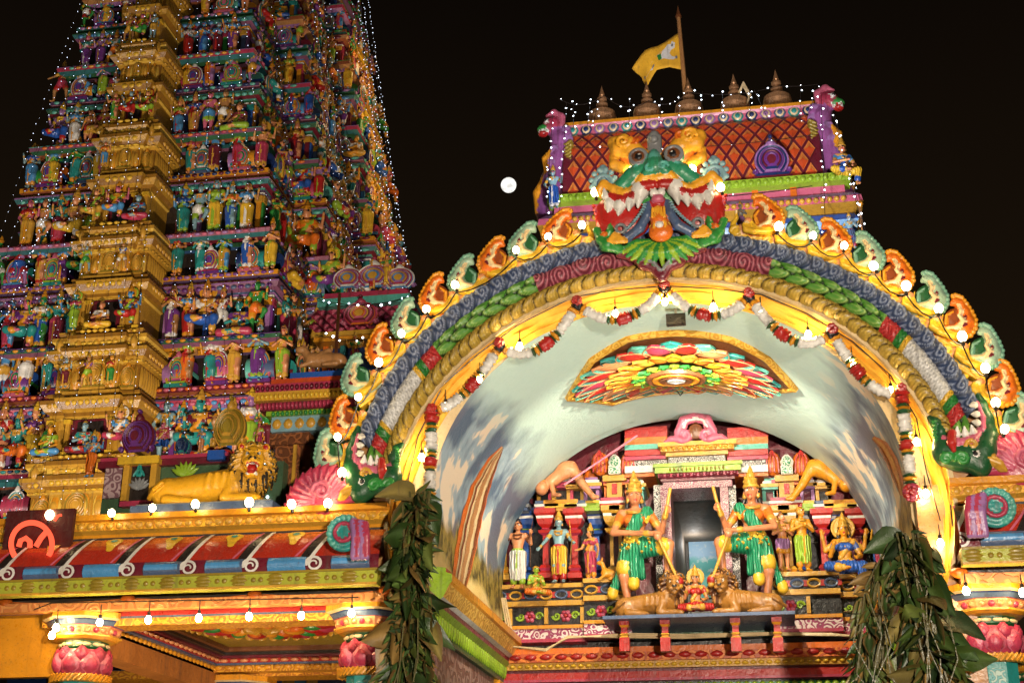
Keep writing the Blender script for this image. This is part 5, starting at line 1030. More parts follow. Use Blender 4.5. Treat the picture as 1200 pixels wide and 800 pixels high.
# pots on the ridge
def kal(label, x, y, i):
    m = MB(); c = paint('old_bronze', (.5, .26, .12), .28, metal=.5, bump=.15)
    m.lathe([(.001, 0), (.15, 0), (.15, .04), (.07, .07), (.055, .12), (.12, .15), (.22, .22), (.25, .32), (.235, .42), (.15, .49), (.06, .52), (.05, .55), (.1, .58), (.105, .62), (.05, .65), (.045, .68), (.085, .71), (.085, .75), (.04, .78), (.055, .81), (.04, .87), (.001, 1.03)], c, 20)
    p = P(x, y, VY-.1); o = m.build('ridge_pot', loc=(p[0], VY-.1, zr+.06)); o.scale = (1, 1, .95); tag(o, label, 'finial pot', 'bronze pots along the shrine ridge'); return o
kal('leftmost bronze finial pot on the ridge, shining beside the left gable', 706, 145, 0); kal('bronze finial pot on the ridge below the tip of the yellow flag', 759, 140, 1); kal('bronze finial pot at the foot of the flagpole', 808, 138, 2)
kal('bronze finial pot with a rag tied on it, right of the flagpole', 862, 133, 3); kal('rightmost bronze finial pot on the ridge, next to the right gable', 912, 130, 4)
p = P(866, 110, VY-.15); m = MB(); m.tube([p, p+np.array((.08, -.12, .12)), p+np.array((.18, -.1, -.12)), p+np.array((.12, -.14, -.3))], [.03, .05, .04, .02], 'cream', 6, flat=.3); tag(m.build('tied_rag'), 'pale rag tied round the bronze pot right of the flagpole', 'rag')
# flag
fpole = thing('flagpole', 'pale wooden flagpole leaning slightly above the shrine ridge', 'flagpole', P(804, 112, VY)); b0, b1 = P(804, 112, VY), P(795, 20, VY); d = b1-b0
m = MB(); m.tube([(0, 0, -.3), d], [.045, .035], 'tan', 8); m.build('pole', fpole); m = MB(); m.lathe([(.05, -.03), (.055, .02), (.03, .1), (.001, .24)], 'brown', 8, Matrix.Translation(Vector(d))); m.build('spear_tip', fpole)
ftop = [(795, 39), (783, 46), (770, 55), (756, 62), (740, 78)]; fbot = [(800, 82), (785, 79), (770, 84), (758, 101), (750, 86)]
top = np.array([P(*q, VY) for q in ftop]); bot = np.array([P(*q, VY) for q in fbot]); G = []
def flag_pt(a, b, off=0.0):
    q = np.linspace(0, 1, 5); t = np.array([np.interp(a, q, top[:, k]) for k in range(3)]); u = np.array([np.interp(a, q, bot[:, k]) for k in range(3)]); p = t+(u-t)*b; p[1] += .1*math.sin(a*7+b*1.5)*a+off; return p
fl = thing('flag', 'yellow flag with a white leaping bull flying from the pole', 'flag', flag_pt(0, .5)); o0 = flag_pt(0, .5)
m = MB(); m.grid([[flag_pt(a, b)-o0 for b in np.linspace(0, 1, 9)] for a in np.linspace(0, 1, 25)], paint('flag_cloth', (.85, .45, .02), .8)); f_o = m.build('cloth', fl, ang=80)
mod = f_o.modifiers.new('thick', 'SOLIDIFY'); mod.thickness = .008
bull = [(.1, .22), (.17, .12), (.2, .2), (.27, .16), (.33, .25), (.38, .3), (.5, .42), (.62, .52), (.74, .62), (.86, .75), (.84, .82), (.74, .76), (.66, .72), (.6, .8), (.55, .7), (.45, .64), (.36, .62), (.28, .7), (.16, .72), (.1, .66), (.2, .6), (.24, .5), (.2, .4), (.12, .36)]
m = MB(); m.fan([flag_pt(a, b, -.012)-o0 for a, b in bull], 'white'); m.fan([flag_pt(a, b, -.016)-o0 for a, b in ((.42, .4), (.5, .43), (.46, .66), (.4, .62))], 'green')
for a, b in ((.17, .26), (.1, .66), (.58, .72), (.8, .78)): m.fan([flag_pt(a+.025*math.cos(t), b+.05*math.sin(t), -.018)-o0 for t in np.linspace(0, 2*PI, 9)[:-1]], 'grey')
m.build('bull_emblem', fl, fixn=True)
# small palmette shrine on the roof slope and seated figures of the storey
def horseshoe(name, cols, parent=None, base=True):
    "concentric painted horseshoe arch with a flame on top, 1 high, facing -y"
    m = MB()
    for i, (r, y) in enumerate(((.42, 0), (.36, -.03), (.29, -.06), (.22, -.085), (.14, -.105))):
        pts = [(r*math.sin(a)*(1 if abs(a) < 2 else .96), 0, .52-0+r*math.cos(a)*1.05) for a in np.linspace(-2.5, 2.5, 22)]; m.fan([(p[0], y-.04, p[2]) for p in pts], cols[i % len(cols)], True); m.add([(p[0], y-.04, p[2]) for p in pts]+[(p[0], y+.05, p[2]) for p in pts], [(k, k+1, 22+k+1, 22+k) for k in range(21)], cols[i % len(cols)])
        m.tube([(p[0], y-.045, p[2]) for p in pts], .026, cols[(i+1) % len(cols)], 5)
    m.petal((0, -.03, 1.0), (1, 0, 0), (0, 0, 1), (0, -1, 0), .26, .3, .08, cols[1], .7); m.ball((0, -.06, 1.16), .06, cols[2 % len(cols)], 8, 6)
    for s in (-1, 1): m.tube([(s*(.44+.06*(1-t)*math.cos(t*8)-.02), -.05, .22+.09*(1-t)*math.sin(t*8)) for t in np.linspace(0, 1, 12)], .035, cols[3 % len(cols)], 5)
    if base: m.bx(-.5, .5, -.12, .12, 0, .1, cols[4 % len(cols)]); m.bx(-.42, .42, -.1, .12, .1, .17, cols[2 % len(cols)])
    return m.build(name, parent, fixn=True, ang=50)
o = horseshoe('horseshoe_ornament', ['purple', 'lilac', 'navy', 'purple', 'maroon'], vim); q = P(906, 212, 19.85); o.location = (q[0], 19.85, q[2]); o.scale = (.62, .62, .68)
m = MB(); m.bx(q[0]-.36, q[0]+.36, 19.75, 20.3, q[2]-.1, q[2], 'amber'); m.bx(q[0]-.28, q[0]+.28, 19.82, 20.3, q[2]-.36, q[2]-.1, 'maroon'); m.bx(q[0]-.36, q[0]+.36, 19.75, 20.3, q[2]-.5, q[2]-.36, 'gold')
for s in (-1, 1): m.bx(q[0]+s*.3-.05, q[0]+s*.3+.05, 19.77, 19.9, q[2]-.36, q[2]-.1, 'orange')
m.build('ornament_pedestal', vim)
VS = [('seated musician statue in yellow with blue sash at the right corner of the shrine roof', 988, 222, 158, 19.7, ['peach', 'yellow', 'sky', 'gold', 'black', 'blue', 'white', 'black', 'red'], 'play', 'sit'),
      ('blue-grey warrior statue with a spear below the right gable of the shrine roof', 996, 292, 245, 19.5, ['bluegrey', 'slate', 'slate', 'gold', 'black', 'rose', 'white', 'black', 'red'], 'hip', 'sway'),
      ('dark grey deity statue between orange crests right of the monster face', 868, 275, 232, 14.0, ['grey', 'lilac', 'grey', 'gold', 'black', 'gold', 'white', 'black', 'red'], 'pray', 'stand'),
      ('pink-faced statue in gold standing behind the green crest right of the monster face', 908, 290, 236, 14.0, ['peach', 'gold', 'rose', 'gold', 'black', 'sea', 'white', 'black', 'red'], 'bless', 'stand'),
      ('white and blue figure statue at the left foot of the shrine roof', 648, 246, 190, 19.6, ['bluegrey', 'blue', 'lilac', 'gold', 'black', 'white', 'white', 'black', 'red'], 'hip', 'sway'),
      ('small pink statue at the lowest right corner of the shrine roof', 1020, 312, 278, 19.4, ['pink', 'rose', 'lilac', 'gold', 'black', 'sea', 'white', 'black', 'red'], 'pray', 'stand')]
for lb, x, yf, yt, Y, mt, ar, lg in VS:
    loc, H = place(x, yf, yt, Y, .2); z0 = 0
    if lg == 'sit': H = H*1.2/.98; z0 = -.2
    fg = figure(ar, lg, 'dhoti', lb.startswith('seated'), 'tall', False); o = big_statue('roof_statue', lb, fg, mt, loc, H, .3 if x > 950 else 0, .014, z0=z0*H)
    if 'spear' in lb: m = MB(); m.tube([(.28*H, -.12*H, -.1), (.3*H, -.12*H, 1.25*H)], .018, 'tan', 5); m.tube([(.3*H, -.12*H, 1.2*H), (.305*H, -.12*H, 1.32*H), (.31*H, -.12*H, 1.45*H)], [.02, .05, .004], 'amber', 6); m.build('spear', o)
# ------------------------------------------------------------------ the great gate tower
TX = -21.15
def tw(z): return 2.9+.17*(33-z)
def tg(z): return .6+.056*(30.5-z)
def tyg(z): return 39.7-.03*(33-z)
tower = thing('gate_tower', 'huge tiered temple gate tower crowded with painted figures, a golden band up its front', 'tower', (TX, 40, 0))
TL = (-TX*-1*-1, 0, 0)
def lp(p): return (p[0]-TX, p[1]-40, p[2])
floors = [9.6, 14.18, 18.54, 22.56, 26.65, 30.08, 33.3, 36.2, 38.9]
TP = ['teal', 'rose', 'purple', 'blue', 'pink', 'green', 'orange', 'sky', 'lilac', 'maroon', 'slate', 'sea', 'navy', 'amber']
PAL.update(dull_teal=(.03, .15, .16), mauve=(.22, .08, .15), dull_blue=(.03, .09, .22), dull_green=(.03, .12, .05), dusk=(.1, .06, .14), rust=(.28, .08, .03), dull_pink=(.36, .14, .2))
TD = ['dull_teal', 'mauve', 'dull_green', 'rust', 'dull_pink', 'maroon', 'dusk', 'tan', 'dull_blue', 'lilac', 'rust', 'dull_pink', 'amber', 'rose']
def tplan(zc, shrink=0.0):
    w = tw(zc)-shrink; yf = tyg(zc)+1.5
    r = [(w, yf), (w, yf+2.6), (w+1.3, yf+2.6), (w+1.3, yf+6.0), (w+2.2, yf+6.0), (w+2.2, yf+9.6), (w+1.3, yf+9.6), (w+1.3, yf+13), (w, yf+13), (w, yf+15.6)]
    l = [(-x, y) for x, y in r[::-1]]; pts = r+l
    return [(x, y-40) for x, y in pts]
figs = []
def fp_(seed, *a, **k):
    d = figure(*a, **k); allp = d['body']+d['lower']+d['upper']+d['crown']+d['jewels']; return allp
protos = []
PROTO = [('pray', 'stand', 'dhoti', False, 'tall', False, False, 'joined palms'), ('up', 'sway', 'skirt', True, 'tall', True, False, 'one arm raised'), ('four', 'sit', 'sari', True, 'tall', False, True, 'four arms, seated'), ('hip', 'dance', 'short', False, 'bun', False, False, 'knee lifted'), ('down', 'stand', 'short', False, 'band', False, False, 'arms down'),
         ('bless', 'sway', 'sari', True, 'tall', True, True, 'hand blessing'), ('four', 'stand', 'skirt', False, 'tall', False, True, 'four arms, standing'), ('play', 'lotus', 'dhoti', True, 'bun', False, False, 'sitting cross-legged'), ('hip', 'stand', 'skirt', True, 'band', True, False, 'hand on hip'), ('bow', 'wide', 'short', True, 'tall', False, False, 'legs apart'), ('pray', 'sway', 'skirt', True, 'bun', True, False, 'palms together, swaying'), ('bless', 'sit', 'dhoti', False, 'tall', False, False, 'seated, hand raised')]
for a, l, lo, up, cr, fm, ha, ds in PROTO:
    o = sdf(fp_(0, a, l, lo, up, cr, False, 0, fm, ha), .019, ['flesh', 'red', 'green', 'gold', 'black', 'amber', 'white', 'black', 'red'], 'painted_statue')
    off = .43 if l in ('sit', 'lotus') else 0
    if l == 'sit': off = .2
    protos.append((o, off, ds)); o.location = (0, 0, -50)
used = [False]*len(protos)
SK = [('flesh-coloured', 'flesh'), ('peach', 'peach'), ('green-skinned', 'green'), ('blue-skinned', 'sky'), ('tan', 'tan'), ('pink', 'pink'), ('teal-skinned', 'teal'), ('blue-grey', 'bluegrey'), ('ochre', 'amber'), ('purple-skinned', 'lilac'), ('flesh-coloured', 'flesh'), ('peach', 'peach'), ('tan', 'tan')]
GC = ['red', 'green', 'white', 'blue', 'yellow', 'purple', 'orange', 'lime', 'rose', 'teal', 'maroon', 'gold', 'sky']
NST = [0]; EXTRA = []
def put_statue(p, H, rz, where, k=None, sk=None, gc=None, r=random.Random(11), far=False):
    i = r.randrange(len(protos)) if k is None else k; o, off, ds = protos[i]; s = sk or r.choice(SK); g = gc or r.choice(GC); u = r.choice(GC)
    if far:
        if i in (2, 7, 11): H *= 1.22
        EXTRA.append((i, Matrix.Translation((p[0], p[1], p[2]-off*H)) @ Matrix.Rotation(rz+r.uniform(-.15, .15), 4, 'Z') @ Matrix.Diagonal((H, H, H, 1)), [s[1], g, u, 'gold', 'dark', 'amber', 'white', 'black', 'red'])); return
    NST[0] += 1
    if used[i]: o = o.copy(); COL.objects.link(o)
    used[i] = True
    if i in (2, 7, 11): H *= 1.22
    o.location = (p[0], p[1], p[2]-off*H); o.scale = (H, H, H); o.rotation_euler = (0, 0, rz+r.uniform(-.15, .15))
    set_mats(o, [s[1], g, u, r.choice(['gold', 'gold', 'amber', 'yellow']), r.choice(['black', 'dark', 'brown']), r.choice(['gold', 'amber', 'red', 'white', 'lime'])])
    lab = '%s statue in %s, %s, %s' % (s[0], g, ds, where)
    if len(lab.split()) > 16: lab = '%s statue in %s, %s' % (s[0], g, where)
    tag(o, lab, 'statue', 'painted statues on the tower'); return o
hs = []
for i, cs in enumerate((['blue', 'white', 'rose', 'gold', 'purple'], ['green', 'cream', 'orange', 'teal', 'pink'], ['rose', 'white', 'teal', 'gold', 'slate'], ['teal', 'gold', 'sky', 'pink', 'purple'], ['purple', 'pink', 'lime', 'gold', 'teal'], ['gold', 'amber', 'olive', 'gold', 'gold'])): hs.append((horseshoe('horseshoe_ornament', cs, tower), [False]))
def put_hs(i, p, s, rz, par):
    o, u = hs[i]
    if u[0]: o = o.copy(); COL.objects.link(o)
    u[0] = True; o.parent = par; o.location = p; o.scale = s; o.rotation_euler = (0, 0, rz); return o
rt = random.Random(23)
for k in range(len(floors)-1):
    z0, z1 = floors[k], floors[k+1]; h = z1-z0; zc = z0+.3*h; pl = tplan(zc); c = [rt.choice(TD) if q_ not in (5, 7, 3) else rt.choice(TP) for q_ in range(14)]; wl = rt.choice(['navy', 'dark', 'dark', 'black', 'navy'])
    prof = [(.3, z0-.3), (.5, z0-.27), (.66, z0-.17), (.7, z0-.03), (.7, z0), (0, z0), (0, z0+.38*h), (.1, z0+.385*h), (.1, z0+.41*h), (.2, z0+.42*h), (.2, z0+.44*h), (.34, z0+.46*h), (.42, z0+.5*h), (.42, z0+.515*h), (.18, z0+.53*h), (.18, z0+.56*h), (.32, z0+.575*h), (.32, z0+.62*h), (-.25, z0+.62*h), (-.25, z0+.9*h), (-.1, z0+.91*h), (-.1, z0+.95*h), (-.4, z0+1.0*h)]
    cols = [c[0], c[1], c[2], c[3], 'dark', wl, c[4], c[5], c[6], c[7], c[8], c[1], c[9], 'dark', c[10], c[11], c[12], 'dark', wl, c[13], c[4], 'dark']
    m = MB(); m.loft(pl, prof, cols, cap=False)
    par = tower
    segs = [((pl[19][0], pl[19][1]), (pl[0][0], pl[0][1]), (0, -1)), (pl[0], pl[1], (1, 0)), (pl[1], pl[2], (0, -1)), (pl[2], pl[3], (1, 0)), (pl[3], pl[4], (0, -1)), (pl[4], pl[5], (1, 0))]
    g = tg(zc)
    hposts = []
    for si, (a, b, n) in enumerate(segs):
        a, b = np.array(a), np.array(b); L = np.linalg.norm(b-a); u = (b-a)/L; n = np.array(n); n3 = (n[0], n[1], 0); u3 = (u[0], u[1], 0)
        # beaded rows
        for zz, o_, mt, hh in ((z0-.09, .7, c[5], .13), (z0+.47*h, .4, c[7], .17), (z0+.6*h, .33, c[3], .14), (z0+.545*h, .19, 'gold', .09), (z0+.4*h, .11, 'white', .07)):
            p0 = a+n*o_-u*.2; p1 = b+n*o_+u*.2; m.petals((p0[0], p0[1], zz), (p1[0], p1[1], zz), max(3, int(L/.24)), (0, 0, -1), n3, hh, .06, [mt, rt.choice(TP)] if hh > .1 else mt, .9, .3)
        # pilasters, hara blocks
        nb = max(1, int(round(L/.75)))
        for q in range(nb+1):
            pp = a+u*(L*q/nb)+n*.07
            if si == 0 and abs(pp[0]) < g+.1: continue
            m.box((pp[0], pp[1], z0+.19*h), (.17, .17, .37*h), rt.choice(TP)); m.box((pp[0], pp[1], z0+.34*h), (.27, .27, .06*h), rt.choice(['gold', 'amber', 'rose', 'teal'])); m.box((pp[0], pp[1], z0+.03*h), (.25, .25, .06*h), rt.choice(TP))
        nb2 = max(1, int(round(L/1.5)))
        for q in range(nb2):
            pp = a+u*(L*(q+.5)/nb2)-n*.05
            if si == 0 and abs(pp[0]) < g+.55: continue
            wd = min(1.0, L/nb2*.72); R = Matrix.Translation((pp[0], pp[1], z0+.68*h)) @ Matrix.Rotation(0 if n[1] else PI/2, 4, 'Z'); cc = rt.choice(TP); m.box((0, 0, 0), (wd, .5, .1*h), cc, M4=R)
            R2 = Matrix.Translation((pp[0], pp[1], z0+.735*h)) @ Matrix.Rotation(0 if n[1] else PI/2, 4, 'Z'); m.box((0, 0, 0), (wd*1.1, .6, .025*h), rt.choice(TP), M4=R2)
            T = Matrix.Translation((pp[0], pp[1], z0+.745*h)) @ Matrix.Rotation(0 if n[1] else PI/2, 4, 'Z') @ Matrix.Rotation(PI/2, 4, 'Y') @ Matrix.Translation((0, 0, -wd/2)); m.lathe([(.001, 0), (.16*h*.62, 0), (.16*h*.66, wd*.5), (.16*h*.62, wd), (.001, wd)], [cc, rt.choice(TP), rt.choice(TP), cc], 16, T)
            hposts.append((pp, n, u, wd))
    tier = m.build('tier', tower, ang=45)
    for pp, n, u, wd in hposts:
        q = pp+n*.33; put_hs(rt.randrange(5), (q[0], q[1], z0+.62*h), (wd*.8, .8, .27*h*rt.uniform(.9, 1.1)), 0 if n[1] else PI/2, tier)
    # golden band up the middle of the front
    yg = tyg(zc)-40; yb = tyg(zc)+1.6-40; G_ = [(-g, yg), (g, yg), (g, yb), (-g, yb)]; m = MB()
    TG = paint('tower_gold', (.5, .27, .03), .28); TG2 = paint('tower_gold_dark', (.28, .13, .015), .3); TG3 = paint('tower_gold_light', (.7, .45, .07), .25); GG = [TG, TG2, TG, TG2, TG, TG3]
    for q in range(int(2*g/.15)):
        x = -g+.075+q*.15
        if abs(abs(x)-.6*g) > .12: m.petal((x, yg-(.2 if abs(x) < g*.55 else .02), z0+.615*h), (1, 0, 0), (0, 0, 1), (0, -1, 0), .14, .2*h, .1, TG3 if q % 2 else TG, 0)
    for q in range(8): m.petal((g+.02, yg+.12+q*.18, z0+.615*h), (0, 1, 0), (0, 0, 1), (1, 0, 0), .16, .2*h, .1, TG, 0)
    pf = [(.1, z0-.9*.25), (.25, z0-.2), (.3, z0-.05), (.3, z0), (-.02, z0), (-.02, z0+.3*h), (.06, z0+.31*h), (.06, z0+.34*h), (.2, z0+.36*h), (.32, z0+.41*h), (.34, z0+.44*h), (.1, z0+.455*h), (.1, z0+.47*h), (.18, z0+.48*h), (.18, z0+.5*h), (.02, z0+.51*h), (.02, z0+.72*h), (.12, z0+.73*h), (.12, z0+.75*h), (.22, z0+.77*h), (.34, z0+.81*h), (.34, z0+.84*h), (.15, z0+.86*h), (.15, z0+.9*h), (.24, z0+.92*h), (.24, z0+.95*h), (.05, z0+.97*h), (.05, z0+h)]
    m.loft(G_, pf, [GG[i % 6] for i in range(len(pf)-1)], cap=False)
    C2 = [(-g*.55, yg-.18), (g*.55, yg-.18), (g*.55, yg+.3), (-g*.55, yg+.3)]; pf2 = [(.02, z0+.02), (.02, z0+.3*h)]+[(o_+.02, z_) for o_, z_ in pf[6:]]; m.loft(C2, pf2[1:], [GG[i % 6] for i in range(len(pf2)-2)], cap=False)
    m.box((0, yg-.03, z0+.15*h), (g*1.05, .1, .29*h), 'maroon'); m.box((0, yg-.06, z0+.14*h), (g*.62, .1, .27*h), 'dark')
    for s in (-1, -.56, .56, 1):
        m.box((s*g*.95, yg-.1, z0+.15*h), (.13, .16, .3*h), 'gold'); m.box((s*g*.95, yg-.12, z0+.275*h), (.24, .24, .03*h), 'yellow'); m.box((s*g*.95, yg-.12, z0+.02*h), (.22, .22, .04*h), 'yellow')
    for zz, dd, hh in ((z0+.4*h, .3, .2), (z0+.46*h, .12, .1), (z0+.79*h, .28, .2), (z0+.88*h, .17, .13), (z0-.08, .3, .12), (z0+.74*h, .13, .08)):
        nn = max(6, int(2*g/.2)); m.petals((-g-.1, yg-dd-(.18 if zz > z0+.3*h else 0)*0, zz), (g+.1, yg-dd, zz), nn, (0, 0, -1), (0, -1, 0), hh, .07, ['gold', 'yellow'], .85, .35); m.petals((-g*.55, yg-.18-dd-.02, zz), (g*.55, yg-.18-dd-.02, zz), max(3, int(nn*.55)), (0, 0, -1), (0, -1, 0), hh, .07, 'yellow', .85, .35); m.petals((g+dd, yg, zz), (g+dd, yb-.2, zz), 6, (0, 0, -1), (1, 0, 0), hh, .07, 'gold', .85, .35)
    for s in (-.75, -.45, .45, .75):
        m.petal((s*g, yg-.02-(.18 if abs(s) < .5 else 0), z0+.615*h), (1, 0, 0), (0, 0, 1), (0, -1, 0), .3*g, .2*h, .1, 'amber', 0, 10); m.petal((s*g, yg-.06-(.18 if abs(s) < .5 else 0), z0+.615*h), (1, 0, 0), (0, 0, 1), (0, -1, 0), .2*g, .14*h, .1, 'gold', 0, 10)
    m.petals((-g-.2, yg-.33, z0+.88*h), (g+.2, yg-.33, z0+.88*h), 5, (0, 0, 1), (0, -1, 0), .5, .1, 'gold', .4, .8)
    gb = m.build('golden_band', tower, ang=40)
    put_hs(5, (0, yg-.2, z0+.51*h), (g*.62, .9, .24*h), 0, gb)
    for s in (-.75, .75): put_hs(5, (s*g, yg-.05, z0+.51*h), (g*.42, .8, .2*h), 0, gb)
    if k == 0 or k > 6: continue
    # statues
    fo = ordw(k-1)+' tower storey up'
    gy = tyg(zc)
    for q, x in enumerate((-.78, 0, .78)):
        if q == 1: put_statue((TX, gy-.42, z0+.03), .34*h, 0, 'throned in the golden band, '+fo, rt.choice([2, 11, 7]))
        else: put_statue((TX+x*g*1.05, gy-.42, z0+.01), .33*h, 0, '%s of the golden niche, %s' % ('left' if x < 0 else 'right', fo))
    if k in (2, 1, 3):
        for q, x in enumerate((-.5, .5, 0)[:3 if k == 1 else 1 if k == 3 else 2]): put_statue((TX+x*g*1.1, gy-.7, z0+.5*h), .24*h, 0, 'in front of the gold panels, '+fo+(', ' + ('left', 'right', 'middle')[q]), rt.choice([0, 8, 9]))
    for si, (a, b, n) in enumerate(segs):
        a, b = np.array(a), np.array(b); L = np.linalg.norm(b-a); u = (b-a)/L; n = np.array(n); rz = 0 if n[1] else PI/2
        fname = ('front', 'corner side', 'side bay front', 'side bay flank', 'portal front', 'portal side')[si]
        for row, (zz, o_, H_, st_) in enumerate(((z0, .45, .49*h, .6), (z0+.62*h, .28, .45*h, .86))):
            nn = max(1, int(round(L/st_))); j = 0
            for q in range(nn+(1 if row else 0)):
                pp = a+u*(L*((q+.5)/nn if row == 0 else q/nn))+n*o_
                if si == 0 and abs(pp[0]) < g+.28: continue
                if si and row and q == 0: continue
                j += 1; side = '' if si else (' left of gold' if pp[0] < 0 else ' right of gold')
                put_statue((TX+pp[0], 40+pp[1], zz), H_*rt.uniform(.88, 1.06), rz, '%s %s of %s%s, %s' % (ordw(j-1), ('lower', 'upper')[row], fname, side, fo), far=((si == 5 and (k > 4 or row)) or (si >= 2 and k >= 6) or (si in (3, 4) and row and k > 3)))
exm = MB(); cache = {}
for i, T, cs in EXTRA:
    if i not in cache:
        me = protos[i][0].data; n_ = len(me.vertices); co_ = np.empty(n_*3); me.vertices.foreach_get('co', co_); vc = [0]*n_; fs = []
        for p_ in me.polygons:
            fs.append(tuple(p_.vertices))
            for v_ in p_.vertices: vc[v_] = p_.material_index
        cache[i] = (co_.reshape(-1, 3), vc, fs)
    co_, vc, fs = cache[i]; T3 = np.array(T); pal = [PAL[c_] for c_ in cs]; exm.add(co_ @ T3[:3, :3].T+T3[:3, 3], fs, attr_paint('figure_paint'), [pal[v_] for v_ in vc])
ex = exm.build('distant_painted_statues', smooth=True, ang=180); tag(ex, 'crowd of small painted statues on the far side bays of the tower', 'statues', None, 'stuff'); print('STATUES', NST, len(EXTRA))
# lit portal openings of the broad side
m = MB()
for k in (3, 4, 5, 6):
    z0, h = floors[k], floors[k+1]-floors[k]; zc = z0+.3*h; w = tw(zc)+2.2; yc = tyg(zc)+1.5+7.8-40
    fr = MB(); fr.box((w+.06, yc, z0+.2*h), (.2, 1.7, .4*h), 'gold'); fr.box((w+.09, yc, z0+.19*h), (.2, 1.2, .36*h), 'dark')
    for sy in (-.95, .95): fr.box((w+.2, yc+sy, z0+.2*h), (.2, .18, .4*h), 'gold'); fr.box((w+.24, yc+sy, z0+.38*h), (.3, .3, .05*h), 'yellow')
    fr.box((w+.35, yc, z0+.44*h), (.5, 2.5, .035*h), 'yellow'); fr.box((w+.25, yc, z0+.48*h), (.3, 2.0, .05*h), 'rose')
    fr.tube([(w+.3, yc+.8*math.cos(t), z0+.52*h+.55*math.sin(t)) for t in np.linspace(0, PI, 14)], .1, 'gold', 6); fr.build('portal', tower, fixn=True)
# ------------------------------------------------------------------ fairy lights on the tower
def led_string(name, label, pts, step, size, mat, group, jitter=.02, cable=.006):
    pts = [np.array(p, float) for p in pts]; root = thing(name, label, 'string lights', pts[0], 0, group); q = [p-pts[0] for p in pts]
    m = MB(); m.tube(q, cable, 'dark', 4, cap=False); m.build('cable', root)
    L = np.r_[0, np.cumsum([np.linalg.norm(q[i+1]-q[i]) for i in range(len(q)-1)])]; m = MB()
    for s in np.arange(step/2, L[-1], step):
        c = np.array([np.interp(s+rt.uniform(-.3, .3)*step, L, [p[j] for p in q]) for j in range(3)])+np.array([rt.gauss(0, jitter) for _ in range(3)]); r = size*rt.uniform(.6, 1.25)
        m.add([c+np.array(d)*r for d in ((1, 0, 0), (-1, 0, 0), (0, 1, 0), (0, -1, 0), (0, 0, 1), (0, 0, -1))], [(0, 2, 4), (2, 1, 4), (1, 3, 4), (3, 0, 4), (2, 0, 5), (1, 2, 5), (3, 1, 5), (0, 3, 5)], mat)
    tag(m.build('led_lights', root, smooth=False), kind='stuff'); return root
for i in range(20):
    x0 = -1.0+i*2.0/19; pts = []
    for z in np.arange(36.5, 12, -1.2):
        x = x0*(tw(z)+.4); g = tg(z); y = tyg(z)-.6 if abs(x) < g+.3 else tyg(z)+1.5-.85; pts.append((TX+x+rt.uniform(-.05, .05), y+rt.uniform(-.1, .1), z))
    led_string('fairy_light_string', 'string of tiny white lights hanging down the tower front, %s from its left edge' % ordw(i), pts, .36, .0145, LED, 'fairy lights down the tower')
for i in range(9):
    pts = []; yo = (1.0, 2.1, 2.3, 3.3, 4.3, 5.4, 5.7, 7.2, 8.8)[i]; xo = (.9, .9, 2.2, 2.2, 2.2, 2.2, 3.1, 3.1, 3.1)[i]
    for z in np.arange(36.5, 14, -1.2): pts.append((TX+tw(z)+xo, tyg(z)+1.5+yo, z))
    led_string('fairy_light_string', 'string of tiny white lights down the tower side, %s behind its front corner' % ordw(i), pts, .36, .0145, LED, 'fairy lights down the tower')
def sag(a, b, s, n=14): a, b = np.array(a), np.array(b); return [a+(b-a)*t-np.array((0, 0, s*4*t*(1-t))) for t in np.linspace(0, 1, n)]
led_string('guy_light_string', 'string of white lights running from the tower down to the lower left', sag(P(104, 110, 42), P(-6, 400, 36), .5), .22, .02, LED, 'slanting light strings')
led_string('guy_light_string', 'second string of white lights just right of the lower left guy string', sag(P(100, 130, 42), P(30, 350, 40), .3), .3, .017, LED, 'slanting light strings')
for i, (a, b) in enumerate((((418, -12), (462, 330)), ((424, -12), (472, 345)), ((430, -12), (484, 352)))): led_string('guy_light_string', '%s slanting light string in the dark sky right of the tower' % ('left', 'middle', 'right')[i], sag(P(*a, 47), P(*b, 40), .25), .24, .017, LED, 'slanting light strings')
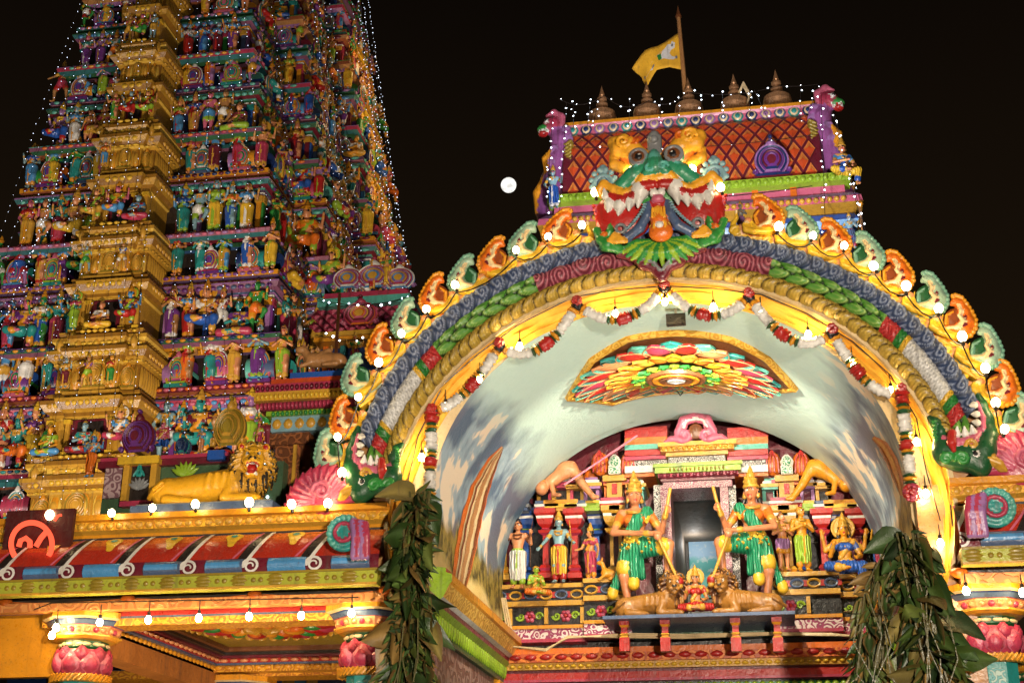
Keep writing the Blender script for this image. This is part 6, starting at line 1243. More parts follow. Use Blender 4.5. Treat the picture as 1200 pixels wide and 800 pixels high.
# ------------------------------------------------------------------ canopies either side of the arch, parapet, lion, leaves
def zz(y, x=250, Y=12.0): return P(x, y, Y)[2]
def curlribbon(mb, S, c, r, turns, w, mat, hand=1, start=0, off=.012, n=22):
    L, R = [], []
    for i in range(n+1):
        t = i/n; a = start+hand*turns*2*PI*t; rr = r*(1-.82*t); ww = w*(1-.6*t)
        L.append(S(c[0]+(rr-ww/2)*math.cos(a), c[1]+(rr-ww/2)*math.sin(a), off)); R.append(S(c[0]+(rr+ww/2)*math.cos(a), c[1]+(rr+ww/2)*math.sin(a), off))
    mb.grid([L, R], mat)
ZF0, ZF1, ZRT = P(250, 690, 11.66)[2], P(250, 671, 11.66)[2], P(250, 627, 11.9)[2]
ZB1, ZB2 = P(250, 700, 11.92)[2], P(250, 710, 11.9)[2]; ZCAP = P(100, 711, 11.85)[2]
def canopy(x0, x1, side):
    can = thing('painted_canopy', '%s canopy with a red roll cornice of white curls over a lime fascia' % ('long left' if side < 0 else 'short right'), 'canopy', ((x0+x1)/2, 12, 0)); ox = (x0+x1)/2
    X0, X1 = x0-ox, x1-ox; m = MB()
    def bar(y0, y1, z0, z1, mat, a=X0, b=X1, mb=None): (mb or m).bx(a, b, y0-12, y1-12, z0, z1, mat)
    zt_, zg, zr1, zb_, zf = 4.83, 4.66, 4.56, 4.32, 4.12
    m.extr((X0, 0, 0), (X1, 0, 0), [(-.45, 4.64), (-.0, 4.64), (.0, 4.67), (.06, 4.7), (.06, 4.78), (.11, 4.79), (.11, 4.845), (-.45, 4.845)], ['amber', 'amber', 'gold', carved('gold_buds', (.78, .42, .03), (.6, .25, .02), 8), 'amber', 'amber', 'amber'])
    m.petals((X0, -.06, 4.74), (X1, -.06, 4.74), int((X1-X0)/.1), (0, 0, -1), (0, -1, 0), .075, .02, 'gold', .8, .0)
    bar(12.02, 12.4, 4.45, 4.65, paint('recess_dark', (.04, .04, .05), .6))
    for x in ([X1-.28] if side < 0 else [X0+.4]): m.bx(x-.04, x+.04, -.03, .1, 4.5, 4.65, 'amber')
    m.build('parapet', can, fixn=True)
    # the roll
    yo, ri = 11.72, .30
    A0, A1 = math.radians(66), math.radians(-4); RZ = (ZRT-ZF1)/(math.sin(A0)-math.sin(A1))
    def S(u, v, off=0.0): a = A0+(A1-A0)*v; return np.array((u, yo-12+.36-(.4+off)*math.cos(a), ZF1-RZ*math.sin(A1)+(RZ+off)*math.sin(a)))   # v 0 top .. 1 bottom edge
    m = MB(); us = np.linspace(X0, X1, max(8, int((X1-X0)/.1))); roll = paint('roll_red', (.4, .03, .015), .24, var=.35); rollo = paint('roll_orange', (.58, .13, .025), .24, var=.35)
    for va, vb, mt in ((0, .3, rollo), (.3, .42, paint('roll_mid', (.48, .07, .02), .24)), (.42, .74, roll), (.74, 1, 'maroon')): m.grid([[S(u, v) for u in us] for v in np.linspace(va, vb, 5)], mt)
    per = .60
    n0 = int(X0/per)-1
    for i in range(n0, int(X1/per)+2):
        u0 = i*per+.12
        def clipS(u, v, off): return S(min(max(u, X0), X1), v, off)
        if u0+.55 < X0 or u0 > X1: continue
        # blue lower roll segment between the scrolls
        g = [[clipS(u, v, .01+.028*math.sin(PI*(v-.76)/.24)) for u in np.linspace(u0+.16, u0+.52, 10)] for v in np.linspace(.76, 1.0, 7)]; m.grid(g, 'slate' if i % 3 else 'sky')
        g = [[clipS(u, v, .03+.02*math.sin(PI*(v-.8)/.14)) for u in np.linspace(u0+.17, u0+.5, 8)] for v in np.linspace(.82, .92, 4)]; m.grid(g, 'sky')
        # dark gap, white S-scroll with a curl at its foot
        tt = np.linspace(0, 1, 16); cu = lambda t: u0-.02-.10*t+.12*t*t*t if False else u0+.1-.2*t**1.6
        m.grid([[clipS(cu(t)-.1, .02+.9*t, .006) for t in tt], [clipS(cu(t), .02+.9*t, .006) for t in tt]], 'dark'); m.grid([[clipS(cu(t)-.008, .02+.9*t, .012) for t in tt], [clipS(cu(t)+.035, .02+.9*t, .016) for t in tt]], 'white')
        m.grid([[clipS(cu(t)-.1, .02+.72*t, .008) for t in tt], [clipS(cu(t)-.075, .02+.72*t, .008) for t in tt]], 'pink')
        Sc = lambda a, b, off: clipS(a, b, off)
        L, R = [], []
        for k in range(25):
            t = k/24; a = PI+t*3.1*PI; rr = .085*(1-.75*t); ww = .03*(1-.5*t); 
            for lst, r_ in ((L, rr-ww/2), (R, rr+ww/2)): lst.append(clipS(u0+.0+r_*math.cos(a), .9-r_*math.sin(a)*-1.6, .03))
        m.grid([L, R], 'white'); 
        # yellow pendant motif
        cx = u0+.36
        for dv, w_ in ((.2, .085), (.3, .06), (.38, .045), (.45, .035)): m.grid([[clipS(cx+w_*k_*math.cos(t), dv+w_*1.5*k_*math.sin(t), .016) for t in np.linspace(0, 2*PI, 15)[:-1]] for k_ in (1, .5, .01)], 'yellow', closed=True)
        m.grid([[clipS(cx+.035*k_*math.cos(t), .2+.05*k_*math.sin(t), .022) for t in np.linspace(0, 2*PI, 10)[:-1]] for k_ in (1, .01)], 'teal', closed=True)
    m.build('roll_cornice', can, fixn=True)
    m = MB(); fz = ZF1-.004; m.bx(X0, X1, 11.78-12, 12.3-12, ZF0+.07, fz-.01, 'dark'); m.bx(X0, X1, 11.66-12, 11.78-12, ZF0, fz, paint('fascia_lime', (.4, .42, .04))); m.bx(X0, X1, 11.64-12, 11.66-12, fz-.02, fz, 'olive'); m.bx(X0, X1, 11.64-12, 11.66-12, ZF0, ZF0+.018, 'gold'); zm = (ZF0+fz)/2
    n = int((X1-X0)/.17); x_w = lambda d_: .17-abs(d_)
    for i in range(n):
        x = X0+(i+.5)*(X1-X0)/n
        if i % 2 == 0:
            for dz in (-.035, 0, .035): m.petal((x, 11.657-12, zm+dz*.9), (1, 0, 0), (0, 0, 1), (0, -1, 0), x_w(dz), .045, .012, 'olive', 0, 8)
        else:
            for s in (-1, 1): m.petal((x+s*.035, 11.657-12, zm), (1, 0, 0), (0, 0, 1), (0, -1, 0), .05, .05, .012, 'olive', 0, 8)
    m.build('fascia', can)
    # soffit, scalloped valance, carved beam
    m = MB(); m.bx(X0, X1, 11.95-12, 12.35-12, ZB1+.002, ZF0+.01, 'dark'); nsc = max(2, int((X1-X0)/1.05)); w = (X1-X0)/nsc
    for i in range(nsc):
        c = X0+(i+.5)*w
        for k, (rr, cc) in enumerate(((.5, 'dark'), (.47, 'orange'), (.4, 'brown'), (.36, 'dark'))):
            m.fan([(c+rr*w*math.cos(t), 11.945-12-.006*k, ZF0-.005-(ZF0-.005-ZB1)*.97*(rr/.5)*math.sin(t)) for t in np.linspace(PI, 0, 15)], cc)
        for s in (-1, 1): m.petal((c+s*w*.5, 11.93-12, (ZF0+ZB1)/2), (1, 0, 0), (0, 0, -1), (0, -1, 0), .16, .1, .04, 'orange', .4)
    bm = carved('beam_swirls', (.62, .26, .08), (.5, .17, .05), 7); m.bx(X0, X1, 11.9-12, 12.02-12, ZB2, ZB1, bm)
    m.build('carved_beam', can, fixn=True); return can
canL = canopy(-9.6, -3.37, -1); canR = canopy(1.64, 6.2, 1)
# end ornaments of the rolls beside the arch
for sx in (-1, 1):
    pr = [tor((0, 0, 0), .16, .03, 0, .01, rotm('X', 90))]+[ell((.16*math.cos(a), -.02, .16*math.sin(a)), (.03, .03, .03), 1, .004) for a in np.linspace(.3, 4.2, 12)]+[ell((0, 0, 0), (.15, .05, .15), 0, .02)]+[tor((0, -.05, .0), .09, .02, 2, .006, rotm('X', 90))]
    for i in range(4): pr += chain([(.1+.04*i, -.05, .1-.01*i), (.13+.04*i, -.08, -.05), (.12+.045*i, -.06, -.25)], [.04, .035, .035], 2 if i % 2 else 3, .006)+[ell((.12+.045*i, -.06, -.27), (.03, .03, .025), 3, .004)]
    o = sdf(xform(pr, .9, (0, 0, 0), sx > 0), .011, ['teal', 'sea', 'rose', 'lilac'], 'roll_end', canL if sx < 0 else canR); o.location = (CX+sx*2.78-(canL if sx < 0 else canR).location[0], 11.5-12, 4.47)
# canopy ceilings: coffer with red lotus and stepped gold frame
def ceiling(x0, x1, y0, y1, par):
    ox, oy = par.location[0], 12; m = MB(); zc = ZB2-.05
    GF = carved('gold_palmettes', (.75, .36, .03), (.5, .18, .02), 10)
    m.bx(x0-.6-ox, x1+.6-ox, y0-.3-oy, y1+.6-oy, zc+.19, zc+.25, 'olive')
    for k, (i, z0, z1, c) in enumerate(((0, -.05, .02, GF), (.06, .02, .04, 'slate'), (.1, .04, .085, 'red'), (.16, .085, .11, 'maroon'), (.22, .11, .14, 'dark'), (.28, .14, .19, 'brown'))):
        for a, b, c_, d in ((x0-.5, x0+i, y0-.3, y1+.4), (x1-i, x1+.5, y0-.3, y1+.4), (x0+i, x1-i, y1-i, y1+.4), (x0+i, x1-i, y0-.3, y0+i)): m.bx(a-ox, b-ox, c_-oy, d-oy, zc+z0, zc+z1, c)
    m.petals((x0+.1-ox, y1-.1-oy-.005, zc+.062), (x1-.1-ox, y1-.1-oy-.005, zc+.062), 18, (0, 0, 1), (0, -1, 0), .045, .03, 'peach', .85, 0); m.petals((x0+.1-ox+.004, y0-oy, zc+.062), (x0+.1-ox+.004, y1-oy, zc+.062), 22, (0, 0, 1), (1, 0, 0), .045, .03, 'peach', .85, 0)
    m.petals((x0+.0-ox, y1-oy-.005, zc), (x1-ox, y1-oy-.005, zc), 20, (0, 0, 1), (0, -1, 0), .06, .02, 'amber', .8, .3); m.petals((x0-ox+.004, y0-oy, zc), (x0-ox+.004, y1-oy, zc), 26, (0, 0, 1), (1, 0, 0), .06, .02, 'amber', .8, .3)
    m.build('coffered_ceiling', par)
    m = MB(); cx, cy = (x0+x1)/2-ox, (y0+y1)/2-oy-.3
    for ring, (r0, r1, n, cc, dz) in enumerate(((.95, 1.0, 40, ['gold'], .185), (.6, .95, 16, ['red', 'rose'], .18), (.5, .8, 16, ['green', 'red'], .165), (.25, .55, 12, ['orange', 'amber'], .15), (.02, .25, 8, ['gold', 'gold'], .14))):
        for i in range(n):
            a = 2*PI*i/n; r = (r0+r1)/2; m.petal((cx+r*math.cos(a)*.85, cy+r*math.sin(a)*.75, zc+dz), (-math.sin(a), math.cos(a), 0), (math.cos(a)*.85, math.sin(a)*.85, 0), (0, 0, -1), 2*PI*r*.8/n, (r1-r0)*1.1, .06, cc[i % len(cc)], .5)
    m.build('ceiling_lotus', par)
ceiling(-6.35, -3.95, 12.5, 15.3, canL)
m = MB(); ox = canL.location[0]; m.bx(-8.3-ox, -6.75-ox, .4, .5, 3.4, 4.0, 'amber'); m.bx(-8.3-ox, -3.6-ox, 3.5, 3.9, 3.8, 3.9, carved('gold_palmettes', 0, 0)); m.bx(-6.62-ox, -6.35-ox, .3, 3.5, 3.62, 3.86, paint('plain_timber', (.42, .15, .03), .5)); m.build('rear_beams', canL)
# columns
def column(name, label, x, y, group, r=.3, ztop=None, par=None):
    kc = .83; ztop = (ztop or ZCAP)/kc; c = thing(name, label, 'column', (x, y, 0), 0, group); c.scale = (kc,)*3; m = MB()
    oc = lambda R: [(R*math.cos(2*PI*(i+.5)/8), R*math.sin(2*PI*(i+.5)/8)) for i in range(8)]
    m.loft(oc(r), [(.06, ztop-.30), (.1, ztop-.27), (.1, ztop-.25), (.06, ztop-.24), (.09, ztop-.17), (.09, ztop-.155), (.11, ztop-.15), (.14, ztop-.105), (.15, ztop-.09), (.19, ztop-.07), (.19, ztop)], ['amber', 'gold', 'amber', 'peach', 'peach', 'rose', 'slate', 'navy', 'cream', 'amber'])
    for i in range(8):
        a = 2*PI*i/8; n = (math.cos(a), math.sin(a), 0); u = (-math.sin(a), math.cos(a), 0); cc = np.array(n)*(r*.924+.07)
        for s in (-.085, 0, .085): m.petal((cc[0]+u[0]*s, cc[1]+u[1]*s, ztop-.2), u, (0, 0, 1), n, .08, .075, .035, 'peach' if s else 'rose', 0)
        cc = np.array(n)*(r*.924-.02)
        for s in (-.06, .06): m.petal((cc[0]+u[0]*s, cc[1]+u[1]*s, ztop-.35), u, (0, 0, 1), n, .11, .045, .02, 'cream', 0)
    m.loft(oc(r), [(-.05, ztop-.4), (-.03, ztop-.38), (-.03, ztop-.31), (.02, ztop-.3)], ['forest', 'forest', 'gold']); m.build('capital', c)
    m = MB(); zl = ztop-.53
    m.lathe([(r-.06, zl-.18), (r-.0, zl-.05), (r-.03, zl+.12)], 'rose', 16)
    for ring, (dz, k, h_, w_, ro) in enumerate(((-.03, 8, .25, .25, .0), (.07, 8, .18, .2, -.02))):
        for i in range(k):
            a = 2*PI*(i+.5*ring)/k; n = np.array((math.cos(a), math.sin(a), .0)); u = (-math.sin(a), math.cos(a), 0); cc = n*(r-.02+ro); m.petal((cc[0], cc[1], zl+dz), u, (n[0]*.1, n[1]*.1, 1), n, w_*.95, h_, .055, 'rose' if ring else 'pink', .4, 10); m.petal((cc[0]+n[0]*.012, cc[1]+n[1]*.012, zl+dz-.015), u, (n[0]*.1, n[1]*.1, 1), n, w_*.78, h_*.82, .057, 'rose', .4, 10)
    m.build('lotus', c)
    m = MB(); zt_ = zl-.2
    G = [[((r-.01)*math.cos(a)+.045*math.cos(b+a*12*0)*math.cos(a), (r-.01)*math.sin(a)+.045*math.cos(b)*math.sin(a), zt_+.045*math.sin(b)) for b in np.linspace(0, 2*PI, 9)[:-1]] for a in np.linspace(0, 2*PI, 33)]; m.grid(G, 'gold', closed=True)
    for i in range(36): a = 2*PI*i/36; m.tube([((r+.037)*math.cos(a+q*.12), (r+.037)*math.sin(a+q*.12), zt_+.04*q) for q in (-1, 0, 1)], .014, 'amber', 4)
    m.build('rope_ring', c, fixn=True)
    m = MB(); m.loft(oc(r-.06), [(0, 0), (.05, .02), (.05, .3), (0, .34), (0, zt_-.03)], ['maroon', 'maroon', 'gold', 'teal'])
    gs = carved('gilt_foliage', (.7, .4, .05), (.25, .1, .02), 9)
    for i in range(0, 8, 2):
        a = 2*PI*i/8; n = (math.cos(a), math.sin(a)); m.box((n[0]*(r-.085), n[1]*(r-.085), (zt_+.4)/2), (.02, .14, zt_-.6), gs if (i//2) % 2 == 0 else carved('teal_scroll', (.05, .3, .3), (.35, .5, .42), 10), a)
    m.build('shaft', c); return c
column('painted_column', 'left column with lotus capital under the long canopy', P(100, 750, 12.3)[0], 12.3, 'lotus columns')
column('painted_column', 'lotus column at the left foot of the arch, behind the hanging leaves', CX-2.74, 12.3, 'lotus columns')
column('painted_column', 'lotus column at the right foot of the arch beside the leaf bunch', CX+2.74, 12.3, 'lotus columns')
q = P(283, 790, 15.7); column('painted_column', 'rear lotus column seen below the coffered ceiling of the left canopy', q[0], 15.7, 'lotus columns', ztop=3.8)
q = P(550, 785, 15.6); column('painted_column', 'rear lotus column under the end of the vault cornice', q[0], 15.75, 'lotus columns', r=.26, ztop=3.72)
column('painted_column', 'outermost lotus column of the right canopy, past the picture edge', 5.2, 12.3, 'lotus columns')
q = P(1215, 745, 14.5); column('painted_column', 'rear lotus column at the right edge of the picture', q[0], 15.0, 'lotus columns', r=.26, ztop=3.84)
# hanging bulbs of the canopy and bare bulbs along the parapet
for i, (px, py) in enumerate(((66, 733), (61, 742), (117, 727), (174, 724), (233, 722), (292, 720), (353, 719), (412, 716))): put_bulb(P(px, py, 11.85), 'small warm bulb hanging under the left canopy, %s from the left' % ordw(i), 'hanging bulbs under the left canopy', True)
for i, (px, py) in enumerate(((1132, 690), (1198, 692))): put_bulb(P(px, py, 11.8), 'small warm bulb hanging before the right column, %s' % ('nearer the leaves' if i == 0 else 'at the picture edge'), 'hanging bulbs under the right canopy', True)
m = MB(); m.tube([P(40, 714, 11.85)]+[P(x, 707-.018*x, 11.85) for x in range(60, 430, 30)], .006, 'black', 4); tag(m.build('lamp_cord'), 'thin black lamp cord strung under the long left canopy', 'cord')
for i, (px, py) in enumerate(((58, 606), (131, 603), (178, 597), (229, 593), (292, 591), (342, 593), (384, 592))): put_bulb(P(px, py, 11.8), 'bright bare bulb on the gold parapet, %s from the left near the lion' % ordw(i), 'bulbs along the gold parapet')
# lion on the parapet
q = P(243, 600, 12.12); m = MB(); m.bx(-.72, .72, -.3, .35, -.05, .03, 'slate'); m.bx(-.68, .68, -.27, .33, .03, .05, 'grey')
lion = thing('lion_statue', 'golden roaring lion statue lying on the gold parapet with a dark streaked mane', 'statue', (q[0], 12.25, 4.9)); m.build('plinth', lion)
LB = sdf(xform(lion_prims(True, 19, 20, 6, .3, .5), .87, (.1, 0, .05)), .0095, [paint('lion_gold', (.75, .38, .02), .3, var=.2), 'gold', 'dark', 'red', 'white', 'black'], 'body', lion)
# things on the roof behind the lion
rw = thing('parapet_wall', 'low green wall with lotus panels and a maroon coping behind the lion', 'wall', (-5.5, 12.9, 0))
def rbx(mb, x0, y0, x1, y1, Y, d, mat): a, b, z0, z1 = prect(x0, y0, x1, y1, Y); mb.bx(a+5.5, b+5.5, Y-12.9, Y-12.9+d, z0, z1, mat)
m = MB(); rbx(m, 120, 545, 330, 612, 12.95, .2, paint('panel_green', (.06, .12, .06))); rbx(m, 115, 537, 268, 545, 12.88, .3, 'maroon'); rbx(m, 118, 533, 268, 537, 12.84, .35, 'rose'); rbx(m, 243, 527, 262, 538, 12.8, .3, 'blue'); m.build('wall_face', rw)
m = MB(); rbx(m, 138, 534, 186, 543, 12.8, .3, 'yellow'); rbx(m, 142, 543, 182, 586, 12.9, .1, 'dark'); rbx(m, 143, 543, 150, 586, 12.84, .1, 'gold'); rbx(m, 175, 543, 182, 586, 12.84, .1, 'gold'); rbx(m, 122, 548, 143, 583, 12.9, .1, carved('mauve_scroll', (.2, .1, .12), (.45, .32, .33), 8)); rbx(m, 140, 586, 190, 592, 12.86, .2, 'rose')
for xc, yc, s, cc in ((163, 572, 1, 'grey'), (217, 556, 1.2, 'lime')):
    p = P(xc, yc, 12.88)
    for a in np.linspace(-1.1, 1.1, 7): m.petal((p[0]+5.5+.07*s*math.sin(a), -.03, p[2]+.05*s*math.cos(a)), (math.cos(a), 0, -math.sin(a)), (math.sin(a), 0, math.cos(a)), (0, -1, 0), .055*s, .15*s, .02, cc, .6)
p = P(163, 558, 12.88)
for s in (-1, 1): m.tube([(p[0]+5.5+s*.06*(1-t)*math.cos(t*9), -.03, p[2]+.1*t+.05*math.sin(t*9)) for t in np.linspace(0, 1, 14)], .012, 'teal', 5)
m.build('panels', rw)
for nm, x, yb, w_, h_, cs, lb in (('a', 164, 536, 42, 56, ['purple', 'maroon', 'purple', 'purple', 'maroon'], 'dark purple carved horseshoe ornament on the coping left of the lion'), ('b', 271, 530, 42, 66, ['olive', 'gold', 'olive', 'gold', 'olive'], 'gold carved horseshoe ornament right above the lion'), ('c', 216, 534, 18, 28, ['slate', 'teal', 'navy', 'slate', 'navy'], 'small blue-grey carved ornament between the purple and gold horseshoes')):
    o = horseshoe('horseshoe_ornament', cs, None, False); a, b, z0, z1 = prect(x-w_/2, yb-h_, x+w_/2, yb, 13.1); o.location = ((a+b)/2, 13.1, z0-.02); o.scale = ((b-a), .8, (z1-z0)/1.2); tag(o, lb, 'ornament')
for x, yb, yt, lb, mt, ar, lg, lo in ((190, 534, 492, 'small pink seated statue in blue between the horseshoe ornaments', ['pink', 'blue', 'rose'], 'bless', 'sit', 'dhoti'), (236, 532, 498, 'small blue-faced statue in peach cloth beside the gold ornament', ['sky', 'peach', 'peach'], 'pray', 'stand', 'skirt'), (303, 530, 492, 'small pink-faced statue with a lime blouse right of the lion mane', ['pink', 'rose', 'lime'], 'down', 'stand', 'skirt'), (108, 560, 505, 'blue statue under an orange cobra hood left of the purple ornament', ['sky', 'orange', 'bluegrey'], 'four', 'stand', 'dhoti')):
    loc, H = place(x, yb, yt, 13.4, .1); z0 = 0
    if lg == 'sit': H *= 1.3; z0 = -.2
    o = big_statue('roof_statue', lb, figure(ar, lg, lo, True, 'tall', False, halo='hood' in lb), mt+['gold', 'black', 'orange' if 'hood' in lb else 'gold', 'white', 'black', 'red'], loc, H, 0, .0115, z0=z0*H)
# brown carved pier with the stacked cornice, and the little roof pavilion above it
pc = thing('carved_pier', 'brown carved pier under a stacked cornice of maroon, yellow and green bands', 'pier', (-4, 13, 0))
def cbx(mb, x0, y0, x1, y1, Y, d, mat): a, b, z0, z1 = prect(x0, y0, x1, y1, Y); mb.bx(a+4, b+4, Y-13, Y-13+d, z0, z1, mat)
m = MB(); BR = carved('brown_carving', (.3, .1, .03), (.14, .045, .015), 9, depth=1); cbx(m, 320, 505, 350, 612, 13.1, .3, BR); cbx(m, 350, 512, 362, 612, 13.14, .3, 'brown'); cbx(m, 316, 503, 362, 520, 13.05, .3, BR); cbx(m, 341, 520, 345, 612, 13.08, .1, 'gold'); cbx(m, 366, 555, 386, 612, 13.2, .2, BR); cbx(m, 362, 500, 432, 612, 13.35, .1, paint('panel_green', 0)); m.build('pier_shaft', pc)
m = MB()
for x0, x1, y0, y1, Y, mt in ((318, 440, 484, 503, 13.0, 'bluegrey'), (312, 440, 478, 484, 12.95, 'lime'), (305, 440, 466, 478, 12.92, 'maroon'), (298, 440, 456, 466, 12.85, 'gold'), (300, 440, 447, 456, 12.9, 'rose'), (318, 440, 441, 447, 12.95, 'vermilion_'), (340, 440, 434, 441, 13.0, 'blue')): cbx(m, x0, y0, x1, y1, Y, .6, VER if mt == 'vermilion_' else mt)
for yy, Y, n, hh, mt in ((461, 12.85, 26, .07, 'yellow'), (481, 12.95, 22, .06, 'green'), (451, 12.9, 24, .07, 'maroon'), (493, 13.0, 9, .12, 'gold'), (472, 12.92, 30, .08, 'rose')):
    a, b, z0, z1 = prect(300 if yy < 475 else 318, yy-1, 438, yy+1, Y); m.petals((a+4, Y-13, z0), (b+4, Y-13, z0), n, (0, 0, 1), (0, -1, 0), hh, .03, mt, .85, .2)
m.build('cornice', pc)
q = P(378, 432, 13.15); o = sdf(xform([cap((-.25, 0, .14), (.2, 0, .17), .13, .13, 0, .05), ell((-.3, 0, .12), (.13, .12, .13), 0, .04), cap((-.28, -.1, .05), (-.05, -.13, .035), .05, .035, 0, .02), cap((.2, -.08, .1), (.36, -.1, .035), .05, .035, 0, .02), cap((.24, 0, .2), (.34, -.02, .34), .09, .07, 0, .03), ell((.4, -.04, .36), (.1, .07, .07), 0, .02), cap((.33, .05, .42), (.3, .07, .52), .02, .01, 0, .01), cap((.36, -.06, .42), (.34, -.08, .52), .02, .01, 0, .01), cap((-.0, 0, .25), (-.1, 0, .33), .09, .05, 0, .04)], .62, (0, 0, 0), True), .01, ['tan'], 'bull_statue'); o.location = q; tag(o, 'tan bull statue lying on the blue slab above the brown pier', 'statue')
pv = thing('roof_pavilion', 'small roof pavilion with maroon diamond tiles strung with white lights, left of the arch', 'pavilion', P(428, 390, 17)); po = np.array(pv.location)
m = MB(); a, b, z0, z1 = prect(368, 356, 482, 386, 17)
m.bx(a-po[0], b-po[0], .1, 1.2, z0-po[2], z1-po[2], 'maroon'); nx_ = 9
for r in range(5):
    for i in range(nx_+(r % 2)):
        x = a+(i+.5-(r % 2)*.5)*(b-a)/nx_; z = z0+(r+.3)*(z1-z0)/4.6; hw, hh = (b-a)/nx_*.46, (z1-z0)/4.6*.9
        y = .1-(4-r)*.03; c0 = np.array((x-po[0], y-.05, z-po[2])); p4 = [c0+np.array(d) for d in ((-hw, .05, 0), (0, .04, -hh), (hw, .05, 0), (0, .06, hh))]; k4 = [c0+(p-c0)*.3 for p in p4]; m.add(p4+k4, [(0, 1, 5, 4), (1, 2, 6, 5)], 'rose'); m.add(p4+k4, [(2, 3, 7, 6), (3, 0, 4, 7), (4, 5, 6, 7)], 'maroon')
m.build('tiled_roof', pv, smooth=False, fixn=True)
m = MB()
for x0, y0, x1, y1, Y, mt in ((372, 347, 480, 356, 16.95, 'sea'), (380, 341, 478, 347, 17.0, 'rose'), (365, 386, 484, 391, 16.85, 'gold'), (368, 391, 482, 397, 16.9, 'amber'), (375, 397, 480, 440, 17.2, 'navy'), (365, 440, 484, 470, 17.0, 'rose'), (378, 404, 384, 440, 17.1, 'orange'), (398, 404, 404, 440, 17.1, 'teal'), (440, 404, 446, 440, 17.1, 'rose'), (462, 404, 468, 440, 17.1, 'gold')):
    a, b, z0, z1 = prect(x0, y0, x1, y1, Y); m.bx(a-po[0], b-po[0], Y-17, Y-17+.8, z0-po[2], z1-po[2], mt)
m.build('frame', pv)
for x, y, s in ((408, 343, .5), (438, 343, .58), (468, 343, .5), (422, 386, .55)):
    o = horseshoe('horseshoe_ornament', ['sky', 'white', 'rose', 'lilac', 'gold'] if y < 380 else ['orange', 'rose', 'maroon', 'pink', 'gold'], pv, False); q = P(x, y, 16.8); o.location = q-po; o.scale = (s, .7, s*.75)
for i, (x, yb, yt, sk, gc) in enumerate(((388, 438, 402, 'peach', 'red'), (416, 432, 385, 'amber', 'rose'), (452, 438, 402, 'sky', 'orange'), (436, 340, 300, 'amber', 'red'), (453, 336, 290, 'peach', 'yellow'))):
    loc, H = place(x, yb, yt, 16.75, .2); big_statue('roof_statue', '%s statue in %s %s the maroon-tiled roof pavilion' % (sk, gc, 'before' if yb > 400 else 'standing on'), figure(['pray', 'four', 'up', 'bless', 'hip'][i], 'sway', 'skirt', True, 'tall', False), [sk, gc, 'green', 'gold', 'black', 'gold', 'white', 'black', 'red'], loc, H, 0, .015)
led_string('pavilion_light_string', 'bright white lights draped along the ridge of the small pavilion', sag(P(372, 350, 16.7), P(482, 346, 16.7), .12), .14, .02, LEDW, 'lights on the pavilion'); led_string('pavilion_light_string', 'bright white lights draped along the eaves of the small pavilion', sag(P(370, 392, 16.7), P(482, 388, 16.7), .1), .16, .02, LEDW, 'lights on the pavilion')
led_string('pavilion_light_string', 'bright white lights hanging beside the brown pier behind the lion', [P(308, 512, 12.9), P(310, 560, 12.9), P(306, 590, 12.9)], .15, .016, LEDW, 'lights on the pavilion')
m = MB(); m.tube([P(398, 345, 15.5), P(388, 505, 13.3)], .022, 'brown', 6); m.tube([P(388, 430, 15), P(382, 520, 13.4)], .012, 'dark', 5); tag(m.build('bamboo_pole'), 'thin brown pole standing against the stacked cornice left of the arch', 'pole')
# vimana light strings
for i, (a, b, s) in enumerate((((655, 116), (708, 112), .15), ((708, 112), (760, 118), .18), ((760, 118), (806, 108), .15), ((806, 108), (912, 101), .1), ((912, 101), (958, 99), .02))): led_string('ridge_light_string', 'white fairy lights strung above the shrine ridge, %s span from the left' % ordw(i), sag(P(*a, 20.4), P(*b, 20.4), s), .26, .013, LEDW, 'lights along the shrine ridge')
for i, (x, y0, y1, x2) in enumerate(((672, 116, 150, 672), (692, 120, 150, 688), (738, 114, 146, 737), (774, 112, 145, 773), (796, 110, 140, 795), (823, 107, 138, 821), (846, 106, 138, 848), (878, 104, 136, 879), (884, 106, 140, 900), (938, 102, 262, 941), (702, 116, 150, 694), (955, 102, 130, 950))): led_string('ridge_light_string', 'white lights hanging from the ridge line, %s drop from the left' % ordw(i), [P(x, y0, 20.35), P(x2, y1, 19.9)], .2, .013, LEDW, 'lights along the shrine ridge')
for i, (a, b) in enumerate((((962, 108), (968, 290)), ((975, 130), (1012, 270)), ((978, 135), (1022, 300)), ((664, 120), (655, 260)), ((648, 130), (640, 250)))): led_string('ridge_light_string', 'white lights slanting down the shrine gable, %s strand' % ordw(i), [P(*a, 19.9), P(*b, 19.2)], .2, .015, LEDW, 'lights along the shrine ridge')
for i in range(2):
    y = (166, 226)[i]; led_string('ridge_light_string', 'white lights lying across the red tiled roof, %s row from the top' % ordw(i), sag(P(672, y+6, 19.75), P(952, y-8, 19.75), .12), .6, .011, LEDW, 'lights along the shrine ridge')
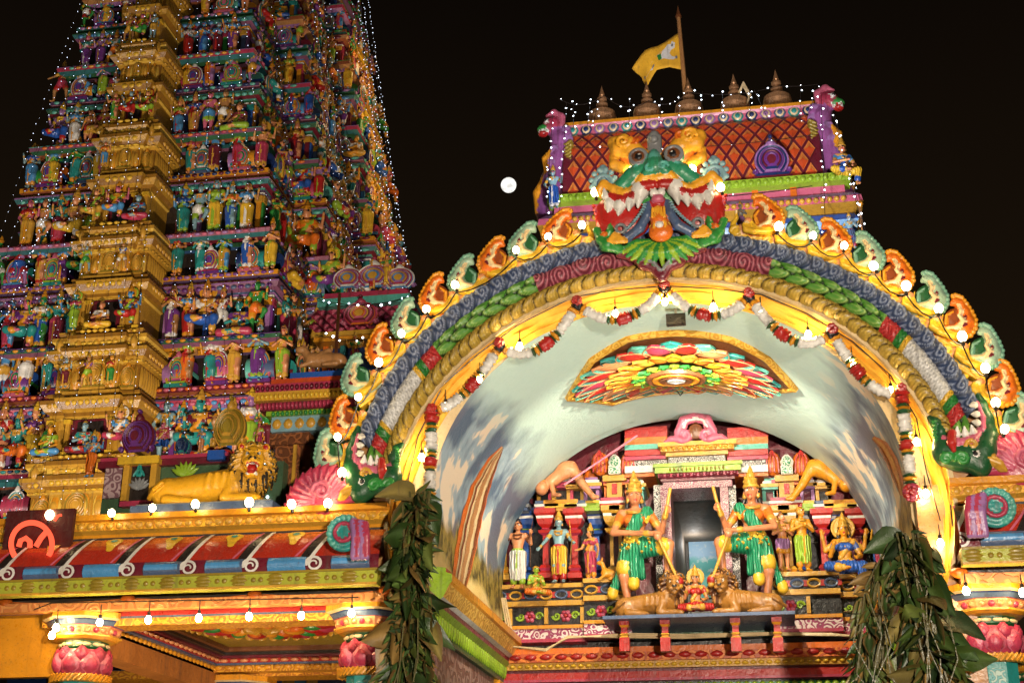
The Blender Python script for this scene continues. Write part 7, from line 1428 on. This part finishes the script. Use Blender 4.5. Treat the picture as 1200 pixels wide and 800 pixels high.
# neon sign
ns = thing('neon_sign', 'red glowing neon sign of a ring with curling strokes on a dark board, lower left', 'sign', P(40, 625, 11.75)); no = np.array(ns.location)
m = MB(); a, b, z0, z1 = prect(5, 597, 84, 648, 11.8); m.bx(a-no[0], b-no[0], .05, .1, z0-no[2], z1-no[2], paint('sign_board', (.06, .006, .006), .5)); m.build('board', ns)
NE = glow('neon_red', (1, .16, .06), 9.0); NE2 = glow('neon_core', (1, .1, .045), 1.5)
def neon(nm, pts, r=.026): m = MB(); m.tube([P(x, y, 11.72)-no for x, y in pts], r, NE2, 6); m.build(nm, ns)
neon('ring_tube', [(37+25*math.cos(t), 638+24*math.sin(t)) for t in np.linspace(-.3, PI+.3, 24)] if False else [(37+24*math.cos(t), 637-25*math.sin(t)) for t in np.linspace(-.6, PI+.6, 26)])
neon('curl_tube', [(22, 640), (24, 633), (30, 630), (35, 634), (35, 641)]); neon('stroke_tube', [(42, 640), (48, 630), (55, 622)]); neon('flame_tube', [(64, 610), (68, 604), (72, 603)], .014)
# hanging leaf bunches on both piers
def leaf_bunch(label, path, n, spread, seed, big=0):
    r = random.Random(seed); path = [np.array(p) for p in path]; root = thing('leaf_bunch', label, 'leaves', path[0]); m = MB(); L = np.r_[0, np.cumsum([np.linalg.norm(path[i+1]-path[i]) for i in range(len(path)-1)])]
    lmat = attr_paint('leaf_paint', .4, .35, .2, .25, 6); hues = [(.025, .055, .01), (.045, .08, .013), (.014, .033, .009), (.075, .1, .018), (.13, .1, .022), (.2, .12, .03)]
    for i in range(n):
        t = r.random()**.9; s = t*L[-1]; c = np.array([np.interp(s, L, [p[j] for p in path]) for j in range(3)])-path[0]; a = r.uniform(0, 2*PI); w0 = np.interp(t, [q/(len(spread)-1) for q in range(len(spread))], spread); rad = w0*math.sqrt(r.random())
        c = c+np.array((rad*math.cos(a), -abs(rad*.6*math.sin(a)), r.uniform(-.05, .05))); isb = r.random() < big; ln = r.uniform(.1, .24)*(1.6 if isb else 1); wd = ln*(r.uniform(.3, .5) if not isb else .62); d = Vector((math.cos(a)*r.uniform(.1, .9), -r.uniform(-.1, .7), -r.uniform(-.15, 1.2))).normalized(); u = d.cross(Vector((r.uniform(-1.5, 1.5), -1, r.uniform(-1, 1)))).normalized(); nn = u.cross(d); G, C = [], []
        cur = r.uniform(-.5, .6); tw_ = r.uniform(-1.3, 1.3); hu = np.array(hues[min(5, int(r.random()**1.5*6))])*r.uniform(.7, 1.3); fold = r.uniform(.15, .6); dry = r.random() < .2
        for k in range(8):
            q = k/7; w = wd*math.sin(PI*min(.985, .05+q*.95))**.8*.5*(1.25-q*.4); b = Vector(c)+d*(ln*q)+nn*(cur*ln*q*q)+Vector((0, 0, -.3*ln*q*q)); uu = (u*math.cos(tw_*q)+nn*math.sin(tw_*q)); wv = nn*(w*fold); wob = nn*(.12*w*math.sin(q*11+i))
            G.append([b-uu*w+wv+wob, b-uu*w*.5+wv*.4, b, b+uu*w*.5+wv*.4, b+uu*w+wv-wob]); e_ = np.array((.16, .09, .03)) if dry else hu*.8; C.append([e_*(.6+.4*q) if dry else hu*.8, hu, hu*1.7+.015, hu, e_ if dry else hu*.8])
        m.grid(G, lmat, C)
    m.build('foliage', root, ang=80); m = MB(); st_ = paint('leaf_stem', (.1, .09, .03))
    for i in range(9):
        o_ = np.array((r.uniform(-.1, .1), r.uniform(-.12, 0), 0)); m.tube([p-path[0]+o_+np.array((r.uniform(-.05, .05), 0, 0)) for p in path], .011, st_, 5)
    for i in range(5):
        c = path[-2]-path[0]+np.array((r.uniform(-.15, .15), -.2, r.uniform(-.1, .3))); m.tube([c, c+np.array((r.uniform(-.1, .1), -.05, -.35)), c+np.array((r.uniform(-.2, .25), -.05, -.8))], [.007, .006, .003], st_, 4)
    m.build('stems', root); return root
leaf_bunch('tall bunch of dark green leaves tied down the left pier of the arch', [P(488, 578, 11.55), P(486, 640, 11.5), P(484, 700, 11.5), P(480, 760, 11.5), P(476, 830, 11.5)], 760, [.035, .05, .08, .15, .19], 4, .12)
leaf_bunch('wide drooping bunch of dark leaves hung on the right pier of the arch', [P(1066, 628, 11.55), P(1072, 680, 11.5), P(1086, 740, 11.5), P(1102, 830, 11.5)], 430, [.04, .09, .13, .15], 9, .2)
leaf_bunch('thin spray of drying leaves trailing left of the right leaf bunch', [P(1052, 640, 11.6), P(1030, 690, 11.6), P(1022, 740, 11.6), P(1020, 785, 11.6)], 150, [.06, .15, .14, .07], 12)
# far left background under the canopy
bk = thing('courtyard_shrine', 'blue and gold shrine wall with flower medallions seen under the left canopy', 'shrine', P(30, 760, 22)); bo = np.array(bk.location); m = MB()
for x0, y0, x1, y1, Y, mt in ((-30, 783, 420, 830, 21.8, 'blue'), (-30, 774, 240, 783, 21.9, 'navy'), (-30, 750, 60, 775, 22.1, 'amber'), (-30, 742, 60, 750, 21.9, 'gold'), (-30, 730, 60, 742, 22.1, 'maroon'), (145, 765, 420, 785, 22.1, 'teal'), (330, 780, 420, 830, 21.7, 'gold'), (-30, 715, 420, 732, 22.3, 'navy'), (345, 783, 358, 820, 21.65, 'sky'), (372, 783, 410, 820, 21.65, 'navy')):
    a, b, z0, z1 = prect(x0, y0, x1, y1, Y); m.bx(a-bo[0], b-bo[0], Y-22, Y-22+.4, z0-bo[2], z1-bo[2], mt)
for i, x in enumerate((12, 42)):
    q = P(x, 768, 21.7)-bo
    for k in range(10): a = 2*PI*k/10; m.petal((q[0]+.14*math.cos(a), q[1], q[2]+.14*math.sin(a)), (-math.sin(a), 0, math.cos(a)), (math.cos(a), 0, math.sin(a)), (0, -1, 0), .1, .2, .05, 'red' if i == 0 else 'yellow', .4)
    m.ball((q[0], q[1]-.05, q[2]), .07, 'white', 8, 6); m.ball((q[0], q[1], q[2]+.32), .1, 'blue', 8, 6)
for i in range(5): q = P(4+14*i, 788, 21.7)-bo; m.ball((q[0], q[1], q[2]), .12, 'sky', 10, 6)
m.build('wall', bk)
m = MB()
for x in (4, 58, 62): m.tube([P(x, 735, 16), P(x, 830, 16)], .045, 'black', 6)
tag(m.build('railing_posts'), 'thin black upright railing bars under the left canopy', 'railing')
# ------------------------------------------------------------------ night sky, moon, lamps
w = bpy.data.worlds.new('World'); sc.world = w; w.use_nodes = True; nt = w.node_tree; bg = nt.nodes['Background']
tc = nt.nodes.new('ShaderNodeTexCoord'); sp = nt.nodes.new('ShaderNodeSeparateXYZ'); nt.links.new(tc.outputs['Generated'], sp.inputs[0])
c = _mix(nt, _rmp(nt, sp.outputs[2], .1, .68), (.0135, .008, .0038), (.0009, .0007, .0006)); nt.links.new(c, bg.inputs[0]); bg.inputs[1].default_value = 1.0
gr = MB(); gr.fan([(-3000, -3000, 0), (3000, -3000, 0), (3000, 3000, 0), (-3000, 3000, 0)], paint('paving', (.12, .1, .085), .7)); tag(gr.build('ground'), kind='structure')
def lamp(kind, name, loc, target, power, col, size=.1, angle=60, blend=.5):
    d = bpy.data.lights.new(name, kind); o = bpy.data.objects.new(name, d); COL.objects.link(o); d.energy = power; d.color = col; o.location = loc
    if kind == 'SPOT': d.spot_size = math.radians(angle); d.spot_blend = blend; d.shadow_soft_size = size
    if kind == 'POINT': d.shadow_soft_size = size
    if kind == 'AREA': d.size = size
    if kind == 'SUN': d.angle = .009
    o.rotation_euler = (Vector(target)-Vector(loc)).to_track_quat('-Z', 'Y').to_euler(); return o
mp_ = CAM+(P(596, 217, 100)-CAM)*8
b = MB(); b.ball((0, 0, 0), np.linalg.norm(mp_-CAM)*9.0/F, glow('moonlight', (1, .97, .9), 3.0, False), 28, 16); mo = b.build('moon', loc=mp_); mm = MATS['moonlight'].node_tree; e_ = [n for n in mm.nodes if n.type == 'EMISSION'][0]; tc_ = mm.nodes.new('ShaderNodeTexCoord'); n_ = _noise(mm, tc_.outputs['Generated'], 3.2, 4); mm.links.new(_mix(mm, _rmp(mm, n_, .42, .6), (1, .97, .9), (.62, .6, .56)), e_.inputs[0]); e_.inputs[1].default_value = 1.15; tag(mo, 'bright full moon in the dark sky', 'moon')
lamp('SUN', 'moon_light', mp_, CAM, .02, (.8, .87, 1))
# courtyard floodlights stand on masts in front of the temple, out of the picture
lamp('SPOT', 'tower_floodlight', (-11.5, 25, 5.5), (-20, 40, 21), 15500, (1, .82, .64), .2, 75)
lamp('SPOT', 'tower_floodlight', (-33, 22, 4.0), (-21.5, 40, 20), 9500, (1, .9, .8), .2, 70)
lamp('SPOT', 'courtyard_floodlight', (2.2, -1.0, 2.6), (-1.2, 12, 5.6), 7600, (1, .85, .68), .15, 80)
lamp('SPOT', 'courtyard_floodlight', (-7, 2, 1.0), (-5.5, 12, 4.4), 900, (1, .82, .58), .15, 80)
lamp('SPOT', 'vault_floodlight', P(792, 384, 12.45)+np.array((0, -.02, -.16)), (-.82, 16, 4.3), 720, (1, .86, .64), .06, 114, .5)

# a small flood on the portico roof lights the barrel-roofed shrine behind; lamps burn inside the tower's side portals
lamp('SPOT', 'roof_floodlight', (-.8, 14.2, 8.0), (-.8, 20.5, 13.0), 2300, (.95, .9, .95), .3, 75)
for k in (3, 4, 5, 6):
    z0, h = floors[k], floors[k+1]-floors[k]; lamp('POINT', 'portal_lamp', (TX+tw(z0)+4.2, tyg(z0)+8.2, z0+.35*h), (0, 0, 0), 110, (1, .68, .3), .15)

lamp('POINT', 'passage_lamp', ((dxa+dxb)/2-.15, 18.7, dz1-.12), (0, 0, 0), 5, (1, .95, .88), .05)
sc.view_settings.exposure = .2
# uplights on the courtyard floor: one under the long canopy, one under the vault
lamp('SPOT', 'canopy_uplight', (-5.2, 12.9, .9), (-5.1, 14.2, 3.9), 330, (1, .74, .42), .12, 100)
lamp('SPOT', 'vault_uplight', (-.3, 12.7, 1.0), (-1.4, 13.3, 6.5), 560, (1, .95, .84), .15, 64)
